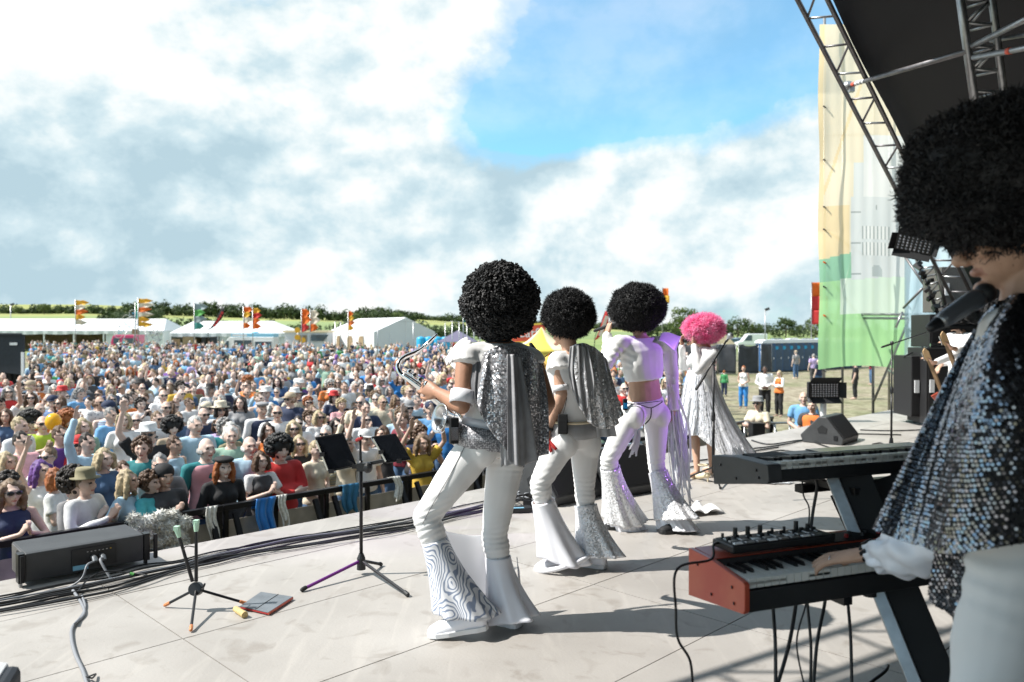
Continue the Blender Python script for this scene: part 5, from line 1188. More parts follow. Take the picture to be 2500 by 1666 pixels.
    band_ring('arm_band', o, M['white_cloth'], lerp(sh, el, .74), lerp(sh, el, .92), .050, .048, .008)
    band_ring('watch_band', o, M['black_plastic'], lerp(el, wr, .88), lerp(el, wr, .96), .034, .032, .006)
    rb = MB()
    rb.grid(lambda a, b: lerp(P(1322, 1066, 4.98), P(1342, 1070, 4.98), a) + V((0, 0, -.03 * b)), 4, 2)
    for x, y in ((1358, 1098), (1346, 1104)): rb.grid(lambda a, b, x=x, y=y: lerp(P(1334, 1070, 4.97), P(x, y, 4.95), b) + V((.016 * (a - .5), .004 * math.sin(b * 6), .012 * (a - .5))), 2, 8)
    ob('wrist_ribbon', rb, M['f_red'], o, smooth=True, solid=.002)
    pack('black radio pack on the belt of the second saxophonist', P(1374, 1036, 4.95), (.062, .03, .125), R(-5), ('black_plastic', 'black_matte'))
    sx = thing('saxophone', 'golden saxophone showing between the first two performers', 'saxophone', P(1325, 930, 5.2))
    c0, c1 = P(1352, 908, 5.18), P(1322, 874, 5.20); ax = (c1 - c0).normalized()
    q = MB(); q.lathe([(.03, -.12), (.036, -.02), (.048, .05), (.068, .09), (.084, .104), (.080, .106), (.060, .09), (.036, .04)], ax.to_track_quat('Z', 'Y').to_matrix(), c0, 26, cap=False); ob('bell', q, M['gold'], sx, smooth=True)
    q = MB(); bd = spline([P(1316, 892, 5.24), P(1326, 935, 5.24), P(1340, 985, 5.23), P(1356, 1010, 5.21), P(1366, 985, 5.19), P(1356, 920, 5.18)], 6); q.tube(bd, [.018 + .014 * i / (len(bd) - 1) for i in range(len(bd))], 14); ob('body_tube', q, M['gold'], sx, smooth=True)
    for i, (px, py, r) in enumerate(((1326, 925, .014), (1333, 950, .016), (1340, 975, .018), (1342, 905, .012))):
        q = MB(); q.lathe([(r, 0), (r, .006), (0, .009)], Matrix.Rotation(R(80), 3, 'X'), P(px, py, 5.16), 12); ob('key_cup', q, M['gold'], sx)
    q = MB(); q.tube(spline([P(1312, 900, 5.22), P(1322, 872, 5.1), P(1296, 855, 4.9), P(1284, 862, 4.86)], 6), .003, 6); ob('microphone_arm', q, M['black_metal'], sx)
    q = MB(); q.tube([P(1296, 841, 4.9), P(1304, 854, 4.9)], [.012, .016], 10, ends=True); ob('clip_microphone', q, M['black_matte'], sx)
p2()
# ---------------------------------------------------------------- P3: singer with bare waist
def p3():
    J = dict(pelvis=P(1575, 990, 6.10), chest=P(1570, 905, 6.08), neck=P(1563, 826, 6.10), head=P(1552, 775, 6.12), face=V((-.7, .7, .05)),
             hipL=P(1540, 1012, 6.02), hipR=P(1602, 1012, 6.18), shL=P(1512, 838, 6.0), shR=P(1628, 842, 6.20), elL=P(1484, 890, 5.98), elR=P(1640, 915, 6.24), wrL=P(1482, 818, 6.08), wrR=P(1645, 985, 6.18),
             knL=P(1486, 1122, 5.95), knR=P(1602, 1135, 6.14), anL=P(1512, 1272, 6.12), anR=P(1640, 1275, 6.02), toeL=G(1478, 1286, .03), toeR=G(1622, 1302, .03))
    hands = dict(L=dict(d=V((.25, .2, 1)), n=V((.8, .3, -.1)), side=1, curl=(.7, .9, .6), s=1.0), R=dict(d=V((.05, .1, -1)), n=V((-.9, .4, 0)), side=1, curl=(.3, .4, .3)))
    me = remeshed(body_mb(J, 'm', .95, hands, feet=False), .0085, 2)
    o = finish_body(me, [M['skin_lighter'], M['lips'], M['eye_dark']], 'singer in a cropped white foil top with bare waist, white fringes and black afro', J, .95)
    afro('hair', P(1557, 752, 6.10), (.216, .212, .186), 26000, M['afro_black'], o, 9, .014, 'frizz')
    v = MB(); torso_mb(v, J, 'm', .020, .37, .985, s=.95, flare=.05)
    sleeve_mb(v, J, 'L', 1.93, .014, .95); sleeve_mb(v, J, 'R', 1.3, .014, .95)
    me = remeshed(v, .010, 3, 'crop_top'); wrinkle(me, cloth_noise(.006, 20, 2)); wrinkle(me, axis_wr(J['shL'], J['elL'], .5, .5, .004, .05)); ob('crop_top', me, M['foil_white'], o)
    wg = MB(); wg.grid(lambda a, b: lerp(lerp(P(1612, 815, 6.12), P(1662, 822, 6.2), a), lerp(P(1606, 832, 6.02), P(1648, 862, 6.1), a), b) + V((0, 0, .03 * math.sin(3.1 * a) * (1 - a))), 10, 8); ob('shoulder_wing', wg, M['satin_white'], o, smooth=True, solid=.006)
    sl = MB(); sleeve_mb(sl, dict(J, shL=lerp(V(J['shL']), V(J['elL']), .2)), 'L', 1.95, .018, .9); 
    gl = MB(); wr, el = V(J['wrR']), V(J['elR']); gl.tube([lerp(el, wr, .1), lerp(el, wr, .6), wr + V((0, 0, -.06))], [.05, .047, .042], 14); ob('glove', remeshed(gl, .01, 2, 'glove'), M['satin_white'], o)
    pt = MB(); torso_mb(pt, J, 'm', .010, -.2, .10, s=.95); legs_mb(pt, J, .98, .010, 1.3)
    for k in 'LR': pt.ell(V(J['hip' + k]) + V((.02, -.045, -.01)), (.088, .078, .105))
    me = remeshed(pt, .009, 12, 'trousers'); wrinkle(me, axis_wr(J['knL'], J['anL'], .0, .2, .0024, .036)); wrinkle(me, axis_wr(J['knR'], J['anR'], .0, .2, .0024, .036, 1)); ob('trousers', me, STRETCH, o)
    bell('trouser_flare', o, M['sequin_white'], lerp(V(J['knL']), V(J['anL']), .12), .074, P(1508, 1268, 6.08), .165, V((.9, -.2, .1)), 8, .14, .03, 21, ruffle=.04)
    bell('trouser_flare', o, M['satin_white'], lerp(V(J['knL']), V(J['anL']), .5), .085, P(1510, 1288, 6.09), .150, V((.9, -.2, .1)), 8, .12, .03, 22, ruffle=.04)
    bell('trouser_flare', o, M['sequin_white'], lerp(V(J['knR']), V(J['anR']), .12), .074, P(1636, 1272, 6.02), .165, V((.6, -.4, .0)), 8, .14, .03, 23, ruffle=.04)
    bell('trouser_flare', o, M['satin_white'], lerp(V(J['knR']), V(J['anR']), .5), .085, P(1638, 1295, 6.02), .150, V((.6, -.4, .0)), 8, .12, .03, 24, ruffle=.04)
    shoe('shoe', o, G(1532, 1292, 0), G(1478, 1292, 0), M['black_matte'], M['black_plastic'], .07, .045); shoe('shoe', o, G(1660, 1298, 0), G(1612, 1304, 0), M['black_matte'], M['black_plastic'], .07, .045)
    st_ = MB(); hb = lambda x, y: P(x, y, 5.93)
    st_.tube(spline([hb(1528, 985), hb(1560, 988), hb(1590, 996), hb(1618, 981)], 6), .004, 6); st_.tube(spline([hb(1590, 996), P(1588, 1020, 5.925), P(1575, 1036, 5.93)], 6), .005, 6); st_.tube(spline([hb(1540, 988), hb(1575, 984), hb(1618, 979)], 6), .003, 6)
    ob('black_thong', st_, M['black_matte'], o)
    fr = random.Random(5)
    fmb = [MB() for _ in range(46)]
    for i, q in enumerate(fmb):
        k = fr.random(); a = P(1628 + 20 * fr.random(), 918 + 70 * k, 6.16 + .06 * fr.random()); b = P(1642 + 45 * fr.random(), 1120 + 130 * fr.random(), 6.14 + .14 * fr.random()); mid = lerp(a, b, .5) + V((fr.uniform(-.03, .06), fr.uniform(-.03, .03), 0)); tip = b + (V((fr.uniform(0, .10), 0, -.02)) if i % 9 == 0 else V((0, 0, 0)))
        pts = spline([a, mid, b, tip], 4); w = fr.uniform(.005, .009); ca, sa = math.cos(i), math.sin(i); vs = []
        for p in pts: vs += [p - V((ca * w, sa * w, 0)), p + V((ca * w, sa * w, 0))]
        q.add(vs, [(2 * j, 2 * j + 1, 2 * j + 3, 2 * j + 2) for j in range(len(pts) - 1)]); ob('fringe_strip', q, M['satin_white'], o, solid=.0015)
    for i in range(12):
        q = MB(); a = P(1550 + 12 * fr.random(), 1050, 5.93 + .03 * fr.random()); b = P(1536 + 26 * fr.random(), 1092 + 28 * fr.random(), 5.9 + .05 * fr.random()); vs = []
        for p in spline([a, lerp(a, b, .5) + V((.01, 0, .0)), b], 4): vs += [p - V((.007, 0, 0)), p + V((.007, 0, .002))]
        q.add(vs, [(2 * j, 2 * j + 1, 2 * j + 3, 2 * j + 2) for j in range(len(vs) // 2 - 1)]); ob('fringe_strip', q, M['white_cloth'], o, solid=.0015)
    pack('black and blue radio pack clipped at the bare waist of the singer', P(1526, 988, 5.94), (.035, .025, .085), R(10), ('black_plastic', 'tank_blue'))
    mc = thing('microphone', 'black handheld microphone in the raised hand of the third performer', 'microphone', P(1490, 792, 6.1))
    q = MB(); q.tube([P(1452, 808, 6.2), P(1496, 792, 6.08)], [.012, .018], 12, ends=True); ob('handle', q, M['black_plastic'], mc, smooth=True)
    q = MB(); q.tube([P(1494, 793, 6.09), P(1506, 791, 6.07)], [.026, .027], 14, ends=True); ob('windscreen', q, M['grille'], mc, smooth=True)
p3()
# ---------------------------------------------------------------- P4: singer with the pink wig
def p4():
    J = dict(pelvis=P(1712, 955, 8.2), chest=P(1715, 900, 8.18), neck=P(1726, 850, 8.2), head=P(1700, 818, 8.22), face=V((-.95, .30, .02)),
             hipL=P(1720, 972, 8.12), hipR=P(1702, 972, 8.29), shL=P(1742, 862, 8.08), shR=P(1706, 864, 8.34), elL=P(1704, 904, 8.00), elR=P(1668, 896, 8.36), wrL=P(1694, 842, 8.12), wrR=P(1664, 845, 8.26),
             knL=P(1735, 1058, 8.16), knR=P(1697, 1062, 8.24), anL=P(1738, 1142, 8.2), anR=P(1702, 1150, 8.14), toeL=G(1718, 1148, .03), toeR=G(1682, 1164, .03))
    hands = dict(L=dict(d=V((.1, .1, 1)), n=V((-.5, .8, 0)), side=-1, curl=(.3, .35, .3), s=.95), R=dict(d=V((.0, .1, 1)), n=V((.7, -.4, 0)), side=1, curl=(.6, .7, .5), s=.92))
    me = remeshed(body_mb(J, 'f', .98, hands), .010, 2)
    o = finish_body(me, [M['skin_lighter'], M['lips'], M['eye_dark']], 'singer with a big pink curly wig in a silver fringed dress with a long train', J, .98)
    afro('hair', P(1718, 803, 8.22), (.192, .19, .138), 12000, M['afro_pink'], o, 15, .030, 'frizz')
    v = MB(); torso_mb(v, J, 'f', .012, .05, .99, s=.98)
    for k in 'LR': sleeve_mb(v, J, k, 1.95, .010, .86)
    me = remeshed(v, .012, 3, 'dress_top'); wrinkle(me, cloth_noise(.004, 24)); ob('dress_top', me, M['white_cloth'], o)
    sk = MB(); c0 = P(1712, 905, 8.19)
    def f(a, b):
        q = 2 * math.pi * a; k = max(0, math.cos(q - R(-20))) ** .8       # the train drags behind to the right
        r = lerp(.135, .24, b ** .8) + .012 * math.sin(17 * q) * b + .008 * math.sin(31 * q + b * 3) * b
        ln = lerp(.66, 1.26, k) ; tr_ = k * (b ** 1.7) * .66
        p = c0 + V((math.cos(q) * r, math.sin(q) * r * .85, -ln * b * .98)) + V((math.cos(R(-25)) * tr_, math.sin(R(-25)) * tr_, 0))
        p.z = max(p.z, .012); return p
    sk.grid(f, 140, 40); ob('fringed_skirt', sk, M['sequin_white'], o, smooth=True, solid=.004)
    fr = random.Random(8); fb = MB()
    for i in range(1300):
        a = fr.random(); b0 = fr.uniform(0, .85); pts = [f(a + .002 * math.sin(j), min(1, b0 + .045 * j)) for j in range(5)]; n_ = V((math.cos(2 * math.pi * a), math.sin(2 * math.pi * a), .1)); sd = n_.cross(V((0, 0, 1))).normalized() * .0035; vs = []
        for j, p in enumerate(pts): vs += [p + n_ * (.004 + .0015 * j) - sd, p + n_ * (.004 + .0015 * j) + sd]
        fb.add(vs, [(2 * j, 2 * j + 1, 2 * j + 3, 2 * j + 2) for j in range(4)])
    ob('dress_fringe', fb, M['fringe_silver'], o)['kind'] = 'stuff'
    for (h_, t_) in ((G(1728, 1160, .07), G(1690, 1166, 0)), (G(1752, 1146, .07), G(1724, 1150, 0))):
        q = MB(); d = (t_ - h_).normalized(); q.tube([h_, lerp(h_, t_, .45) + V((0, 0, .0)), t_ + V((0, 0, .012)), t_ + d * .02 + V((0, 0, .01))], [.026, .028, .034, .02], 10, ends=True); s_ = ob('sandal', q, M['cream_tent'], o, smooth=True)
        q = MB(); q.tube([h_ + V((0, 0, -.01)), V((h_.x, h_.y, .002))], [.010, .006], 8); ob('stiletto_heel', q, M['cream_tent'], s_)
        q = MB(); q.tube([h_ + V((-.05 + .045 * math.cos(a), .045 * math.sin(a), .10)) for a in [k * .5 for k in range(14)]], .006, 6); ob('ankle_strap', q, M['cream_tent'], s_)
    mc = thing('microphone', 'black microphone held to the mouth under the pink wig', 'microphone', P(1670, 832, 8.25))
    q = MB(); q.tube([P(1650, 842, 8.32), P(1676, 830, 8.24)], [.012, .017], 12, ends=True); ob('handle', q, M['black_plastic'], mc, smooth=True)
    q = MB(); q.tube([P(1674, 831, 8.25), P(1684, 828, 8.22)], [.026, .027], 14, ends=True); ob('windscreen', q, M['grille'], mc, smooth=True)
p4()
# ---------------------------------------------------------------- P5: keyboard player, close on the right
def p5():
    fwd = V((-.86, .50, 0)).normalized()
    J = dict(pelvis=P(2520, 1215, 2.02), chest=P(2535, 960, 2.02), neck=P(2500, 742, 2.06), head=P(2480, 572, 2.08), face=V((-.90, .40, -.20)), hs=1.22,
             hipL=P(2502, 1262, 1.95), hipR=P(2560, 1262, 2.15), shL=P(2478, 838, 1.92), shR=P(2590, 830, 2.22), elL=P(2440, 1190, 1.94), elR=P(2400, 1120, 2.45), wrL=P(2148, 1362, 2.50), wrR=P(2270, 1310, 2.78),
             knL=P(2396, 1730, 1.86), knR=P(2560, 1700, 2.2), anL=P(2470, 2190, 1.92), anR=P(2620, 2050, 2.2), toeL=V((1.05, 2.02, .02)), toeR=V((1.2, 2.3, .02)))
    J['wrL'] = P(2128, 1352, 2.44); J['elL'] = P(2455, 1240, 2.05)
    hd = (P(1955, 1372, 2.58) - J['wrL']); 
    hands = dict(L=dict(d=hd, n=V((.10, .05, -1)), side=-1, curl=((.04, .26, .20), (.02, .30, .24), (.06, .36, .26), (.10, .40, .30)), spread=.16, s=1.17, thumb=(.50, .20)), R=dict(d=V((-.8, .4, -.2)), n=V((0, 0, -1)), side=1, curl=(.2, .4, .3)))
    me = remeshed(body_mb(J, 'm', 1.0, hands, belly=.02), .0052, 2)
    o = finish_body(me, [M['skin_lighter'], M['lips_soft'], M['eye_dark']], 'keyboard player close on the right, black afro, sequined cape', J, 1.0)
    afro('hair', P(2474, 436, 2.08), (.275, .25, .212), 34000, M['afro_black'], o, 25, .013, 'frizz')
    afro('hair_fringe', P(2404, 518, 2.07), (.20, .19, .085), 9000, M['afro_black'], o, 26, .013, 'frizz')
    pt = MB(); torso_mb(pt, J, 'm', .012, -.2, .2, belly=.02); legs_mb(pt, J, 1.12, .014, 1.9)
    me = remeshed(pt, .011, 8, 'trousers'); wrinkle(me, cloth_noise(.006, 15)); wrinkle(me, axis_wr(J['hipL'], J['knL'], .2, .35, .0045, .06)); ob('trousers', me, M['satin_white'], o)
    v = MB(); torso_mb(v, J, 'm', .014, .1, .96, belly=.02); sleeve_mb(v, J, 'R', 1.9, .016); ob('shirt', remeshed(v, .012, 3, 'shirt'), M['white_cloth'], o)
    # loose satin cuff over the left forearm
    el, wr = V(J['elL']), V(J['wrL']); ax = (wr - el).normalized()
    q = MB()
    def cf(a, b):
        t = lerp(.25, .985, b); ang = 2 * math.pi * a; r = .056 + .022 * math.sin(math.pi * min(1, b * 1.1)) - .018 * max(0, b - .78) / .22 + .009 * math.sin(3 * ang + b * 6) + .008 * math.sin(5 * ang + 9 * b) + .006 * math.sin(b * 26 + 2 * math.sin(2 * ang)) + .006 * math.sin(9 * ang) * b ** 3
        x = ax.cross(V((0, 0, 1))).normalized(); z = x.cross(ax); return lerp(el, wr, t) + x * math.cos(ang) * r + z * (math.sin(ang) * r - .018 * math.sin(math.pi * b) - .010)
    q.grid(cf, 60, 44); ob('satin_cuff', q, M['satin_white'], o, smooth=True, solid=.005)
    q = MB(); x = ax.cross(V((0, 0, 1))).normalized(); z = x.cross(ax)
    for k in range(13):
        a = 2 * math.pi * k / 13; p = wr - ax * .012; q.bar(p + (x * math.cos(a) + z * math.sin(a)) * .040 - ax * .006, p + (x * math.cos(a + .15) + z * math.sin(a + .15)) * .037 + ax * .022, .013, .006, up=x * math.cos(a) + z * math.sin(a))
    ob('studded_bracelet', q, M['black_shiny'], o, bev=.002)
    hdn = hd.normalized(); s_ = hdn.cross(V((.1, .05, -1))).normalized() * -1
    rg = MB(); rc = wr + hdn * .108 * 1.17 + s_ * -.012; rg.tube([rc + s_ * .0115 * math.cos(a) + V((0, 0, .0115 * math.sin(a) - .002)) for a in [2 * math.pi * k / 18 for k in range(19)]], .0026, 6); ob('finger_ring', rg, M['chrome'], o, smooth=True)
    # cape
    rows = [[P(2402, 776, 2.08), P(2425, 750, 2.04), P(2455, 735, 1.98), P(2500, 720, 1.89), P(2620, 770, 1.84)],
            [P(2338, 880, 2.08), P(2362, 872, 2.04), P(2388, 866, 1.97), P(2428, 858, 1.82), P(2650, 860, 1.77)],
            [P(2246, 1060, 2.08), P(2286, 1062, 2.04), P(2332, 1062, 1.96), P(2388, 1058, 1.79), P(2670, 1050, 1.72)],
            [P(2130, 1292, 2.08), P(2205, 1322, 2.03), P(2268, 1338, 1.95), P(2338, 1352, 1.79), P(2690, 1290, 1.70)]]
    cp_, f = cape('cape', o, M['black_matte'], rows, 90, 70, 3, .014, 31, out=V((-.3, -1, 0)))
    sq = MB(); rs = random.Random(4); nu, nv = 88, 84
    for j in range(nv):
        for i in range(nu):
            a, b = (i + (.5 if j % 2 else 0) + rs.uniform(-.12, .12)) / nu, (j + .5 + rs.uniform(-.1, .1)) / nv
            if a > 1 or rs.random() < .05: continue
            p = f(a, b); n_ = (f(min(1, a + .01), b) - f(max(0, a - .01), b)).cross(f(a, min(1, b + .01)) - f(a, max(0, b - .01))).normalized()
            if n_.dot(V((-.3, -1, 0))) < 0: n_ = -n_
            n_ = (n_ + V((rs.gauss(0, .13), rs.gauss(0, .11), rs.gauss(0, .11)))).normalized(); x = n_.orthogonal().normalized(); y = n_.cross(x); r = .0042; c = p + n_ * .0035
            sq.add([c + (x * math.cos(k * 1.047) + y * math.sin(k * 1.047)) * r for k in range(6)], [tuple(range(6))])
    s_ = ob('sequins', sq, M['sequin_disc'], cp_); s_['kind'] = 'stuff'
    rows = [[P(2290, 1330, 2.05), P(2350, 1340, 1.96), P(2420, 1330, 1.95)], [P(2278, 1460, 2.05), P(2345, 1465, 1.98), P(2405, 1470, 1.97)], [P(2330, 1480, 2.04), P(2350, 1560, 1.98), P(2378, 1556, 1.97)]]
    c2, f2 = cape('cape_tail', o, M['black_matte'], rows, 40, 30, 2, .010, 33, out=V((-.3, -1, 0)))
    sq = MB()
    for j in range(30):
        for i in range(18):
            a, b = (i + (.5 if j % 2 else 0)) / 18.5, (j + .5) / 30; p = f2(a, b); n_ = (f2(min(1, a + .02), b) - f2(max(0, a - .02), b)).cross(f2(a, min(1, b + .02)) - f2(a, max(0, b - .02)))
            if n_.length < 1e-9: continue
            n_.normalize(); n_ = n_ if n_.dot(V((-.3, -1, 0))) > 0 else -n_
            n_ = (n_ + V((rs.gauss(0, .2), rs.gauss(0, .2), rs.gauss(0, .2)))).normalized(); x = n_.orthogonal().normalized(); y = n_.cross(x); c = p + n_ * .0035
            sq.add([c + (x * math.cos(k * 1.047) + y * math.sin(k * 1.047)) * .0042 for k in range(6)], [tuple(range(6))])
    ob('sequins', sq, M['sequin_disc'], c2)['kind'] = 'stuff'
p5()
# ---------------------------------------------------------------- two guitarists far right, half hidden
def guitarist(px, d, label, tilt, neck_from, neck_to, face, afro_px, col):
    b = G(px, 805 + F_PX * EYE / d); x, y = b.x, b.y
    W = lambda dx, dy, z: V((x + dx, y + dy, z))
    J = dict(pelvis=W(0, 0, .98), chest=W(0, 0, 1.25), neck=W(0, 0, 1.47), head=W(-.02, .03, 1.61), face=face, hipL=W(.02, -.09, .93), hipR=W(-.02, .09, .93), shL=W(.05, -.18, 1.41), shR=W(-.05, .18, 1.41), elL=W(-.14, -.22, 1.22), elR=W(.10, .24, 1.16), wrL=V(neck_to) + V((.04, -.02, -.04)), wrR=W(-.20, .12, 1.05), knL=W(-.02, -.1, .5), knR=W(-.02, .1, .5), anL=W(.02, -.1, .08), anR=W(.02, .1, .08), toeL=W(-.15, -.12, .02), toeR=W(-.15, .12, .02))
    hd = dict(L=dict(d=V((-.5, .2, .7)), n=V((-.6, .3, -.4)), side=-1, curl=(.6, .7, .5)), R=dict(d=V((-.6, -.4, -.4)), n=V((.3, 0, -.8)), side=-1, curl=(.3, .4, .3)))
    o = finish_body(remeshed(body_mb(J, 'm', .98, hd), .012, 2), [M['skin_lighter'], M['lips'], M['eye_dark']], label, J, .98)
    v = MB(); torso_mb(v, J, 'm', .014, -.05, .985, s=.98)
    for k in 'LR': sleeve_mb(v, J, k, 1.85, .014, .98)
    ob('shirt', remeshed(v, .014, 3, 'shirt'), M['white_cloth'], o)
    pt = MB(); torso_mb(pt, J, 'm', .012, -.2, .05, s=.98); legs_mb(pt, J, .98, .012, 1.95, loose=.015); ob('trousers', remeshed(pt, .014, 3, 'trousers'), STRETCH, o)
    afro('hair', W(-.01, .02, 1.70), (.20, .20, .17), 700, M['afro_black'], o, int(px), .032, 'curls')
    g = thing('guitar', col + ' electric guitar neck pointing up beside the keyboard player', 'guitar', W(-.2, 0, 1.1), 'electric guitars')
    a, e = V(neck_from), V(neck_to); dn = (e - a).normalized()
    q = MB(); q.bar(a, e, .048, .022); ob('neck', q, M['wood'], g)
    q = MB(); q.prism([(-.03, 0), (.03, 0), (.045, .06), (.035, .15), (.0, .18), (-.03, .12)], (dn.cross(V((0, 1, .2))).normalized(), dn, V((0, -1, 0))), e, .016); ob('headstock', q, M['cream_wood'], g, bev=.003)
    for k in range(6):
        q = MB(); q.ell(e + dn * (.03 + .02 * k) + dn.cross(V((0, 1, .2))).normalized() * .05, .009, nu=8, nv=6); ob('tuner', q, M['chrome'], g)
    q = MB(); n_ = V((-.3, -1, .1)).normalized(); s_ = dn.cross(n_).normalized()
    q.prism([(-.16, -.02), (-.10, .06), (-.14, .18), (-.05, .20), (0, .14), (.06, .22), (.13, .20), (.11, .06), (.17, -.04), (.15, -.18), (0, -.24), (-.14, -.18)], (s_, dn, n_), a - dn * .16, .04); ob('guitar_body', q, M['red_paint'] if 'maple' in col else M['black_shiny'], g, bev=.008)
mk('cream_wood', (.62, .42, .22), .35)
guitarist(2345, 10.5, 'guitarist far right with a dark curly afro, partly hidden by the keyboard player', 0, P(2300, 960, 10.1), P(2268, 880, 10.0), V((-.7, .7, 0)), 0, 'maple necked')
guitarist(2420, 9.6, 'guitarist hidden behind the sequined cape, only guitar top showing', 0, P(2340, 920, 9.2), P(2312, 842, 9.1), V((-.75, .6, 0)), 0, 'cream necked')
# ------------------------------------------------------------------ keyboards and their stand
KA = R(21); KE = V((math.cos(KA), math.sin(KA), 0)); KN = V((-math.sin(KA), math.cos(KA), 0))
def keyboard(name, label, o0, L_, dep, h, hb, mats, nwhite, keylen=.145, tilt=0.0, endw=.02):
    """o0 = lower front left corner; keys along KE, depth along KN"""
    t = thing(name, label, 'keyboard', o0 + KE * L_ / 2); X = KE; Y = (KN * math.cos(tilt) - V((0, 0, 1)) * math.sin(tilt)).normalized(); Z = X.cross(Y); KR = Matrix((X, Y, Z)).transposed().to_euler(); W = lambda a, b, c: o0 + X * a + Y * b + Z * c
    q = MB(); q.prism([(0, 0), (dep, -hb), (dep, h + .016), (keylen + .03, h + .010), (keylen + .012, h * .62), (0, h * .62)], (Y, Z, X), W(endw, 0, 0), L_ - 2 * endw); ob('case', q, M[mats[0]], t, bev=.004)
    for a in (0, L_ - endw):
        q = MB(); q.prism([(-.004, 0), (dep + .004, -hb - .002), (dep + .004, h + .020), (keylen + .02, h + .016), (-.004, h * .90), (-.012, h * .84), (-.012, .012)], (Y, Z, X), W(a, 0, 0), endw - .001); e = ob('end_cheek', q, M[mats[1]], t, bev=.003)
        if a == 0:
            for b, c in ((.04, .02), (.05, h * .62), (dep * .55, .012), (dep - .05, h * .8)):
                s = MB(); s.lathe([(0, -.002), (.005, -.002), (.005, .001), (0, .001)], Matrix.Rotation(R(90), 3, 'Y') , W(a - .001, b, c), 8); ob('screw', s, M['black_metal'], e)
    kw = (L_ - 2 * endw - .012) / nwhite; wm = MB(); wm.box((0, 0, 0), (kw - .0030, keylen, .018)); wm.box((0, -keylen / 2 + .003, -.010), (kw - .0036, .006, .018)); wme = wm.mesh('white_key', [M['key_white']])
    bm_ = MB(); bm_.box((0, 0, .0), (.012, .092, .014), taper=.8); bme = bm_.mesh('black_key', [M['key_black']])
    for i in range(nwhite):
        k = bpy.data.objects.new('white_key', wme); link(k, t); k.location = W(endw + .006 + kw * (i + .5), keylen / 2 + .002, h * .86) - wmat(t).to_translation(); k.rotation_euler = KR; k.matrix_parent_inverse = Matrix()
        if i % 7 in (0, 1, 3, 4, 5) and i < nwhite - 1:
            k = bpy.data.objects.new('black_key', bme); link(k, t); k.location = W(endw + .006 + kw * (i + 1), keylen - .044, h * .86 + .014) - wmat(t).to_translation(); k.rotation_euler = KR; k.matrix_parent_inverse = Matrix()
    return t, W
rk0 = P(1812, 1500, 2.40)
rk, W = keyboard('stage_piano', 'red stage piano with worn red end cheeks, on the lower tier of the stand', rk0, 1.08, .285, .108, .030, ('black_plastic', 'red_paint'), 36)
q = MB(); q.prism([(.165, .120), (.285, .126), (.285, .1285), (.165, .1225)], (KN, V((0, 0, 1)), KE), W(.021, 0, 0), 1.038); pn = ob('top_panel', q, M['red_paint'], rk)
q = MB(); q.prism([(.175, .1235), (.262, .1275), (.262, .130), (.175, .126)], (KN, V((0, 0, 1)), KE), W(.40, 0, 0), .60); ob('control_strip', q, M['black_plastic'], rk)
for k in range(14):
    q = MB(); q.lathe([(0, 0), (.008, 0), (.007, .012), (0, .012)], None, W(.45 + .037 * k, .205 + .025 * (k % 2), .128), 10); ob('panel_knob', q, M['black_plastic'] if k % 4 else M['red_plastic'], rk)
q = MB(); q.lathe([(0, -.03), (.022, -.03), (.022, 0), (0, 0)], None, W(.56, .06, .0), 12); ob('rubber_foot', q, M['rubber'], rk)
# small controller lying on the red piano
ctl = thing('midi_controller', 'small black controller with rows of knobs and pads lying on the red piano', 'controller', W(.3, .22, .14))
cz = .132; q = MB(); q.box(W(.285, .205, cz + .015), (.42, .115, .026), KA); ob('case', q, M['black_plastic'], ctl, bev=.006)
q = MB(); q.box(W(.285, .205, cz + .0295), (.40, .10, .002), KA); ob('face_plate', q, M['dark_grey'], ctl)
for k in range(8):
    hh = .030 if k in (1, 2, 3, 6) else .016; r = .0085 if k in (1, 2, 3, 6, 7) else .0055
    q = MB(); q.lathe([(0, 0), (r, 0), (r * .9, hh), (0, hh)], None, W(.105 + .051 * k, .245, cz + .030), 12); ob('knob', q, M['black_plastic'], ctl, smooth=False)
for rw in range(2):
    for k in range(8):
        q = MB(); q.box(W(.105 + .046 * k, .162 + .026 * rw, cz + .0325), (.030 if rw else .034, .014, .006), KA); ob('button', q, M['steel'] if (k + rw) % 3 else M['white_plastic'], ctl, bev=.002)
for k in range(9):
    q = MB(); q.box(W(.10 + .045 * k, .214, cz + .032), (.004, .036, .003), KA); o_ = ob('slider_slot', q, M['white_plastic'], ctl)
    q = MB(); q.box(W(.10 + .045 * k, .205 + .018 * ((k * 5) % 3) / 2, cz + .037), (.014, .008, .012), KA); ob('slider_cap', q, M['black_matte'], o_)
bk0 = P(1872, 1182, 2.76)
bk, W2 = keyboard('synthesizer', 'black synthesizer on the upper tier of the stand', bk0, 1.25, .31, .074, .014, ('black_plastic', 'dark_grey'), 43, tilt=R(7.5), endw=.06)
q = MB(); q.box(W2(.18, .22, .087), (.16, .08, .006), KA); ob('wheel_well', q, M['black_matte'], bk)
q = MB(); q.box(W2(.70, .24, .088), (.55, .09, .004), KA); ob('control_panel', q, M['black_shiny'], bk)
ks = thing('keyboard_stand', 'leaning black column keyboard stand with a silver edge', 'stand', G(2300, 1900))
ca, cb = P(2078, 1150, 2.98), P(2330, 1760, 2.62)
dcol = (cb - ca).normalized()
q = MB(); q.bar(ca - dcol * .02, cb, .12, .055, up=V((-.3, -1, 0))); ob('column', q, M['black_matte'], ks, bev=.004)
side = dcol.cross(V((-.3, -1, 0))).normalized()
for sg in (1,):
    q = MB(); q.bar(ca + side * .078 + V((0, -.02, 0)), cb + side * .078 + V((0, -.02, 0)), .045, .05, up=V((-.3, -1, 0))); ob('silver_edge', q, M['steel'], ks, bev=.004)
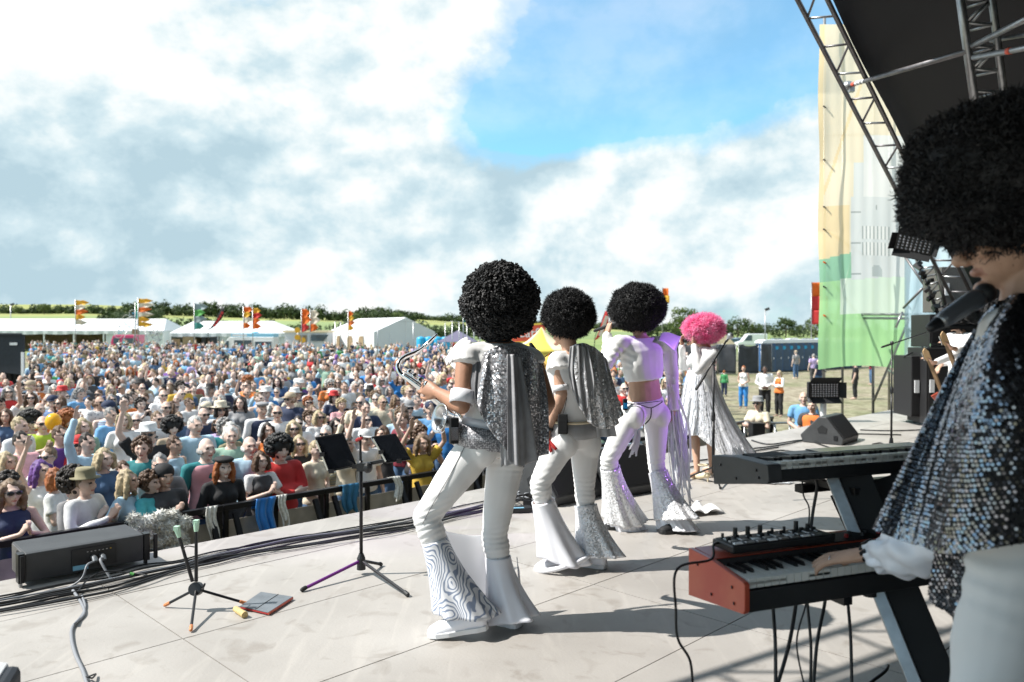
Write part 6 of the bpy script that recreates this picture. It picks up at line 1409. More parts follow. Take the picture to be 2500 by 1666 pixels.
q = MB(); q.bar(ca + KE * .30 + V((0, .05, -.01)), cb + KE * .30 + V((0, .05, 0)), .12, .05, up=V((-.3, -1, 0))); ob('column', q, M['black_matte'], ks, bev=.004)
q = MB(); q.bar(lerp(ca, cb, .06) + KE * .12 + V((0, .04, 0)), lerp(ca, cb, .42) + KE * .14 + V((0, .04, 0)), .36, .02, up=V((-.3, -1, 0))); ob('shield_plate', q, M['black_matte'], ks)
for zt, org, dep in ((bk0.z - .060, bk0, .31), (rk0.z - .016, rk0, .285)):
    for a in (.42, .95):
        q = MB(); s0 = org + KE * a; s0.z = zt; q.bar(s0 + KN * .01, s0 + KN * (dep + .04), .035, .025); ob('support_arm', q, M['black_metal'], ks)
    q = MB(); s0 = org + KN * (dep * .8); s0.z = zt - .028; q.bar(s0 + KE * .35, s0 + KE * 1.02, .04, .03); ob('cross_beam', q, M['black_metal'], ks)
q = MB(); f0 = V((cb.x, cb.y, .03)); q.bar(cb, V((cb.x + .03, cb.y - .01, .04)), .12, .055, up=V((-.3, -1, 0))); q.bar(f0 - KE * .35, f0 + KE * .5, .06, .04); ob('base_foot', q, M['black_metal'], ks)
def cable(name, pts, r, mat, label=None, group=None, parent=None, n=7):
    q = MB(); q.tube(spline(pts, n), r, 7); o = ob(name, q, M[mat], parent, smooth=True)
    return tag(o, label, 'cable', group) if label else o
CG = 'leads hanging from the keyboards'
cable('cable', [W(.085, .235, cz + .018), W(.03, .19, .16), W(-.015, .14, .13), P(1653, 1390, 2.42), P(1650, 1490, 2.42), P(1655, 1560, 2.42), P(1685, 1615, 2.42), P(1692, 1700, 2.42)], .0042, 'cable_black', 'black lead from the small controller looping over the red end cheek', CG)
for i, (a, b, c, lab, r) in enumerate((((1888, 1492), (1893, 1570), (1894, 1700), 'black lead hanging straight down nearest the red cheek', .006), ((1942, 1485), (1925, 1580), (1893, 1690), 'black lead slanting left beneath the red piano', .0065), ((1966, 1482), (1945, 1570), (1965, 1680), 'thin wavy lead under the middle of the red piano', .003), ((1972, 1482), (1980, 1580), (1978, 1690), 'straight black lead under the middle of the red piano', .005), ((2013, 1478), (1995, 1570), (1985, 1690), 'black lead curving left under the red piano', .006), ((2070, 1468), (2077, 1560), (2080, 1690), 'black lead hanging left of the leaning column', .0055))):
    d0 = 2.62 + .03 * i; cable('cable', [P(a[0], a[1] - 20, d0), P(a[0], a[1], d0), P(*b, d0 - .05), P(*c, d0 - .1)], r, 'cable_black', lab, CG)
cable('cable', [P(1985, 1160, 2.9), P(1995, 1185, 2.92), P(1985, 1250, 2.92), P(1976, 1320, 2.9)], .006, 'cable_black', 'thick lead between the two keyboards', CG)
cable('cable', [P(1958, 1165, 2.9), P(1962, 1210, 2.92), P(1976, 1245, 2.92), P(1970, 1320, 2.9)], .003, 'cable_black', 'thin lead between the two keyboards', CG)
cable('cable', [P(2168, 1625, 3.0), P(2160, 1640, 2.95), P(2125, 1668, 2.9), P(2100, 1700, 2.85)], .0065, 'cable_black', 'lead curling on the deck right of the column', CG)
# vocal microphone of the keyboard player
vm = thing('microphone', 'large dark grey vocal microphone at the chin of the keyboard player', 'microphone', P(2340, 760, 2.0))
m0, m1 = P(2274, 800, 2.00), P(2400, 720, 2.03)
q = MB(); q.tube([lerp(m0, m1, .0), lerp(m0, m1, .16)], [.013, .017], 14, ends=True); ob('tail', q, M['black_plastic'], vm, smooth=True)
q = MB(); q.tube([lerp(m0, m1, .15), lerp(m0, m1, .27)], .0185, 16); ob('silver_ring', q, M['steel'], vm, smooth=True)
q = MB(); q.tube([lerp(m0, m1, .26), lerp(m0, m1, .85)], [.021, .0265], 18, ends=True); ob('handle', q, M['mic_grey'], vm, smooth=True)
q = MB(); q.ell(lerp(m0, m1, 1.04), .027, nu=18, nv=12); ob('windscreen', q, M['grille'], vm, smooth=True)
bs_ = thing('boom_arm', 'thin black microphone boom reaching under the chin from the right', 'stand', P(2400, 790, 2.05))
pole(P(2282, 800, 2.03), P(2640, 792, 2.15), .007, 'black_metal', bs_, 'boom'); q = MB(); q.tube([P(2362, 752, 2.05), P(2376, 770, 2.05)], .02, 12, ends=True); ob('clip', q, M['black_plastic'], bs_)
# ------------------------------------------------------------------ microphone stands
def mic_stand(label, foot, h, boom_a, boom_b, mic=None, tripod=True, r=.010):
    t = thing('microphone_stand', label, 'microphone stand', foot, 'microphone stands'); f = V(foot)
    pole(f + V((0, 0, .12)), f + V((0, 0, h)), r, 'black_metal', t, 'pole'); pole(f + V((0, 0, .10)), f + V((0, 0, h * .55)), r * 1.35, 'black_metal', t, 'tube')
    q = MB(); q.lathe([(0, 0), (.02, 0), (.022, .05), (.012, .09), (0, .09)], None, f + V((0, 0, h * .55 - .04)), 12); ob('collar', q, M['black_plastic'], t)
    if tripod:
        for k in range(3):
            a = .5 + k * 2.094; l = MB(); l.tube([f + V((0, 0, .16)), f + V((.30 * math.cos(a), .30 * math.sin(a), .014))], .009, 8); lo = ob('leg', l, M['black_metal'], t)
            l = MB(); l.ell(f + V((.305 * math.cos(a), .305 * math.sin(a), .014)), .014, nu=8, nv=6); ob('rubber_foot', l, M['rubber'], lo)
    else:
        q = MB(); q.lathe([(0, 0), (.13, 0), (.13, .012), (.03, .03), (.02, .12), (0, .12)], None, f, 20); ob('base', q, M['black_metal'], t)
    q = MB(); q.ell(f + V((0, 0, h)), (.022, .03, .03)); ob('clutch', q, M['black_plastic'], t)
    pole(boom_a, boom_b, .008, 'black_metal', t, 'boom'); dv = (V(boom_a) - V(boom_b)).normalized()
    q = MB(); q.tube([V(boom_a), V(boom_a) - dv * .16], .013, 10, ends=True); ob('counterweight', q, M['black_plastic'], t)
    if mic:
        q = MB(); q.tube([V(boom_b), V(mic)], .012, 10, ends=True); o_ = ob('microphone', q, M['black_plastic'], t)
        e = V(mic); q = MB(); q.lathe([(.012, -.03), (.028, 0), (.030, .012), (.018, .03), (0, .034)], (e - V(boom_b)).to_track_quat('Z', 'Y').to_matrix(), e, 14); ob('windscreen', q, M['steel'], o_)
mic_stand('tall boom microphone stand in front of the pink wigged singer, empty clip at the top', G(1741, 1180), P(1740, 893, 7.0).z, P(1700, 950, 7.0) , P(1773, 833, 7.1), P(1782, 822, 7.1), True, .011)
mic_stand('round based boom stand right of the wedge monitor at the back', G(2176, 1092), P(2180, 838, 10.3).z, P(2153, 848, 10.2), P(2262, 812, 10.4), None, False)
mic_stand('boom stand partly hidden by the guitarist at the back right', G(2232, 1030), P(2232, 868, 12.9).z, P(2206, 872, 12.8), P(2262, 842, 12.9), None, False)
# ------------------------------------------------------------------ tablet stand
ts = thing('tablet_stand', 'black music stand with one violet leg carrying two tablets', 'stand', G(882, 1400)); f = G(882, 1402)
dS = f.y; top = P(878, 1062, dS)
pole(f + V((0, 0, .06)), V((f.x, f.y, P(880, 1125, dS).z)), .011, 'black_metal', ts, 'pole'); pole(V((f.x, f.y, .55)), V((f.x - .004, f.y, top.z)), .008, 'black_metal', ts, 'pole')
q = MB(); q.lathe([(0, 0), (.028, 0), (.026, .07), (.014, .10), (0, .10)], None, f + V((0, 0, .03)), 14); ob('hub', q, M['black_plastic'], ts)
for e, mm in ((G(738, 1440, .012), 'purple_paint'), (G(995, 1452, .012), 'black_metal'), (G(930, 1378, .012), 'black_metal')):
    q = MB(); q.tube([f + V((0, 0, .085)), e], .010, 10); lo = ob('leg', q, M[mm], ts)
    if mm == 'purple_paint': lo['label'] = 'violet painted leg'
    q = MB(); q.tube([lerp(f, e, .95) + V((0, 0, .006)), e], .013, 10, ends=True); ob('rubber_foot', q, M['rubber'], lo)
q = MB(); q.bar(P(872, 1138, dS), P(942, 1124, dS), .022, .022); ob('cross_arm', q, M['black_plastic'], ts, bev=.003)
q = MB(); q.ell(P(898, 1142, dS - .03), (.03, .03, .035)); q.box(P(884, 1140, dS - .02), (.06, .05, .05)); ob('clamp', q, M['black_plastic'], ts)
q = MB(); q.tube([P(872, 1075, dS), P(882, 1070, dS)], .012, 8, ends=True); ob('top_clip', q, M['red_plastic'], ts)
mk('cork', (.62, .46, .20), .7, var=.3, vscale=60)
def quad_slab(pts, th, fwd):
    q = MB(); a = [V(p) for p in pts]; n_ = V(fwd).normalized() * th; b = [p + n_ for p in a]
    q.add(a + b, [(0, 1, 2, 3), (7, 6, 5, 4), (0, 4, 5, 1), (1, 5, 6, 2), (2, 6, 7, 3), (3, 7, 4, 0)]); return q
def tablet(label, pts, grip):
    n_ = (pts[1] - pts[0]).cross(pts[3] - pts[0]).normalized(); n_ = n_ if n_.y > 0 else -n_
    t = thing('tablet', label, 'tablet', sum(pts, V()) / 4, 'tablets on the music stand')
    ob('case', quad_slab(pts, .010, n_), M['black_plastic'], t, bev=.003); c = sum(pts, V()) / 4
    ob('screen', quad_slab([c + (p - c) * .90 - n_ * .002 for p in pts], .0015, n_), M['glass_dark'], t)
    q = MB(); q.bar(lerp(pts[0], pts[3], .1) - n_ * .004, lerp(pts[0], pts[3], .95) - n_ * .004, .006, .012); ob('rim', q, M['silver'], t)
    for a, b in grip:
        q = MB(); q.box(lerp(lerp(pts[0], pts[1], a), lerp(pts[3], pts[2], a), b) - n_ * .004, (.03, .02, .025)); ob('grip', q, M['black_metal'], t)
tablet('left tablet in a black case tilted on the music stand', [P(769, 1068, dS - .02), P(838, 1056, dS + .04), P(872, 1138, dS + .0), P(802, 1153, dS - .07)], ((0.02, .5), (.1, 1.0), (.9, 1.0)))
tablet('right tablet with a thin silver rim on the music stand', [P(907, 1066, dS + .02), P(966, 1058, dS + .08), P(1004, 1122, dS + .03), P(944, 1131, dS - .04)], ((0.02, .6), (.5, 1.0)))
# short double instrument stand, cork, closed tablet
ms = thing('instrument_stand', 'small black folding tripod with two pale green tipped pegs', 'stand', G(482, 1490)); hub = P(479, 1438, 4.29)
for e in (G(403, 1478, .012), G(466, 1538, .012), G(600, 1473, .012)):
    q = MB(); q.tube([hub, e], .0075, 8); lo = ob('leg', q, M['black_metal'], ms); d_ = (e - hub).normalized()
    q = MB(); q.tube([e - d_ * .03, e], .0095, 8, ends=True); ob('cork_tip', q, M['orange_plastic'], lo)
q = MB(); q.lathe([(0, -.024), (.036, -.024), (.036, .024), (0, .024)], Matrix.Rotation(R(75), 3, 'X'), hub, 18); ob('hub', q, M['black_plastic'], ms, bev=.003)
q = MB(); q.tube([hub, hub + V((.05, -.02, .02)), hub + V((.055, -.02, .035))], .006, 8); ob('wing_screw', q, M['black_plastic'], ms)
for base, tip in ((P(470, 1420, 4.27), P(438, 1312, 4.25)), (P(479, 1420, 4.30), P(479, 1298, 4.32))):
    q = MB(); q.tube([base, tip], [.010, .008], 10); pg = ob('peg', q, M['black_metal'], ms); d_ = (tip - base).normalized()
    q = MB(); q.tube([tip, tip + d_ * .05], [.011, .017], 10, ends=False); q.box(tip + d_ * .052, (.026, .03, .02)); ob('peg_tip', q, M['green_plastic'], pg)
q = MB(); q.tube(spline([P(446, 1345, 4.25), P(455, 1334, 4.24), P(476, 1336, 4.30)], 5), .003, 6); ob('lead', q, M['cable_black'], ms)
tb = thing('closed_tablet', 'tablet in a grey folio cover lying flat on the deck', 'tablet', G(645, 1475))
tp4 = [G(586, 1486, .004), G(637, 1451, .004), G(715, 1463, .004), G(655, 1502, .004)]
ob('tablet_body', quad_slab(tp4, .009, V((0, 0, 1))), M['red_plastic'], tb, bev=.002)
q = quad_slab([p + V((0, 0, .0105)) for p in tp4], .004, V((0, 0, 1))); ob('cover', q, M['tablet_cover'], tb, bev=.001)
q = MB(); q.bar(lerp(tp4[0], tp4[3], .55) + V((0, 0, .016)), lerp(tp4[1], tp4[2], .55) + V((0, 0, .016)), .003, .002); ob('cover_fold', q, M['dark_grey'], tb)
q = MB(); q.bar(tp4[3] + V((0, 0, .006)), tp4[2] + V((0, 0, .006)), .006, .012); ob('edge_strap', q, M['red_paint'], tb)
q = MB(); q.tube([G(575, 1487, .018), G(598, 1502, .016)], [.016, .018], 14); o_ = tag(ob('cork_grip', q, M['cork']), 'short yellowish cork tube lying beside the closed tablet', 'cork tube')
# ------------------------------------------------------------------ line array box with cables
la = thing('loudspeaker', 'long black line array loudspeaker lying at the stage edge on the left', 'loudspeaker', G(200, 1400))
A, B_, D = G(70, 1447, .02), G(362, 1352, .02), None
A = G(62, 1422, .03); B_ = G(351, 1368, .03)
ex = (B_ - A); Lx = ex.length; ex.normalize(); ey = V((-ex.y, ex.x, 0)); 
H0 = .165
poly = [(0, 0), (0, H0), (.03, H0 + .004), (.36, H0 + .004), (.36, .0), (.06, -.01)]
q = MB(); q.prism(poly, (ey, V((0, 0, 1)), ex), A, Lx); ob('cabinet', q, M['dark_grey'], la, bev=.006)
q = MB(); q.box(A + ex * Lx * .56 + V((0, 0, H0 * .5)) - ey * .004, (Lx * .38, .008, H0 * .74), math.atan2(ex.y, ex.x)); pl = ob('rear_plate', q, M['black_plastic'], la)
for sx in (-.02, Lx + .02):
    q = MB(); q.box(A + ex * sx + ey * .03 + V((0, 0, H0 * .5)), (.035, .07, H0 * 1.05), math.atan2(ex.y, ex.x)); q.box(A + ex * (sx + (.05 if sx > 0 else -.0)) - ey * .01 + V((0, 0, H0 * .5)), (.02, .03, H0 * .95), math.atan2(ex.y, ex.x)); ob('rigging_bracket', q, M['black_metal'], la, bev=.003)
    q = MB(); q.box(A + ex * sx + ey * .03 + V((0, 0, .0)), (.016, .03, .06), math.atan2(ex.y, ex.x)); ob('rigging_pin', q, M['steel'] if sx < 0 else M['black_metal'], la)
q = MB(); q.box(A - ex * .003 + ey * .17 + V((0, 0, H0 * .5)), (.006, .33, H0 * .98), math.atan2(ex.y, ex.x)); ob('lit_end_plate', q, M['dull_steel'], la)  # added pale sheet: the lit look of this end put into colour
for zz in (.125, .055):
    q = MB(); q.lathe([(0, -.004), (.034, -.004), (.034, .004), (0, .004)], Matrix.Rotation(math.atan2(ex.y, ex.x), 3, 'Z') @ Matrix.Rotation(R(90), 3, 'Y'), A - ex * .007 + ey * .16 + V((0, 0, zz)), 18); ob('handle_cutout', q, M['black_matte'], la)
q = MB(); q.box(A + ex * Lx * .44 + V((0, 0, .03)) - ey * .010, (.085, .003, .028), math.atan2(ex.y, ex.x)); ob('blue_sticker', q, M['van_blue'], la)
for k in range(7):
    q = MB(); q.box(A + ex * (Lx * .50 + .022 * k) + V((0, 0, H0 * .72)) - ey * .010, (.008, .004, .005), math.atan2(ex.y, ex.x)); ob('indicator', q, M['steel'] if k < 6 else M['f_yellow'], la)
c1 = A + ex * Lx * .545 + V((0, 0, H0 * .50)) - ey * .02; c2 = A + ex * Lx * .62 + V((0, 0, H0 * .50)) - ey * .02
for c_ in (c1, c2):
    q = MB(); q.tube([c_ + ey * .02, c_ - ey * .02, c_ - ey * .035 - V((0, 0, .02))], .016, 12); ob('plug', q, M['steel'], la)
q = MB(); q.box(A + ex * Lx * .61 + V((0, 0, H0 * .30)) - ey * .008, (.035, .004, .04), math.atan2(ex.y, ex.x)); ob('socket', q, M['black_metal'], la)
cable('cable', [c1 - ey * .03 - V((0, 0, .02)), P(213, 1380, 4.75), P(200, 1412, 4.7), P(168, 1434, 4.66), P(120, 1446, 4.66)], .0065, 'cable_grey', 'pale blue grey lead plugged into the left socket of the loudspeaker', 'leads at the loudspeaker')
cable('cable', [c2 - ey * .03 - V((0, 0, .01)), P(245, 1368, 4.85), P(262, 1400, 4.82), P(278, 1424, 4.8)], .008, 'cable_grey', 'grey lead plugged into the right socket of the loudspeaker', 'leads at the loudspeaker')
cable('cable', [G(190, 1445, .02), P(215, 1415, 4.72), P(255, 1396, 4.8), P(310, 1398, 4.85), G(360, 1405, .02)], .005, 'cable_black', 'thin black lead with green tape looping before the loudspeaker', 'leads at the loudspeaker')
q = MB(); q.tube([P(318, 1400, 4.84), P(327, 1403, 4.84)], .009, 8); tag(ob('tape_wrap', q, M['f_green']), 'bit of green tape wrapped round the thin black lead', 'tape')
cb_ = thing('cable_bundle', 'thick bundle of black cables running along the stage edge', 'cable bundle', G(500, 1350)); rb_ = random.Random(12)
for i in range(9):
    base = [(-160, 1500), (0, 1476), (150, 1446), (270, 1424), (350, 1404), (430, 1384), (520, 1362), (620, 1342), (730, 1322), (840, 1304), (950, 1286), (1040, 1270), (1120, 1252), (1200, 1232), (1270, 1205)]
    off = (i - 4) * 4.2
    cable('cable', [G(x, y + off * (1.25 if x < 400 else .75) + rb_.uniform(-4, 4), .008 + .007 * (i % 3)) for x, y in base], rb_.choice([.0055, .0065, .008]), 'cable_black' if i != 2 else 'cable_grey', parent=cb_)
cable('cable', [G(178, 1442, .02), G(200, 1475, .008), G(205, 1500, .008), G(178, 1530, .008), G(175, 1560, .008), G(185, 1600, .008), G(205, 1645, .008), G(225, 1720, .008)], .0085, 'cable_grey', 'grey double lead snaking down towards the lower left corner')
cable('cable', [G(200, 1455, .02), G(208, 1482, .008), G(198, 1505, .008), G(183, 1522, .02)], .0065, 'cable_grey', 'short grey loop beside the snaking lead')
q = MB(); q.tube(spline([G(208, 1654, .01), G(222, 1650, .03), G(234, 1646, .012), G(225, 1656, .02), G(214, 1652, .016)], 4), .004, 6); tag(ob('cable_tie', q, M['black_plastic']), 'black tie knotted round the grey lead at the lower left', 'cable tie')
# dark case corner in the lower left
cs = thing('equipment_case', 'blurred dark blue case corner with a white top at the lower left edge', 'case', G(-40, 1700)); p = G(-60, 1690)
q = MB(); q.box(P(-62, 1722, 2.3), (.20, .2, .14), R(20)); ob('case_body', q, M['booth_black'], cs, bev=.02); q = MB(); q.box(P(-66, 1664, 2.33), (.16, .16, .05), R(20)); ob('case_top', q, M['white_plastic'], cs, bev=.02)
# ------------------------------------------------------------------ wedges, cases and cable heap on the deck
def wedge(label, c, rz, L_=.72, h=.36, dep=.55, grille=True):
    t = thing('wedge_monitor', label, 'monitor', c, 'stage monitors'); t.rotation_euler = (0, 0, rz); bpy.context.view_layer.update
    Z = V((0, 0, 1)); X = V((math.cos(rz), math.sin(rz), 0)); Y = V((-X.y, X.x, 0)); o_ = V(c) - X * L_ / 2
    poly = [(0, 0), (-.02, .08), (.20, h), (.30, h), (dep, .10), (dep - .04, 0)]
    q = MB(); q.prism(poly, (Y, Z, X), o_, L_); ob('cabinet', q, M['dark_grey'], t, bev=.012)
    a, b = V((-.02, .08, 0)), V((.20, h, 0)); n_ = (-Y * (h - .08) + Z * -.0).normalized()
    nn = (Z * .22 - Y * (h - .08)).normalized()
    if grille:
        q = MB(); pa, pb = o_ + Y * (-.012) + Z * .095, o_ + Y * .192 + Z * (h - .012)
        q.add([pa + X * .03 + nn * .006, pa + X * (L_ - .03) + nn * .006, pb + X * (L_ - .03) + nn * .006, pb + X * .03 + nn * .006], [(0, 1, 2, 3)]); ob('grille', q, M['grille'], t, solid=.008)
    for e in (-.004, L_ + .004):
        q = MB(); q.prism([(.20, .14), (.30, .14), (.32, .20), (.26, .25), (.19, .21)], (Y, Z, X), o_ + X * (e - .002), .004); ob('handle_recess', q, M['black_matte'], t)
        q = MB(); q.box(o_ + X * e + Y * .08 + Z * .09, (.006, .05, .06), rz); ob('connector_plate', q, M['black_metal'], t)
    return t
wedge('wedge monitor on the right, side on, with a round handle recess', G(2075, 1082), R(50), .66, .36, .55)
wedge('wedge monitor with its dark grille facing us behind the bare waisted singer', G(1556, 1208), R(36), .60, .42, .5)
wedge('wedge monitor behind the legs of the second saxophonist', G(1412, 1225), R(45), .64, .40, .5)
ec = thing('drum_case', 'low black case with a silver corner post behind the first two performers', 'case', G(1290, 1195))
q = MB(); q.box(G(1300, 1192) + V((.05, .1, .13)), (.62, .4, .26), R(35)); ob('case_body', q, M['black_plastic'], ec, bev=.008)
q = MB(); q.box(G(1262, 1205) + V((0, 0, .14)), (.05, .04, .30), R(35)); ob('corner_post', q, M['steel'], ec)
for k in range(7):
    q = MB(); q.box(G(1262, 1208) + V((0, -.025, .03 + .038 * k)), (.03, .012, .022), R(35)); ob('connector', q, M['white_plastic'] if k % 3 == 0 else M['black_metal'], ec)
ps = thing('power_box', 'flat blackish box with a pale label on the deck behind the performers', 'power box', G(1270, 1250))
q = MB(); q.box(G(1270, 1250) + V((0, 0, .022)), (.19, .11, .042), R(10)); ob('box_body', q, M['black_plastic'], ps, bev=.008)
q = MB(); q.box(G(1266, 1252) + V((0, -.02, .0445)), (.09, .03, .002), R(10)); ob('pale_label', q, M['van_blue'], ps)
q = MB(); q.box(G(1302, 1236) + V((0, 0, .03)), (.16, .10, .06), R(-15)); tag(ob('power_strip', q, M['black_metal'], bev=.006), 'black power block lying against the flat box', 'power block')
for i, (c_, lab) in enumerate((('blue_plug', 'blue plug lying by the black case'), ('yellow_plug', 'yellow plug behind the second performers knee'))):
    p = G(1278, 1200) if i == 0 else G(1296, 1196); q = MB(); q.tube([p + V((0, 0, .06 + .1 * i)), p + V((.06, 0, .06 + .13 * i))], .024, 10, ends=True); tag(ob('plug', q, M['blue_cloth'] if i == 0 else M['f_yellow']), lab, 'plug')
ch_ = thing('cable_heap', 'tangled heap of black and grey cables behind the performers', 'cable heap', G(1270, 1225))
for i in range(14):
    p0 = G(rb_.uniform(1225, 1320), rb_.uniform(1205, 1240), .01); pts = [p0 + V((rb_.uniform(-.22, .22), rb_.uniform(-.15, .15), rb_.uniform(0, .07))) for _ in range(6)]; cable('cable', pts, .006, 'cable_black' if i % 3 else 'cable_grey', parent=ch_)
for i, (pts, lab) in enumerate((([(1835, 1075), (1880, 1085), (1960, 1075), (2010, 1088), (2040, 1100)], 'black lead crossing the deck left of the right hand wedge'), ([(1840, 1095), (1900, 1088), (1990, 1070), (2060, 1060), (2200, 1062)], 'black lead running behind the right hand wedge'), ([(2130, 1085), (2150, 1082), (2160, 1090), (2140, 1094)], 'coil of lead right of the right hand wedge'), ([(2100, 1050), (2180, 1052), (2290, 1048)], 'lead on the deck near the round based stand'), ([(1860, 1108), (1905, 1100), (1940, 1104)], 'short lead near the end of the silver train'), ([(1650, 1130), (1760, 1118), (1850, 1100), (1900, 1092)], 'lead running from the pink wigged singer to the right'), ([(1648, 1148), (1720, 1135), (1790, 1126)], 'lead under the heels of the pink wigged singer'))):
    cable('cable', [G(x, y, .012) for x, y in pts], .009, 'cable_black', lab, 'leads on the far deck')
cable('cable', [G(1540, 1270, .006), G(1600, 1268, .006), G(1640, 1262, .006)], .004, 'cable_black', 'thin lead behind the flares of the bare waisted singer', 'leads on the far deck')
pp = MB(); pr_ = random.Random(3)
pp.grid(lambda a, b: lerp(lerp(G(1672, 1262, .01), G(1770, 1252, .01), a), lerp(G(1690, 1235, .01), G(1740, 1240, .01), a), b) + V((0, 0, .05 * abs(math.sin(a * 6) * math.sin(b * 4 + a * 3)))), 16, 10); tag(ob('towel', pp, M['paper'], smooth=True, solid=.004), 'crumpled white towel on the deck right of the sequined flares', 'towel')
# ------------------------------------------------------------------ floodlights and loudspeaker stack on the far right
def flood(label, c, nx, ny, w, h, Bm, lit=None):
    t = thing('floodlight', label, 'floodlight', c, 'LED floodlights'); c = V(c)
    q = MB(); q.box(c, (w, .12, h), Bm); ob('housing', q, M['black_plastic'], t, bev=.006)
    for sz, rx in ((1, 35), (-1, -35)):
        q = MB(); q.box(c + Bm @ V((0, -.11, sz * (h / 2 + .035))), (w, .16, .008), Bm @ Matrix.Rotation(R(-rx), 3, 'X')); ob('barn_door', q, M['black_matte'], t)
    for sx in (-1, 1):
        q = MB(); q.box(c + Bm @ V((sx * (w / 2 + .03), -.1, 0)), (.008, .16, h), Bm @ Matrix.Rotation(R(sx * 30), 3, 'Z')); ob('barn_door', q, M['black_matte'], t)
    lm = MB(); lm.lathe([(0, 0), (.018, 0), (.015, .012), (0, .016)], Matrix.Rotation(R(90), 3, 'X'), (0, 0, 0), 8); me = lm.mesh('led_lens', [M['led_lens']])
    for i in range(nx):
        for j in range(ny):
            o_ = bpy.data.objects.new('led_lens', me); link(o_, t); o_.matrix_parent_inverse = Matrix(); o_.location = Bm @ V(((i + .5) / nx * w * .92 - w * .46, -.065, (j + .5) / ny * h * .86 - h * .43)); o_.rotation_euler = Bm.to_euler()
    return t
flood('LED floodlight with a grid of pale lenses on a stand beyond the deck', P(2009, 952, 13.2), 10, 6, .50, .26, Matrix.Rotation(R(4), 3, 'Z'))
fsn = thing('light_stand', 'pale pole carrying the lower floodlight at the deck edge', 'stand', P(2010, 1030, 13.2)); pole(P(2010, 1040, 13.2), P(2010, 975, 13.2), .05, 'white_plastic', fsn, 'pole'); q = MB(); q.box(P(2012, 978, 13.25), (.52, .1, .08)); ob('bracket', q, M['steel'], fsn)
FB = Euler((R(12), R(14), R(-25))).to_matrix()
fl2 = flood('LED floodlight hung on the truss left of the big afro', P(2232, 595, 11.6), 8, 5, .50, .24, FB)
sp_d = bpy.data.lights.new('flood_lamp', 'SPOT'); sp_d.energy = 470; sp_d.color = (.50, .20, 1.0); sp_d.spot_size = R(16); sp_d.spot_blend = .75; sp_d.shadow_soft_size = .15
fl3 = flood('violet LED floodlight under the roof, out of view on the right', (6.45, 5.9, 3.1), 6, 4, .40, .22, Matrix.Rotation(R(-88), 3, 'Z'))
spl = bpy.data.objects.new('flood_lamp', sp_d); C.objects.link(spl); spl.location = (6.25, 5.9, 3.08); spl.rotation_euler = (spl.location - P(1640, 930, 6.1)).to_track_quat('Z', 'Y').to_euler()
spl.parent = fl3; spl.matrix_parent_inverse = wmat(fl3).inverted()
def spk(label, px0, px1, y0, y1, d, mat, strip=False):
    t = thing('loudspeaker', label, 'loudspeaker', P((px0 + px1) / 2, y1, d), 'loudspeaker stack at the far right'); a, b = P(px0, y0, d), P(px1, y1, d)
    q = MB(); q.box(((a.x + b.x) / 2, d + .3, (a.z + b.z) / 2), (b.x - a.x, .6, a.z - b.z)); ob('cabinet', q, M[mat], t, bev=.01)
    q = MB(); q.box(((a.x + b.x) / 2, d - .006, (a.z + b.z) / 2), ((b.x - a.x) * .94, .012, (a.z - b.z) * .92)); ob('grille', q, M['grille'] if mat != 'grille_brown' else M['grille_brown'], t)
    if strip:
        q = MB(); q.box(((a.x + b.x) / 2, d - .02, b.z + .03), (b.x - a.x, .03, .05)); ob('silver_strip', q, M['silver'], t)
    else:
        q = MB(); q.box((a.x + .08, d - .02, (a.z + b.z) / 2), (.07, .02, .2)); ob('handle', q, M['white_plastic'], t)
mk('grille_brown', (.10, .095, .088), .7, var=.2, vscale=60)
spk('grey brown loudspeaker cabinet behind the singing microphone', 2299, 2460, 652, 762, 13.0, 'grille_brown')
spk('dark cabinet with a silver strip in the far right stack', 2270, 2440, 768, 848, 12.6, 'grille', True)
spk('lower dark cabinet in the far right stack', 2262, 2440, 850, 1036, 12.4, 'grille')
spk('front cabinet with a white handle in the far right stack', 2225, 2262, 870, 1018, 12.6, 'grille')
# ------------------------------------------------------------------ barriers
def barrier_proto():
    t = thing('crowd_barrier', '', 'barrier', (0, 0, 0), 'black crowd barriers before the stage')
    w, h = 1.19, 1.20
    q = MB(); q.box((0, 0, h - .03), (w, .07, .06)); ob('top_rail', q, M['black_metal'], t, bev=.006)
    q = MB(); q.box((0, .02, .05), (w, .05, .05)); ob('bottom_rail', q, M['black_metal'], t)
    for x in (-w / 2 + .03, 0, w / 2 - .03):
        q = MB(); q.box((x, 0, h / 2), (.045, .045, h - .1)); ob('post', q, M['black_metal'], t)
    for x in (-w / 2 + .12, w / 2 - .12):
        q = MB(); q.bar((x, -.02, h - .1), (x, -.62, .05), .05, .045); ob('brace', q, M['black_metal'], t)
    q = MB(); q.box((0, .03, .55), (w - .06, .006, .95)); ob('mesh_sheet', q, M['barrier_sheet'], t)
    q = MB(); q.box((0, -.35, .02), (w - .04, .7, .012)); ob('tread_plate', q, M['steel'], t)
    return t
mk('barrier_sheet', (.50, .48, .44), .6, .2, var=.35, vscale=5, trans=.2)
BL = ['black barrier section hidden at the far left behind the loudspeaker', 'black barrier section behind the long black loudspeaker', 'black barrier section under the shaggy fur coat', 'black barrier section carrying the bright blue jacket', 'black barrier section with the denim jacket, behind the tablet stand', 'black barrier section touching the thigh of the nearest saxophonist', 'black barrier section seen between the first two performers', 'black barrier section behind the knees of the second saxophonist', 'black barrier section between the second saxophonist and the bare waisted singer', 'black barrier section behind the fringes of the bare waisted singer', 'black barrier section left of the silver dress', 'black barrier section behind the silver dress', 'black barrier section at the far end of the silver train']
bp0 = barrier_proto(); BV = 7.95
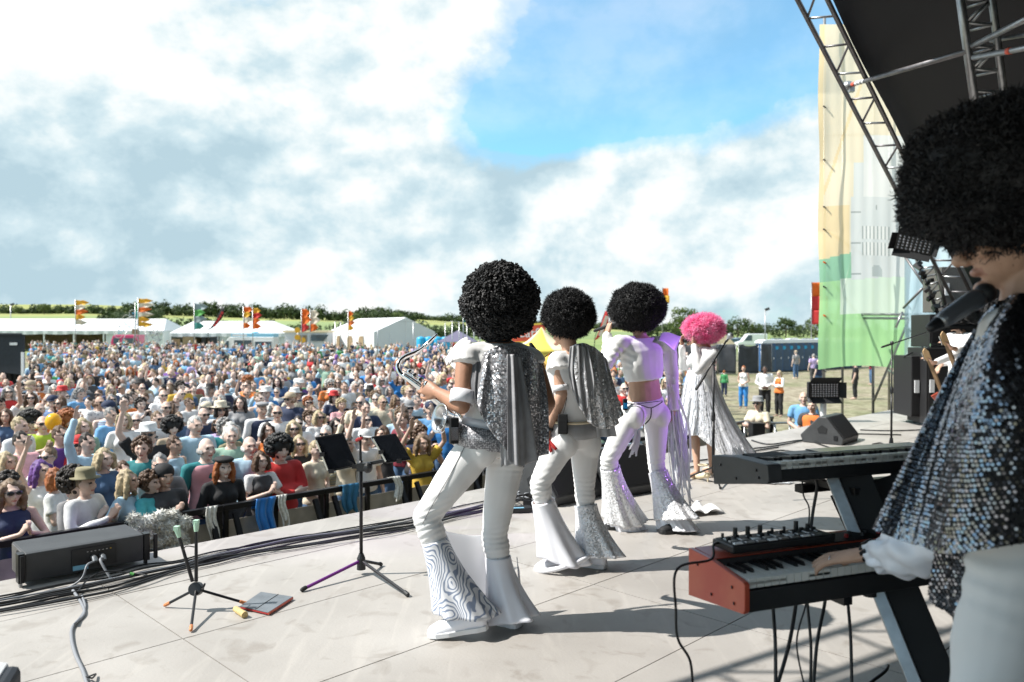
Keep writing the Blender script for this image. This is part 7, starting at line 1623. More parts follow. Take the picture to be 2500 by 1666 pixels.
for i in range(13):
    o_ = bp0 if i == 0 else copy_tree(bp0)
    o_.location = UV(.7 + 1.2 * i, BV, GZ); o_.rotation_euler = (0, 0, R(45)); o_['label'] = BL[i] if i < len(BL) else 'black crowd barrier section hidden beyond the band'
def drape(name, label, cat, u, v, w, drop, mat, seed, back=.15):
    rs = random.Random(seed); ph = rs.uniform(0, 6); mb = MB()
    def f(a, b):
        s_ = (b - .25) * (drop + back); x = u + w * (a - .5) * (1 - .25 * b) + .02 * math.sin(b * 7 + ph); fold = .025 * math.sin(a * 16 + ph) * b
        if s_ < 0: return UV(x, v + .05 - fold, GZ + 1.21 + s_ * .9)
        return UV(x, v - .045 - fold - .05 * b, GZ + 1.215 - s_ * (1 + .12 * math.sin(a * 9 + ph)))
    mb.grid(f, 24, 20); return tag(ob(name, mb, M[mat], smooth=True, solid=.01), label, cat)
def uv_of(px, z=GZ + 1.20):
    r = ray(px, 805); # where the barrier line crosses that sight line
    k = r.x / r.y; y = BV / S2 / (1 - k); return S2 * (k * y + y)
drape('draped_jacket', 'shiny bright blue jacket hung over the crowd barrier', 'jacket', uv_of(640), BV, .25, .36, 'blue_cloth', 1)
drape('draped_jacket', 'dull blue denim jacket hung over the barrier behind the tablet stand', 'jacket', uv_of(845), BV, .24, .26, 'denim_cloth', 2)
drape('towel', 'pale strip of cloth tied over the barrier left of the blue jacket', 'cloth', uv_of(510), BV, .13, .34, 'fur', 3)
drape('towel', 'pale strip of cloth tied over the barrier right of the blue jacket', 'cloth', uv_of(683), BV, .11, .26, 'fur', 4)
drape('towel', 'pale cloth strip on the barrier below the right tablet', 'cloth', uv_of(962), BV, .11, .22, 'fur', 5)
fu = MB(); rf_ = random.Random(9); u0 = uv_of(386)
lumps = [(UV(u0 + rf_.uniform(-.27, .27), BV - .10 + .08 * rf_.random(), GZ + 1.19 - .62 * q_ / 60 + .05 * rf_.random()), rf_.uniform(.060, .085)) for q_ in range(60)]
for c_, r_ in lumps:
    fu.ell(c_, r_ * .8, nu=8, nv=6)
    for _ in range(260):
        n_ = V((rf_.gauss(0, 1), rf_.gauss(0, 1), rf_.gauss(0, 1))).normalized(); p = c_ + n_ * r_ * .75; d_ = (n_ + V((rf_.gauss(0, .5), rf_.gauss(0, .5), -.5 + rf_.gauss(0, .4)))).normalized() * rf_.uniform(.02, .045); x = n_.cross(V((rf_.gauss(0, 1), rf_.gauss(0, 1), rf_.gauss(0, 1)))).normalized() * .0055; fu.add([p - x, p + x, p + d_ + x * .3, p + d_ - x * .3], [(0, 1, 2, 3)])
tag(ob('fur_coat', fu, M['fur']), 'pale shaggy fur coat thrown over the barrier behind the loudspeaker', 'fur coat')
sr = thing('guard_rail', 'low silver rail with black buckets before the ground on the right', 'rail', V((5.5, 15.2, GZ)))
a_, b_ = V((P(1818, 1033, 15.6).x, 15.6, P(1818, 1033, 15.6).z)), P(1998, 1033, 16.4)
for dz in (0, -.5): pole(a_ + V((0, 0, dz)), b_ + V((0, 0, dz)), .022, 'steel', sr, 'rail')
for k in range(6): p_ = lerp(a_, b_, k / 5); pole(V((p_.x, p_.y, GZ)), p_, .02, 'steel', sr, 'rail_post')
q = MB(); q.box(P(1847, 1058, 15.3), (.24, .3, .42)); tag(ob('speaker_box', q, M['black_plastic'], bev=.01), 'small black box by the rail at the end of the silver train', 'box')
# ------------------------------------------------------------------ the crowd: a few bodies, every spectator its own object
COL = dict(white=(.78, .78, .78), cream=(.70, .62, .48), pale_blue=(.42, .60, .74), sky_blue=(.16, .38, .66), bright_blue=(.03, .22, .58), navy=(.018, .03, .075), black=(.015, .015, .017), charcoal=(.06, .06, .065), grey=(.30, .30, .31), red=(.55, .03, .03), burgundy=(.20, .02, .04), pink=(.70, .36, .40), orange=(.75, .20, .04), mustard=(.62, .40, .05), teal=(.02, .22, .24), turquoise=(.08, .45, .50), green=(.05, .28, .10), sage=(.30, .46, .36), lilac=(.46, .36, .60), purple=(.14, .05, .28), beige=(.48, .38, .27), denim=(.07, .14, .26), khaki=(.25, .22, .13), lime=(.45, .62, .05))
HAIRC = dict(blonde=(.58, .46, .28), light_brown=(.24, .155, .09), brown=(.12, .062, .032), dark=(.03, .02, .015), black=(.012, .011, .011), grey=(.36, .35, .34), white=(.72, .70, .66), ginger=(.42, .13, .035), purple=(.16, .06, .30))
SKIN = [(.66, .47, .39), (.60, .41, .33), (.70, .53, .45), (.52, .34, .26), (.64, .45, .37)]
def pose_J(sex, pose):
    w = .188 if sex == 'm' else .162; hp = .09
    J = dict(pelvis=V((0, 0, .95)), chest=V((0, -.012, 1.21)), neck=V((0, -.015, 1.455)), head=V((0, .012, 1.60)), face=V((0, 1, .03)), hipL=V((-hp, 0, .90)), hipR=V((hp, 0, .90)), shL=V((-w, -.01, 1.40)), shR=V((w, -.01, 1.40)), knL=V((-.10, .02, .49)), knR=V((.10, .02, .49)), anL=V((-.11, -.01, .085)), anR=V((.11, -.01, .085)), toeL=V((-.13, .16, .025)), toeR=V((.13, .16, .025)))
    def arm(k, e, wv, d, n):
        s = -1 if k == 'L' else 1; sh = J['sh' + k]; J['el' + k] = sh + V((s * e[0], e[1], e[2])); J['wr' + k] = V((s * wv[0], wv[1], wv[2]))
        H_[k] = dict(d=V((s * d[0], d[1], d[2])), n=V((s * n[0], n[1], n[2])), side=s * HS[0], curl=HS[1], s=.95 if sex == 'm' else .86)
    H_ = {}; HS = [1, (.25, .4, .3)]
    down = lambda k: arm(k, (.06, -.01, -.28), (w + .08, .06, .87), (-.1, .15, -1), (-1, .2, 0))
    if pose == 'down': down('L'); down('R')
    elif pose == 'clasped':
        for k in 'LR': arm(k, (.07, -.02, -.27), (.05, .20, 1.00), (-.9, .2, -.4), (0, -1, 0))
    elif pose == 'folded':
        HS[1] = (.1, .2, .2)
        arm('L', (.07, .06, -.26), (-.10, .17, 1.17), (-1, .1, .1), (0, -1, 0)); arm('R', (.07, .06, -.26), (-.08, .20, 1.13), (-1, .05, .1), (0, -1, 0))
    elif pose == 'clap':
        HS[1] = (.08, .1, .1)
        for k in 'LR': arm(k, (.10, .08, -.24), (.035, .32, 1.28), (-.25, .5, .75), (-1, 0, 0))
    elif pose == 'one_up': HS[1] = (.1, .2, .15); down('L'); arm('R', (.12, .06, .25), (w + .07, .10, 1.90), (-.1, .1, 1), (-.3, 1, 0))
    elif pose == 'both_up':
        HS[1] = (.1, .2, .15)
        for k in 'LR': arm(k, (.14, .07, .22), (w + .06, .14, 1.86), (-.1, .15, 1), (-.3, 1, 0))
    elif pose == 'phone':
        HS[1] = (.5, .6, .4); arm('L', (.05, .17, -.20), (.05, .38, 1.42), (-.2, .3, .9), (-.6, .7, 0)); arm('R', (.05, .17, -.20), (.05, .38, 1.42), (-.2, .3, .9), (-.6, .7, 0))
    elif pose == 'hip':
        down('L'); arm('R', (.17, -.05, -.22), (.19, .04, 1.03), (-.7, .4, -.5), (-.5, -.5, 0))
    return J, H_
POSES = ['down', 'clasped', 'folded', 'clap', 'one_up', 'both_up', 'phone', 'hip']
PH = dict(down='arms hanging', clasped='hands clasped', folded='arms folded', clap='clapping', one_up='one arm raised', both_up='both arms raised', phone='holding up a phone', hip='hand on hip')
BODY, SHORT, LONG, VEST, PANTS = {}, {}, {}, {}, {}
gm_ = [M['garment']]
def fin(me, mats):
    for m in mats: me.materials.append(m)
    return me
for sex in 'mf':
    for pose in POSES:
        J, H_ = pose_J(sex, pose); b = remeshed(body_mb(J, sex, .97 if sex == 'm' else .94, H_, belly=.03 if sex == 'm' else .0), .0135, 2, 'body')
        fin(b, [M['skin'], M['lips'], M['eye_dark']]); face_paint(b, J['head'], basis(J['face']), .97 if sex == 'm' else .94); BODY[sex, pose] = b
        s_ = .97 if sex == 'm' else .94; be = .035 if sex == 'm' else .01
        for D, up in ((SHORT, .62), (LONG, 1.92)):
            v = MB(); torso_mb(v, J, sex, .016, -.12, .985, s=s_, belly=be, flare=.03)
            for k in 'LR': sleeve_mb(v, J, k, up, .013, s_ * (1 if sex == 'm' else .86), cuff=.016)
            me = remeshed(v, .017, 2, 'shirt'); wrinkle(me, cloth_noise(.006, 18, POSES.index(pose))); D[sex, pose] = fin(me, gm_)
    J, H_ = pose_J(sex, 'down')
    v = MB(); torso_mb(v, J, sex, .014, -.14, .97, s=.96, belly=.03 if sex == 'm' else .01, flare=.04); me = remeshed(v, .017, 2, 'vest_top'); wrinkle(me, cloth_noise(.005, 18, 3)); VEST[sex] = fin(me, gm_)
    v = MB(); torso_mb(v, J, sex, .012, -.2, .08, s=.96); legs_mb(v, J, .97, .014, 1.98, loose=.012); me = remeshed(v, .02, 2, 'trousers'); wrinkle(me, cloth_noise(.005, 16)); PANTS[sex] = fin(me, gm_)
def hair_mesh(kind):
    mb = MB(); rr = random.Random(len(kind))
    if kind not in ('bald',): mb.ell((0, -.024, .030), (.086, .094, .104), nu=16, nv=12)
    if kind == 'bald':
        for k in range(13):
            a = R(150 + 20 * k) ; mb.ell((.076 * math.cos(a), -.01 + .09 * math.sin(a), -.03), (.02, .02, .04), nu=6, nv=5)
    if kind == 'long':
        mb.loft([[(rx * math.cos(q), cy + ry * math.sin(q), z) for q in [2 * math.pi * k / 14 for k in range(14)]] for z, rx, ry, cy in ((.06, .09, .085, -.03), (-.04, .10, .07, -.05), (-.12, .108, .055, -.068), (-.20, .11, .045, -.08), (-.27, .09, .03, -.085))])
        for s in (-1, 1): mb.tube([(s * .075, .03, .05), (s * .092, .03, -.05), (s * .10, .02, -.15), (s * .09, .0, -.22)], [.03, .032, .03, .018], 8, ends=True)
    if kind == 'bob':
        mb.loft([[(rx * math.cos(q), cy + ry * math.sin(q), z) for q in [2 * math.pi * k / 14 for k in range(14)]] for z, rx, ry, cy in ((.07, .09, .085, -.03), (-.02, .106, .08, -.045), (-.09, .112, .07, -.05), (-.13, .095, .055, -.05))])
        for s in (-1, 1): mb.tube([(s * .07, .04, .06), (s * .093, .04, -.03), (s * .09, .035, -.095)], [.03, .034, .028], 8, ends=True)
    if kind == 'ponytail': mb.tube([(0, -.10, .05), (0, -.15, .02), (0, -.16, -.08), (0, -.14, -.18)], [.035, .042, .036, .014], 8, ends=True)
    if kind == 'bun': mb.ell((0, -.03, .155), .045)
    me = remeshed(mb, .011, 2, 'hair'); wrinkle(me, cloth_noise(.007, 48, 1)); wrinkle(me, cloth_noise(.003, 120, 2)); return fin(me, [M['hair']])
HAIR = {k: hair_mesh(k) for k in ('short', 'bald', 'long', 'bob', 'ponytail', 'bun')}
def curly_mesh(r, n, seed, c=(0, -.02, .05)):
    rr = random.Random(seed); mb = MB(); mb.ell(c, tuple(x * .9 for x in r), nu=14, nv=10)
    for _ in range(n):
        q = V((rr.gauss(0, 1), rr.gauss(0, 1), rr.gauss(0, 1))).normalized()
        if q.y > .55 and q.z < .35: continue
        p = V(c) + V((q.x * r[0], q.y * r[1], q.z * r[2])); mb.ell(p, rr.uniform(.016, .030), nu=6, nv=4)
    me = mb.mesh('hair', [M['hair']], True); return me
HAIR['curly'] = curly_mesh((.105, .105, .11), 170, 1, (0, -.03, .03)); HAIR['afro'] = curly_mesh((.165, .165, .155), 330, 2, (0, -.04, .065))
def hat_mesh(kind):
    mb = MB(); q = lambda prof: mb.lathe(prof, None, (0, -.01, 0), 20)
    if kind == 'sun hat': q([(.16, .045), (.165, .05), (.105, .065), (.10, .12), (.075, .150), (0, .158)])
    elif kind == 'fedora': q([(.145, .055), (.15, .06), (.10, .062), (.095, .13), (.085, .158), (.04, .150), (0, .146)])
    elif kind == 'flat cap': mb.ell((0, .01, .095), (.10, .125, .040))
    elif kind == 'headscarf': mb.ell((0, -.022, .05), (.096, .108, .098)); mb.tube([(0, -.11, .0), (.03, -.13, -.10)], [.03, .012], 6)
    else:
        q([(.098, .05), (.099, .07), (.088, .11), (.06, .142), (0, .155)]); mb.loft([[(x, y, z) for x, y, z in ((-.075, .06, .052 + dz), (-.05, .16, .045 + dz), (0, .175, .045 + dz), (.05, .16, .045 + dz), (.075, .06, .052 + dz))] for dz in (0, .008)])
    return mb.mesh('hat', gm_, True)
HATS = {k: hat_mesh(k) for k in ('sun hat', 'fedora', 'flat cap', 'headscarf', 'cap')}
sgm = MB()
for s in (-1, 1): sgm.ell((s * .034, .098, .012), (.029, .010, .021), nu=12, nv=8); sgm.bar((s * .062, .09, .018), (s * .078, -.01, .016), .004, .006)
sgm.bar((-.012, .104, .018), (.012, .104, .018), .005, .006)
SHADES = sgm.mesh('sunglasses', [M['glass_dark']], True)
phm = MB(); phm.box((0, .42, 1.49), (.075, .01, .15)); PHONE = phm.mesh('phone', [M['black_shiny']])
def sub(name, me, par, col, loc=None, al=1):
    o = bpy.data.objects.new(name, me); C.objects.link(o); o.parent = par
    if loc is not None: o.location = loc
    if col: o.color = (*col, al)
    return o
USED = set()
HD = dict(short='short {c} hair', bald='balding {c} hair', long='long {c} hair', bob='{c} bob', ponytail='{c} ponytail', bun='{c} hair bun', curly='curly {c} hair', afro='big {c} afro wig')
KW = dict(short='t-shirt', long='long sleeved top', vest='vest top')
def spectator(a, loc, rz, scale, grp, where):
    sx = 'man' if a['sex'] == 'm' else 'woman'; hc = a['hc'].replace('_', ' '); parts = [f"{sx} with {HD[a['hair']].format(c=hc)}"]
    hat = a.get('hat'); 
    if hat: parts = [f"{sx} in {a['hatc'].replace('_', ' ')} {hat}, {hc} hair"]
    if a['shades']: parts.append('sunglasses')
    kw = a.get('kw') or KW[a['kind']]
    lab = ' and '.join(parts) if not hat else ', '.join(parts); pat = {.5: 'striped ', .25: 'printed '}.get(a.get('pat', 1), ''); lab += f", {a['col'].replace('_', ' ')} {pat}{kw}, {PH[a['pose']]}" + (f', {where}' if where else '')
    if len(lab.replace(',', ' ').split()) > 16 or lab in USED: return None
    USED.add(lab)
    j = .9 + .2 * rnd.random(); o = sub('person', BODY[a['sex'], a['pose']], None, a.get('skin') or rnd.choice(SKIN)); o.location = loc; o.rotation_euler = (0, 0, rz); o.scale = (scale * rnd.uniform(.94, 1.12),) * 2 + (scale,)
    me = VEST[a['sex']] if a['kind'] == 'vest' else (SHORT if a['kind'] == 'short' else LONG)[a['sex'], a['pose']]
    sub('top', me, o, tuple(min(.82, x * j) for x in COL[a['col']]), None, a.get('pat', 1)); sub('trousers', PANTS[a['sex']], o, COL[a.get('legs', 'denim')])
    hl = V((0, .012, 1.60))
    hq = sub('hair', HAIR[a['hair']], o, HAIRC[a['hc']], hl); hq.scale = (.93, .95, .95) if a['hair'] != 'afro' else (.9, .9, .9)
    if hat: sub('hat', HATS[hat], o, COL[a['hatc']], hl)
    if a['shades']: sub('sunglasses', SHADES, o, None, hl)
    if a.get('vest'): q = sub('waistcoat', VEST[a['sex']], o, COL[a['vest']]); q.scale = (1.07, 1.09, 1.0)
    tag(o, lab, 'person', grp)
    if a['pose'] == 'phone' :
        p = bpy.data.objects.new('phone', PHONE); C.objects.link(p); p.matrix_world = Matrix.Translation(loc) @ Matrix.Rotation(rz, 4, 'Z') @ Matrix.Scale(scale, 4); tag(p, 'phone held up by the ' + lab.split(',')[0] + ', ' + a['col'].replace('_', ' ') + ' top', 'phone', 'phones held up in the crowd')
    return o
def face_to(loc, tx, ty): return math.atan2(-(tx - loc[0]), ty - loc[1])
GRP = 'festival crowd before the stage'
placed = []
def A(sex, hair, hc, kind, col, pose, shades=0, **k): return dict(sex=sex, hair=hair, hc=hc, kind=kind, col=col, pose=pose, shades=shades, **k)
named = [(221, 1186, A('m', 'short', 'light_brown', 'long', 'white', 'clap', 0, hat='fedora', hatc='khaki'), .97), (182, 1184, A('f', 'afro', 'dark', 'long', 'grey', 'clap'), .95), (76, 1232, A('f', 'long', 'light_brown', 'vest', 'navy', 'clap', 1), .97), (22, 1186, A('f', 'curly', 'dark', 'short', 'lime', 'down'), .97), (343, 1188, A('f', 'long', 'blonde', 'short', 'pale_blue', 'hip'), .95),
    (390, 1136, A('m', 'short', 'grey', 'short', 'grey', 'folded', 1), 1.0), (253, 1122, A('f', 'bob', 'blonde', 'long', 'denim', 'down'), 1.0), (212, 1083, A('m', 'short', 'dark', 'long', 'pale_blue', 'one_up'), 1.04), (503, 1096, A('m', 'bald', 'grey', 'long', 'teal', 'down', 0, vest='pink'), 1.05), (468, 1186, A('f', 'ponytail', 'ginger', 'long', 'charcoal', 'down', 0, hat='headscarf', hatc='black'), .95), (575, 1150, A('f', 'long', 'ginger', 'long', 'black', 'clasped', 0, hat='flat cap', hatc='black'), .96), (636, 1127, A('f', 'bob', 'brown', 'short', 'white', 'clap', 0, vest='charcoal'), .95),
    (684, 1100, A('m', 'afro', 'black', 'long', 'red', 'folded', 0, kw='hooded top'), 1.0), (609, 1090, A('m', 'bald', 'white', 'short', 'pale_blue', 'down'), 1.02), (564, 1066, A('m', 'short', 'white', 'short', 'sage', 'down'), 1.04), (476, 1040, A('m', 'short', 'white', 'short', 'pale_blue', 'hip'), 1.06), (269, 1016, A('m', 'short', 'grey', 'short', 'sky_blue', 'clasped'), 1.05), (362, 1062, A('m', 'short', 'dark', 'short', 'black', 'one_up', 1, hat='fedora', hatc='white'), 1.03), (75, 1032, A('f', 'afro', 'black', 'long', 'pink', 'down', 1), 1.0), (146, 1064, A('m', 'short', 'brown', 'short', 'purple', 'down', 1), 1.03),
    (119, 1117, A('f', 'bun', 'light_brown', 'short', 'white', 'hip', 1), .97), (99, 1150, A('f', 'long', 'purple', 'vest', 'white', 'one_up'), .95), (347, 1096, A('m', 'curly', 'brown', 'long', 'teal', 'down'), 1.02), (425, 1088, A('f', 'short', 'brown', 'vest', 'pale_blue', 'clasped'), .98), (51, 1080, A('m', 'short', 'dark', 'short', 'pink', 'down', 1), 1.05), (167, 1030, A('f', 'afro', 'ginger', 'short', 'navy', 'clap'), 1.0), (537, 1038, A('f', 'bob', 'brown', 'short', 'lilac', 'clasped', 1), .98), (716, 1048, A('f', 'long', 'blonde', 'vest', 'orange', 'down', 1), 1.0), (194, 1088, A('f', 'short', 'dark', 'short', 'red', 'down', 1, hat='cap', hatc='red'), .95), (496, 1014, A('m', 'bald', 'grey', 'short', 'navy', 'folded', 1), 1.03),
    (639, 1001, A('m', 'short', 'grey', 'long', 'white', 'down', 0, vest='navy', hat='flat cap', hatc='grey'), 1.04), (653, 1052, A('f', 'long', 'dark', 'vest', 'orange', 'hip'), .97), (986, 1028, A('m', 'short', 'brown', 'short', 'burgundy', 'clap'), 1.0), (1052, 1002, A('m', 'short', 'grey', 'long', 'sky_blue', 'phone', 0, hat='cap', hatc='navy'), 1.04), (1034, 1084, A('f', 'long', 'light_brown', 'short', 'mustard', 'both_up'), .95), (893, 997, A('m', 'short', 'dark', 'short', 'navy', 'clap'), 1.03), (998, 998, A('m', 'short', 'brown', 'short', 'black', 'down', 1, hat='cap', hatc='grey'), 1.02), (891, 1074, A('m', 'short', 'brown', 'short', 'white', 'one_up', 0, hat='cap', hatc='white'), .97), (935, 1060, A('f', 'long', 'brown', 'vest', 'black', 'both_up'), .95), (820, 1040, A('f', 'long', 'dark', 'vest', 'charcoal', 'down', 1), .97),
    (778, 1020, A('f', 'bob', 'blonde', 'short', 'white', 'clap', 1), .98), (96, 1000, A('m', 'bald', 'white', 'long', 'white', 'down', 0, vest='orange'), 1.02), (770, 1100, A('f', 'short', 'blonde', 'short', 'cream', 'clasped'), .95), (845, 1085, A('f', 'curly', 'grey', 'long', 'cream', 'one_up'), .95), (730, 1085, A('f', 'long', 'blonde', 'long', 'black', 'folded', 1), .96), (1018, 1045, A('f', 'sun hat' and 'long', 'light_brown', 'vest', 'black', 'both_up'), .97), (15, 1130, A('f', 'long', 'blonde', 'short', 'cream', 'clap'), .97), (300, 1150, A('f', 'short', 'brown', 'short', 'pink', 'clap'), .90), (135, 1170, A('f', 'bob', 'ginger', 'short', 'white', 'clap', 1), .93), (395, 1190, A('f', 'curly', 'brown', 'short', 'turquoise', 'clap'), .92)]
n_people = 0
for px, py, a, s in named:
    loc = G(px, py, GZ + 1.60 * s); loc.z = GZ
    vv = (loc.y - loc.x) * S2
    if vv < 8.24: loc = loc + V_DIR * (8.24 - vv)
    o = spectator(a, loc, face_to(loc, .3 + rnd.uniform(-1.5, 2.5), 5.2) + rnd.gauss(0, .35), s, GRP, '')
    if o: n_people += 1
    placed.append((loc.x, loc.y))
# everyone else, nearest first
cand = []; cr_ = random.Random(21); grid = {}
def ok(x, y, r):
    gx, gy = int(x // 1), int(y // 1)
    for i in range(gx - 2, gx + 3):
        for j in range(gy - 2, gy + 3):
            for (a, b) in grid.get((i, j), ()):
                if (a - x) ** 2 + (b - y) ** 2 < r * r: return False
    return True
for x, y in placed: grid.setdefault((int(x // 1), int(y // 1)), []).append((x, y))
for _ in range(60000):
    d = 7 + 93 * cr_.random() ** 1.5; px = cr_.uniform(-70, 1745); x, y = (px - 1250) / F_PX * d, d; vv = (y - x) * S2
    if vv < 8.3: continue
    if px < 75 and d > 24: continue
    if px > 1180 and d > 44 : continue
    if px > 1480 and cr_.random() < sstep(1480, 1745, px) * .9: continue
    if 520 < px < 700 and 78 < d < 90: continue
    r = .60 if d < 20 else .60 + (d - 20) * .017
    if d > 60 and cr_.random() < (d - 60) / 45: continue
    if d > 44 and px > 430 and cr_.random() < .82: continue
    if ok(x, y, r): grid.setdefault((int(x // 1), int(y // 1)), []).append((x, y)); cand.append((d, px, x, y))
cand.sort()
def rand_attr(rr):
    sex = rr.choice('mf'); pose = rr.choices(POSES, (6, 4, 4, 4, .5, .25, .6, 2))[0]
    col = rr.choices(list(COL), (18, 3, 11, 6, 4, 10, 8, 4, 6, 3.5, 2, 4, 1.2, .8, 2, 1.5, 1.2, 1.5, 2.5, 1, 2, 7, 1, .2))[0]
    if sex == 'm': hair = rr.choices(('short', 'bald', 'curly', 'afro'), (10, 4, 1.5, .5))[0]; kind = rr.choices(('short', 'long', 'vest'), (8, 3, .4))[0]
    else: hair = rr.choices(('long', 'bob', 'ponytail', 'bun', 'curly', 'short', 'afro'), (7, 5, 2, 1.5, 2, 2, .6))[0]; kind = rr.choices(('short', 'long', 'vest'), (6, 4, 2.6))[0]
    hc = rr.choices(list(HAIRC)[:8], (5, 5, 7, 6, 2, 6, 3.5, .8))[0] if hair != 'afro' else rr.choice(('black', 'ginger', 'purple', 'black'))
    a = A(sex, hair, hc, kind, col, pose, int(rr.random() < .42), legs=rr.choice(('denim', 'navy', 'black', 'beige', 'charcoal')))
    a['pat'] = rr.choices((1, .5, .25), (7, 1.2, 1.8))[0]
    if hair not in ('afro', 'bun') and rr.random() < .15: a['hat'] = rr.choice(('sun hat', 'cap', 'cap', 'fedora', 'flat cap')); a['hatc'] = rr.choice(('cream', 'white', 'black', 'navy', 'grey', 'beige', 'red'))
    return a
ra = random.Random(99); LIMIT = 288 - n_people; k = 0; rest = []
WHERE = ((0, 250, 'at the left'), (250, 520, 'left of centre'), (520, 780, 'left of the tablets'), (780, 1010, 'beyond the tablets'), (1010, 1180, 'by the saxophone'), (1180, 9999, 'between the performers'))
for d, px, x, y in cand:
    if k >= LIMIT or not (-40 < px < 1730): rest.append((d, px, x, y)); continue
    loc = V((x, y, GZ)); sc_ = ra.uniform(.93, 1.06)
    for _ in range(30):
        a = rand_attr(ra); w = next(t for p, q, t in WHERE if px < q)
        o = spectator(a, loc, face_to(loc, .3 + ra.uniform(-2, 3), 5.2) + ra.gauss(0, .4), sc_, GRP, w if ra.random() < .8 else '')
        if o: break
    if o: k += 1
# spectators and staff standing on the ground right of the stage
def by_foot(px, py, a, rz, s=1.0, where=''):
    loc = G(px, py, GZ); spectator(a, loc, rz, s * .95, 'people on the ground at the right', where)
def by_head(px, py, a, rz, s=1.0, where=''):
    loc = G(px, py, GZ + 1.6 * s); loc.z = GZ; spectator(a, loc, rz, s, 'people on the ground at the right', where)
by_foot(1815, 998, A('f', 'short', 'ginger', 'vest', 'white', 'clasped', 0, legs='bright_blue'), R(150), 1.0, 'on the trampled ground')
by_foot(1867, 1014, A('m', 'short', 'black', 'long', 'white', 'clasped', 0, legs='black', skin=(.09, .045, .03)), R(165), 1.06, 'on bare ground')
by_foot(1902, 1018, A('f', 'ponytail', 'blonde', 'long', 'white', 'folded', 0, legs='black', vest='orange'), R(120), .98, 'orange jacket')
by_foot(1943, 925, A('m', 'short', 'grey', 'short', 'grey', 'down', 0, hat='cap', hatc='beige', legs='denim'), R(20), 1.05, 'walking off')
by_foot(1986, 938, A('m', 'short', 'grey', 'short', 'lilac', 'down', 0, legs='charcoal'), R(10), 1.02, 'by the toilets')
by_foot(1999, 962, A('m', 'bald', 'grey', 'short', 'navy', 'hip', 0, legs='denim'), R(30), 1.0, 'by the banner')
by_head(1850, 986, A('f', 'short', 'dark', 'short', 'cream', 'folded', 1, hat='fedora', hatc='grey'), R(140), .98, 'at the rail')
by_head(1962, 972, A('m', 'bald', 'grey', 'short', 'sky_blue', 'clasped'), R(160), 1.05, 'at the rail')
by_head(1984, 992, A('m', 'bald', 'white', 'short', 'charcoal', 'clasped', 0, vest='orange'), R(140), 1.0, 'at the rail')
by_foot(1768, 968, A('f', 'short', 'ginger', 'long', 'green', 'down', 0, legs='navy'), R(-30), .72, 'child')
by_foot(2088, 975, A('m', 'short', 'dark', 'short', 'black', 'down', 1, legs='black'), R(60), 1.0, 'below the banner')
by_foot(2128, 940, A('m', 'short', 'brown', 'short', 'burgundy', 'folded', 0, legs='denim'), R(90), 1.0, 'below the banner')
bl = P(33, 900, 34.2); bl.z = GZ + .6; o = spectator(A('m', 'short', 'brown', 'long', 'black', 'clasped', 0, legs='black'), bl, R(200), 1.0, None, 'inside the black booth')
for px, py, lab in ((420, 925, 'open purple umbrella among the crowd on the left'), (160, 873, 'blue umbrella far back on the left')):
    t = thing('umbrella', lab, 'umbrella', P(px, py, 27 if px > 300 else 48), 'umbrellas in the crowd'); c = P(px, py, 27 if px > 300 else 48); q = MB(); q.lathe([(.48, 0), (.40, .12), (.2, .2), (0, .23)], None, c, 12, cap=False); ob('canopy', q, M['f_purple'] if px > 300 else M['blue_cloth'], t, solid=.006); pole(c + V((0, 0, -.75)), c + V((0, 0, .24)), .012, 'steel', t, 'shaft')
# the far crowd reads as one mass: joined light figures, clothes and hair by face colour
def low(me, ratio):
    o = bpy.data.objects.new('tmp', me); C.objects.link(o); m = o.modifiers.new('d', 'DECIMATE'); m.ratio = ratio
    dg = bpy.context.evaluated_depsgraph_get(); e = o.evaluated_get(dg).to_mesh(); e.calc_loop_triangles()
    v = np.empty(len(e.vertices) * 3); e.vertices.foreach_get('co', v); t = np.empty(len(e.loop_triangles) * 3, dtype=np.int64); e.loop_triangles.foreach_get('vertices', t)
    o.evaluated_get(dg).to_mesh_clear(); C.objects.unlink(o); bpy.data.objects.remove(o); return v.reshape(-1, 3), t.reshape(-1, 3)
def lows(nt):
    out = []
    f = lambda me, n: low(me, min(1, n / max(1, len(me.polygons) * 2)))
    hl = np.array((0, .012, 1.60)); hs = {k: f(HAIR[k], nt * .22) for k in ('short', 'long', 'bob', 'curly', 'bald')}; pn = {s: f(PANTS[s], nt * .12) for s in 'mf'}
    for s in 'mf':
        for p in POSES: out.append((s, f(BODY[s, p], nt * .55), f((SHORT if p != 'hip' else LONG)[s, p], nt * .35), pn[s], {k: (v + hl, t) for k, (v, t) in hs.items()}))
    return out
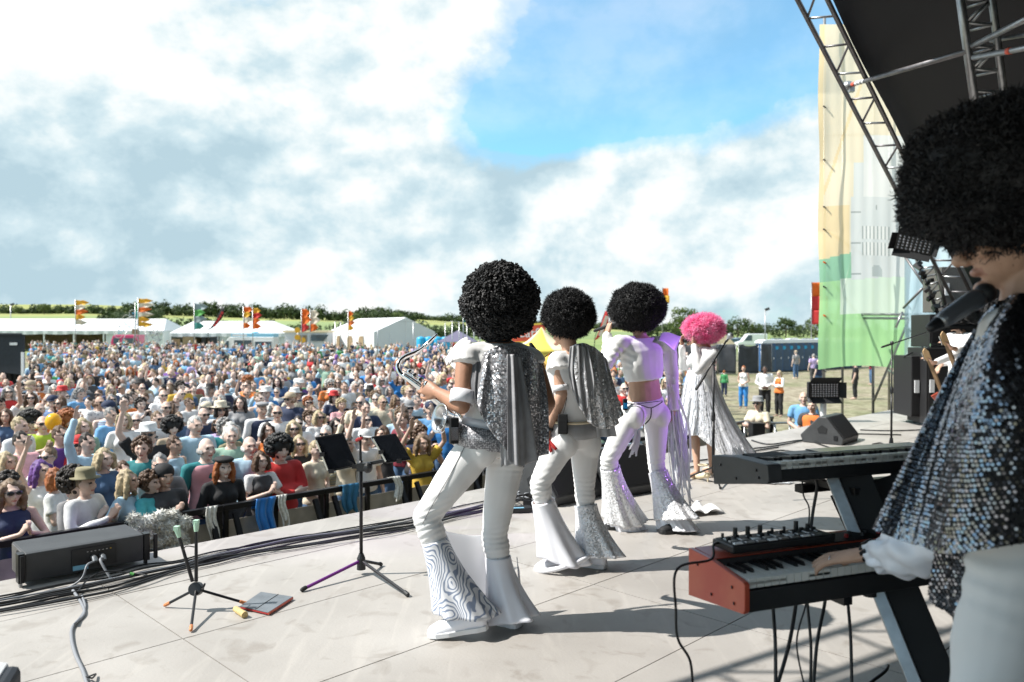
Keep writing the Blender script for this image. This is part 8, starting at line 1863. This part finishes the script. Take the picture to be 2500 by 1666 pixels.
def mass(name, people, nt, seed):
    rr = random.Random(seed); L_ = lows(nt); Vs, Ts, Cs = [], [], []; off = 0
    for d, px, x, y in people:
        s, b, sh, pn, hs = L_[rr.choices(range(16), [6, 4, 4, 4, .5, .25, .6, 2] * 2)[0]]; a = face_to((x, y), .3, 5.2) + rr.gauss(0, .5); sc_ = rr.uniform(.92, 1.06) * (1 if rr.random() > .18 or d < 30 else .72); ca, sa = math.cos(a) * sc_, math.sin(a) * sc_
        at = rand_attr(rr); hk = rr.choice(('short', 'bald', 'short', 'curly') if s == 'm' else ('long', 'bob', 'long', 'short'))
        for (v, t), col in ((b, rr.choice(SKIN)), (sh, COL[at['col']]), (pn, COL[at['legs']]), (hs[hk], HAIRC[at['hc']])):
            w = np.empty_like(v); w[:, 0] = v[:, 0] * ca - v[:, 1] * sa + x; w[:, 1] = v[:, 0] * sa + v[:, 1] * ca + y; w[:, 2] = v[:, 2] * sc_ + GZ
            Vs.append(w); Ts.append(t + off); off += len(v); Cs.append(np.tile(np.array((*col, 1.0)), (len(t), 1)))
    Vv, Tt, Cc = np.vstack(Vs), np.vstack(Ts), np.vstack(Cs); me = bpy.data.meshes.new(name); me.vertices.add(len(Vv)); me.vertices.foreach_set('co', Vv.ravel()); n = len(Tt); me.loops.add(n * 3); me.loops.foreach_set('vertex_index', Tt.ravel().astype(np.int32)); me.polygons.add(n); me.polygons.foreach_set('loop_start', np.arange(0, n * 3, 3, dtype=np.int32)); me.update(calc_edges=True)
    at_ = me.attributes.new('cloth', 'FLOAT_COLOR', 'FACE'); at_.data.foreach_set('color', Cc.ravel()); me.polygons.foreach_set('use_smooth', [True] * n); me.materials.append(M['mass']); me.update()
    tag(ob(name, me, M['mass']) if False else link(bpy.data.objects.new(name, me)), kind='stuff')
m = bpy.data.materials.new('crowd_colours'); m.use_nodes = True
N, L = NT(m.node_tree); out = N('ShaderNodeOutputMaterial'); b = N('ShaderNodeBsdfPrincipled'); L(b.outputs[0], out.inputs[0]); at = N('ShaderNodeAttribute', attribute_name='cloth'); L(at.outputs['Color'], b.inputs['Base Color']); b.inputs['Roughness'].default_value = .75; M['mass'] = m
near = [c for c in rest if c[0] < 34]; far = [c for c in rest if c[0] >= 34]
mass('crowd', near, 900, 5)
mass('crowd', far, 330, 6)
print('CROWD', len(named), k, len(near), len(far))
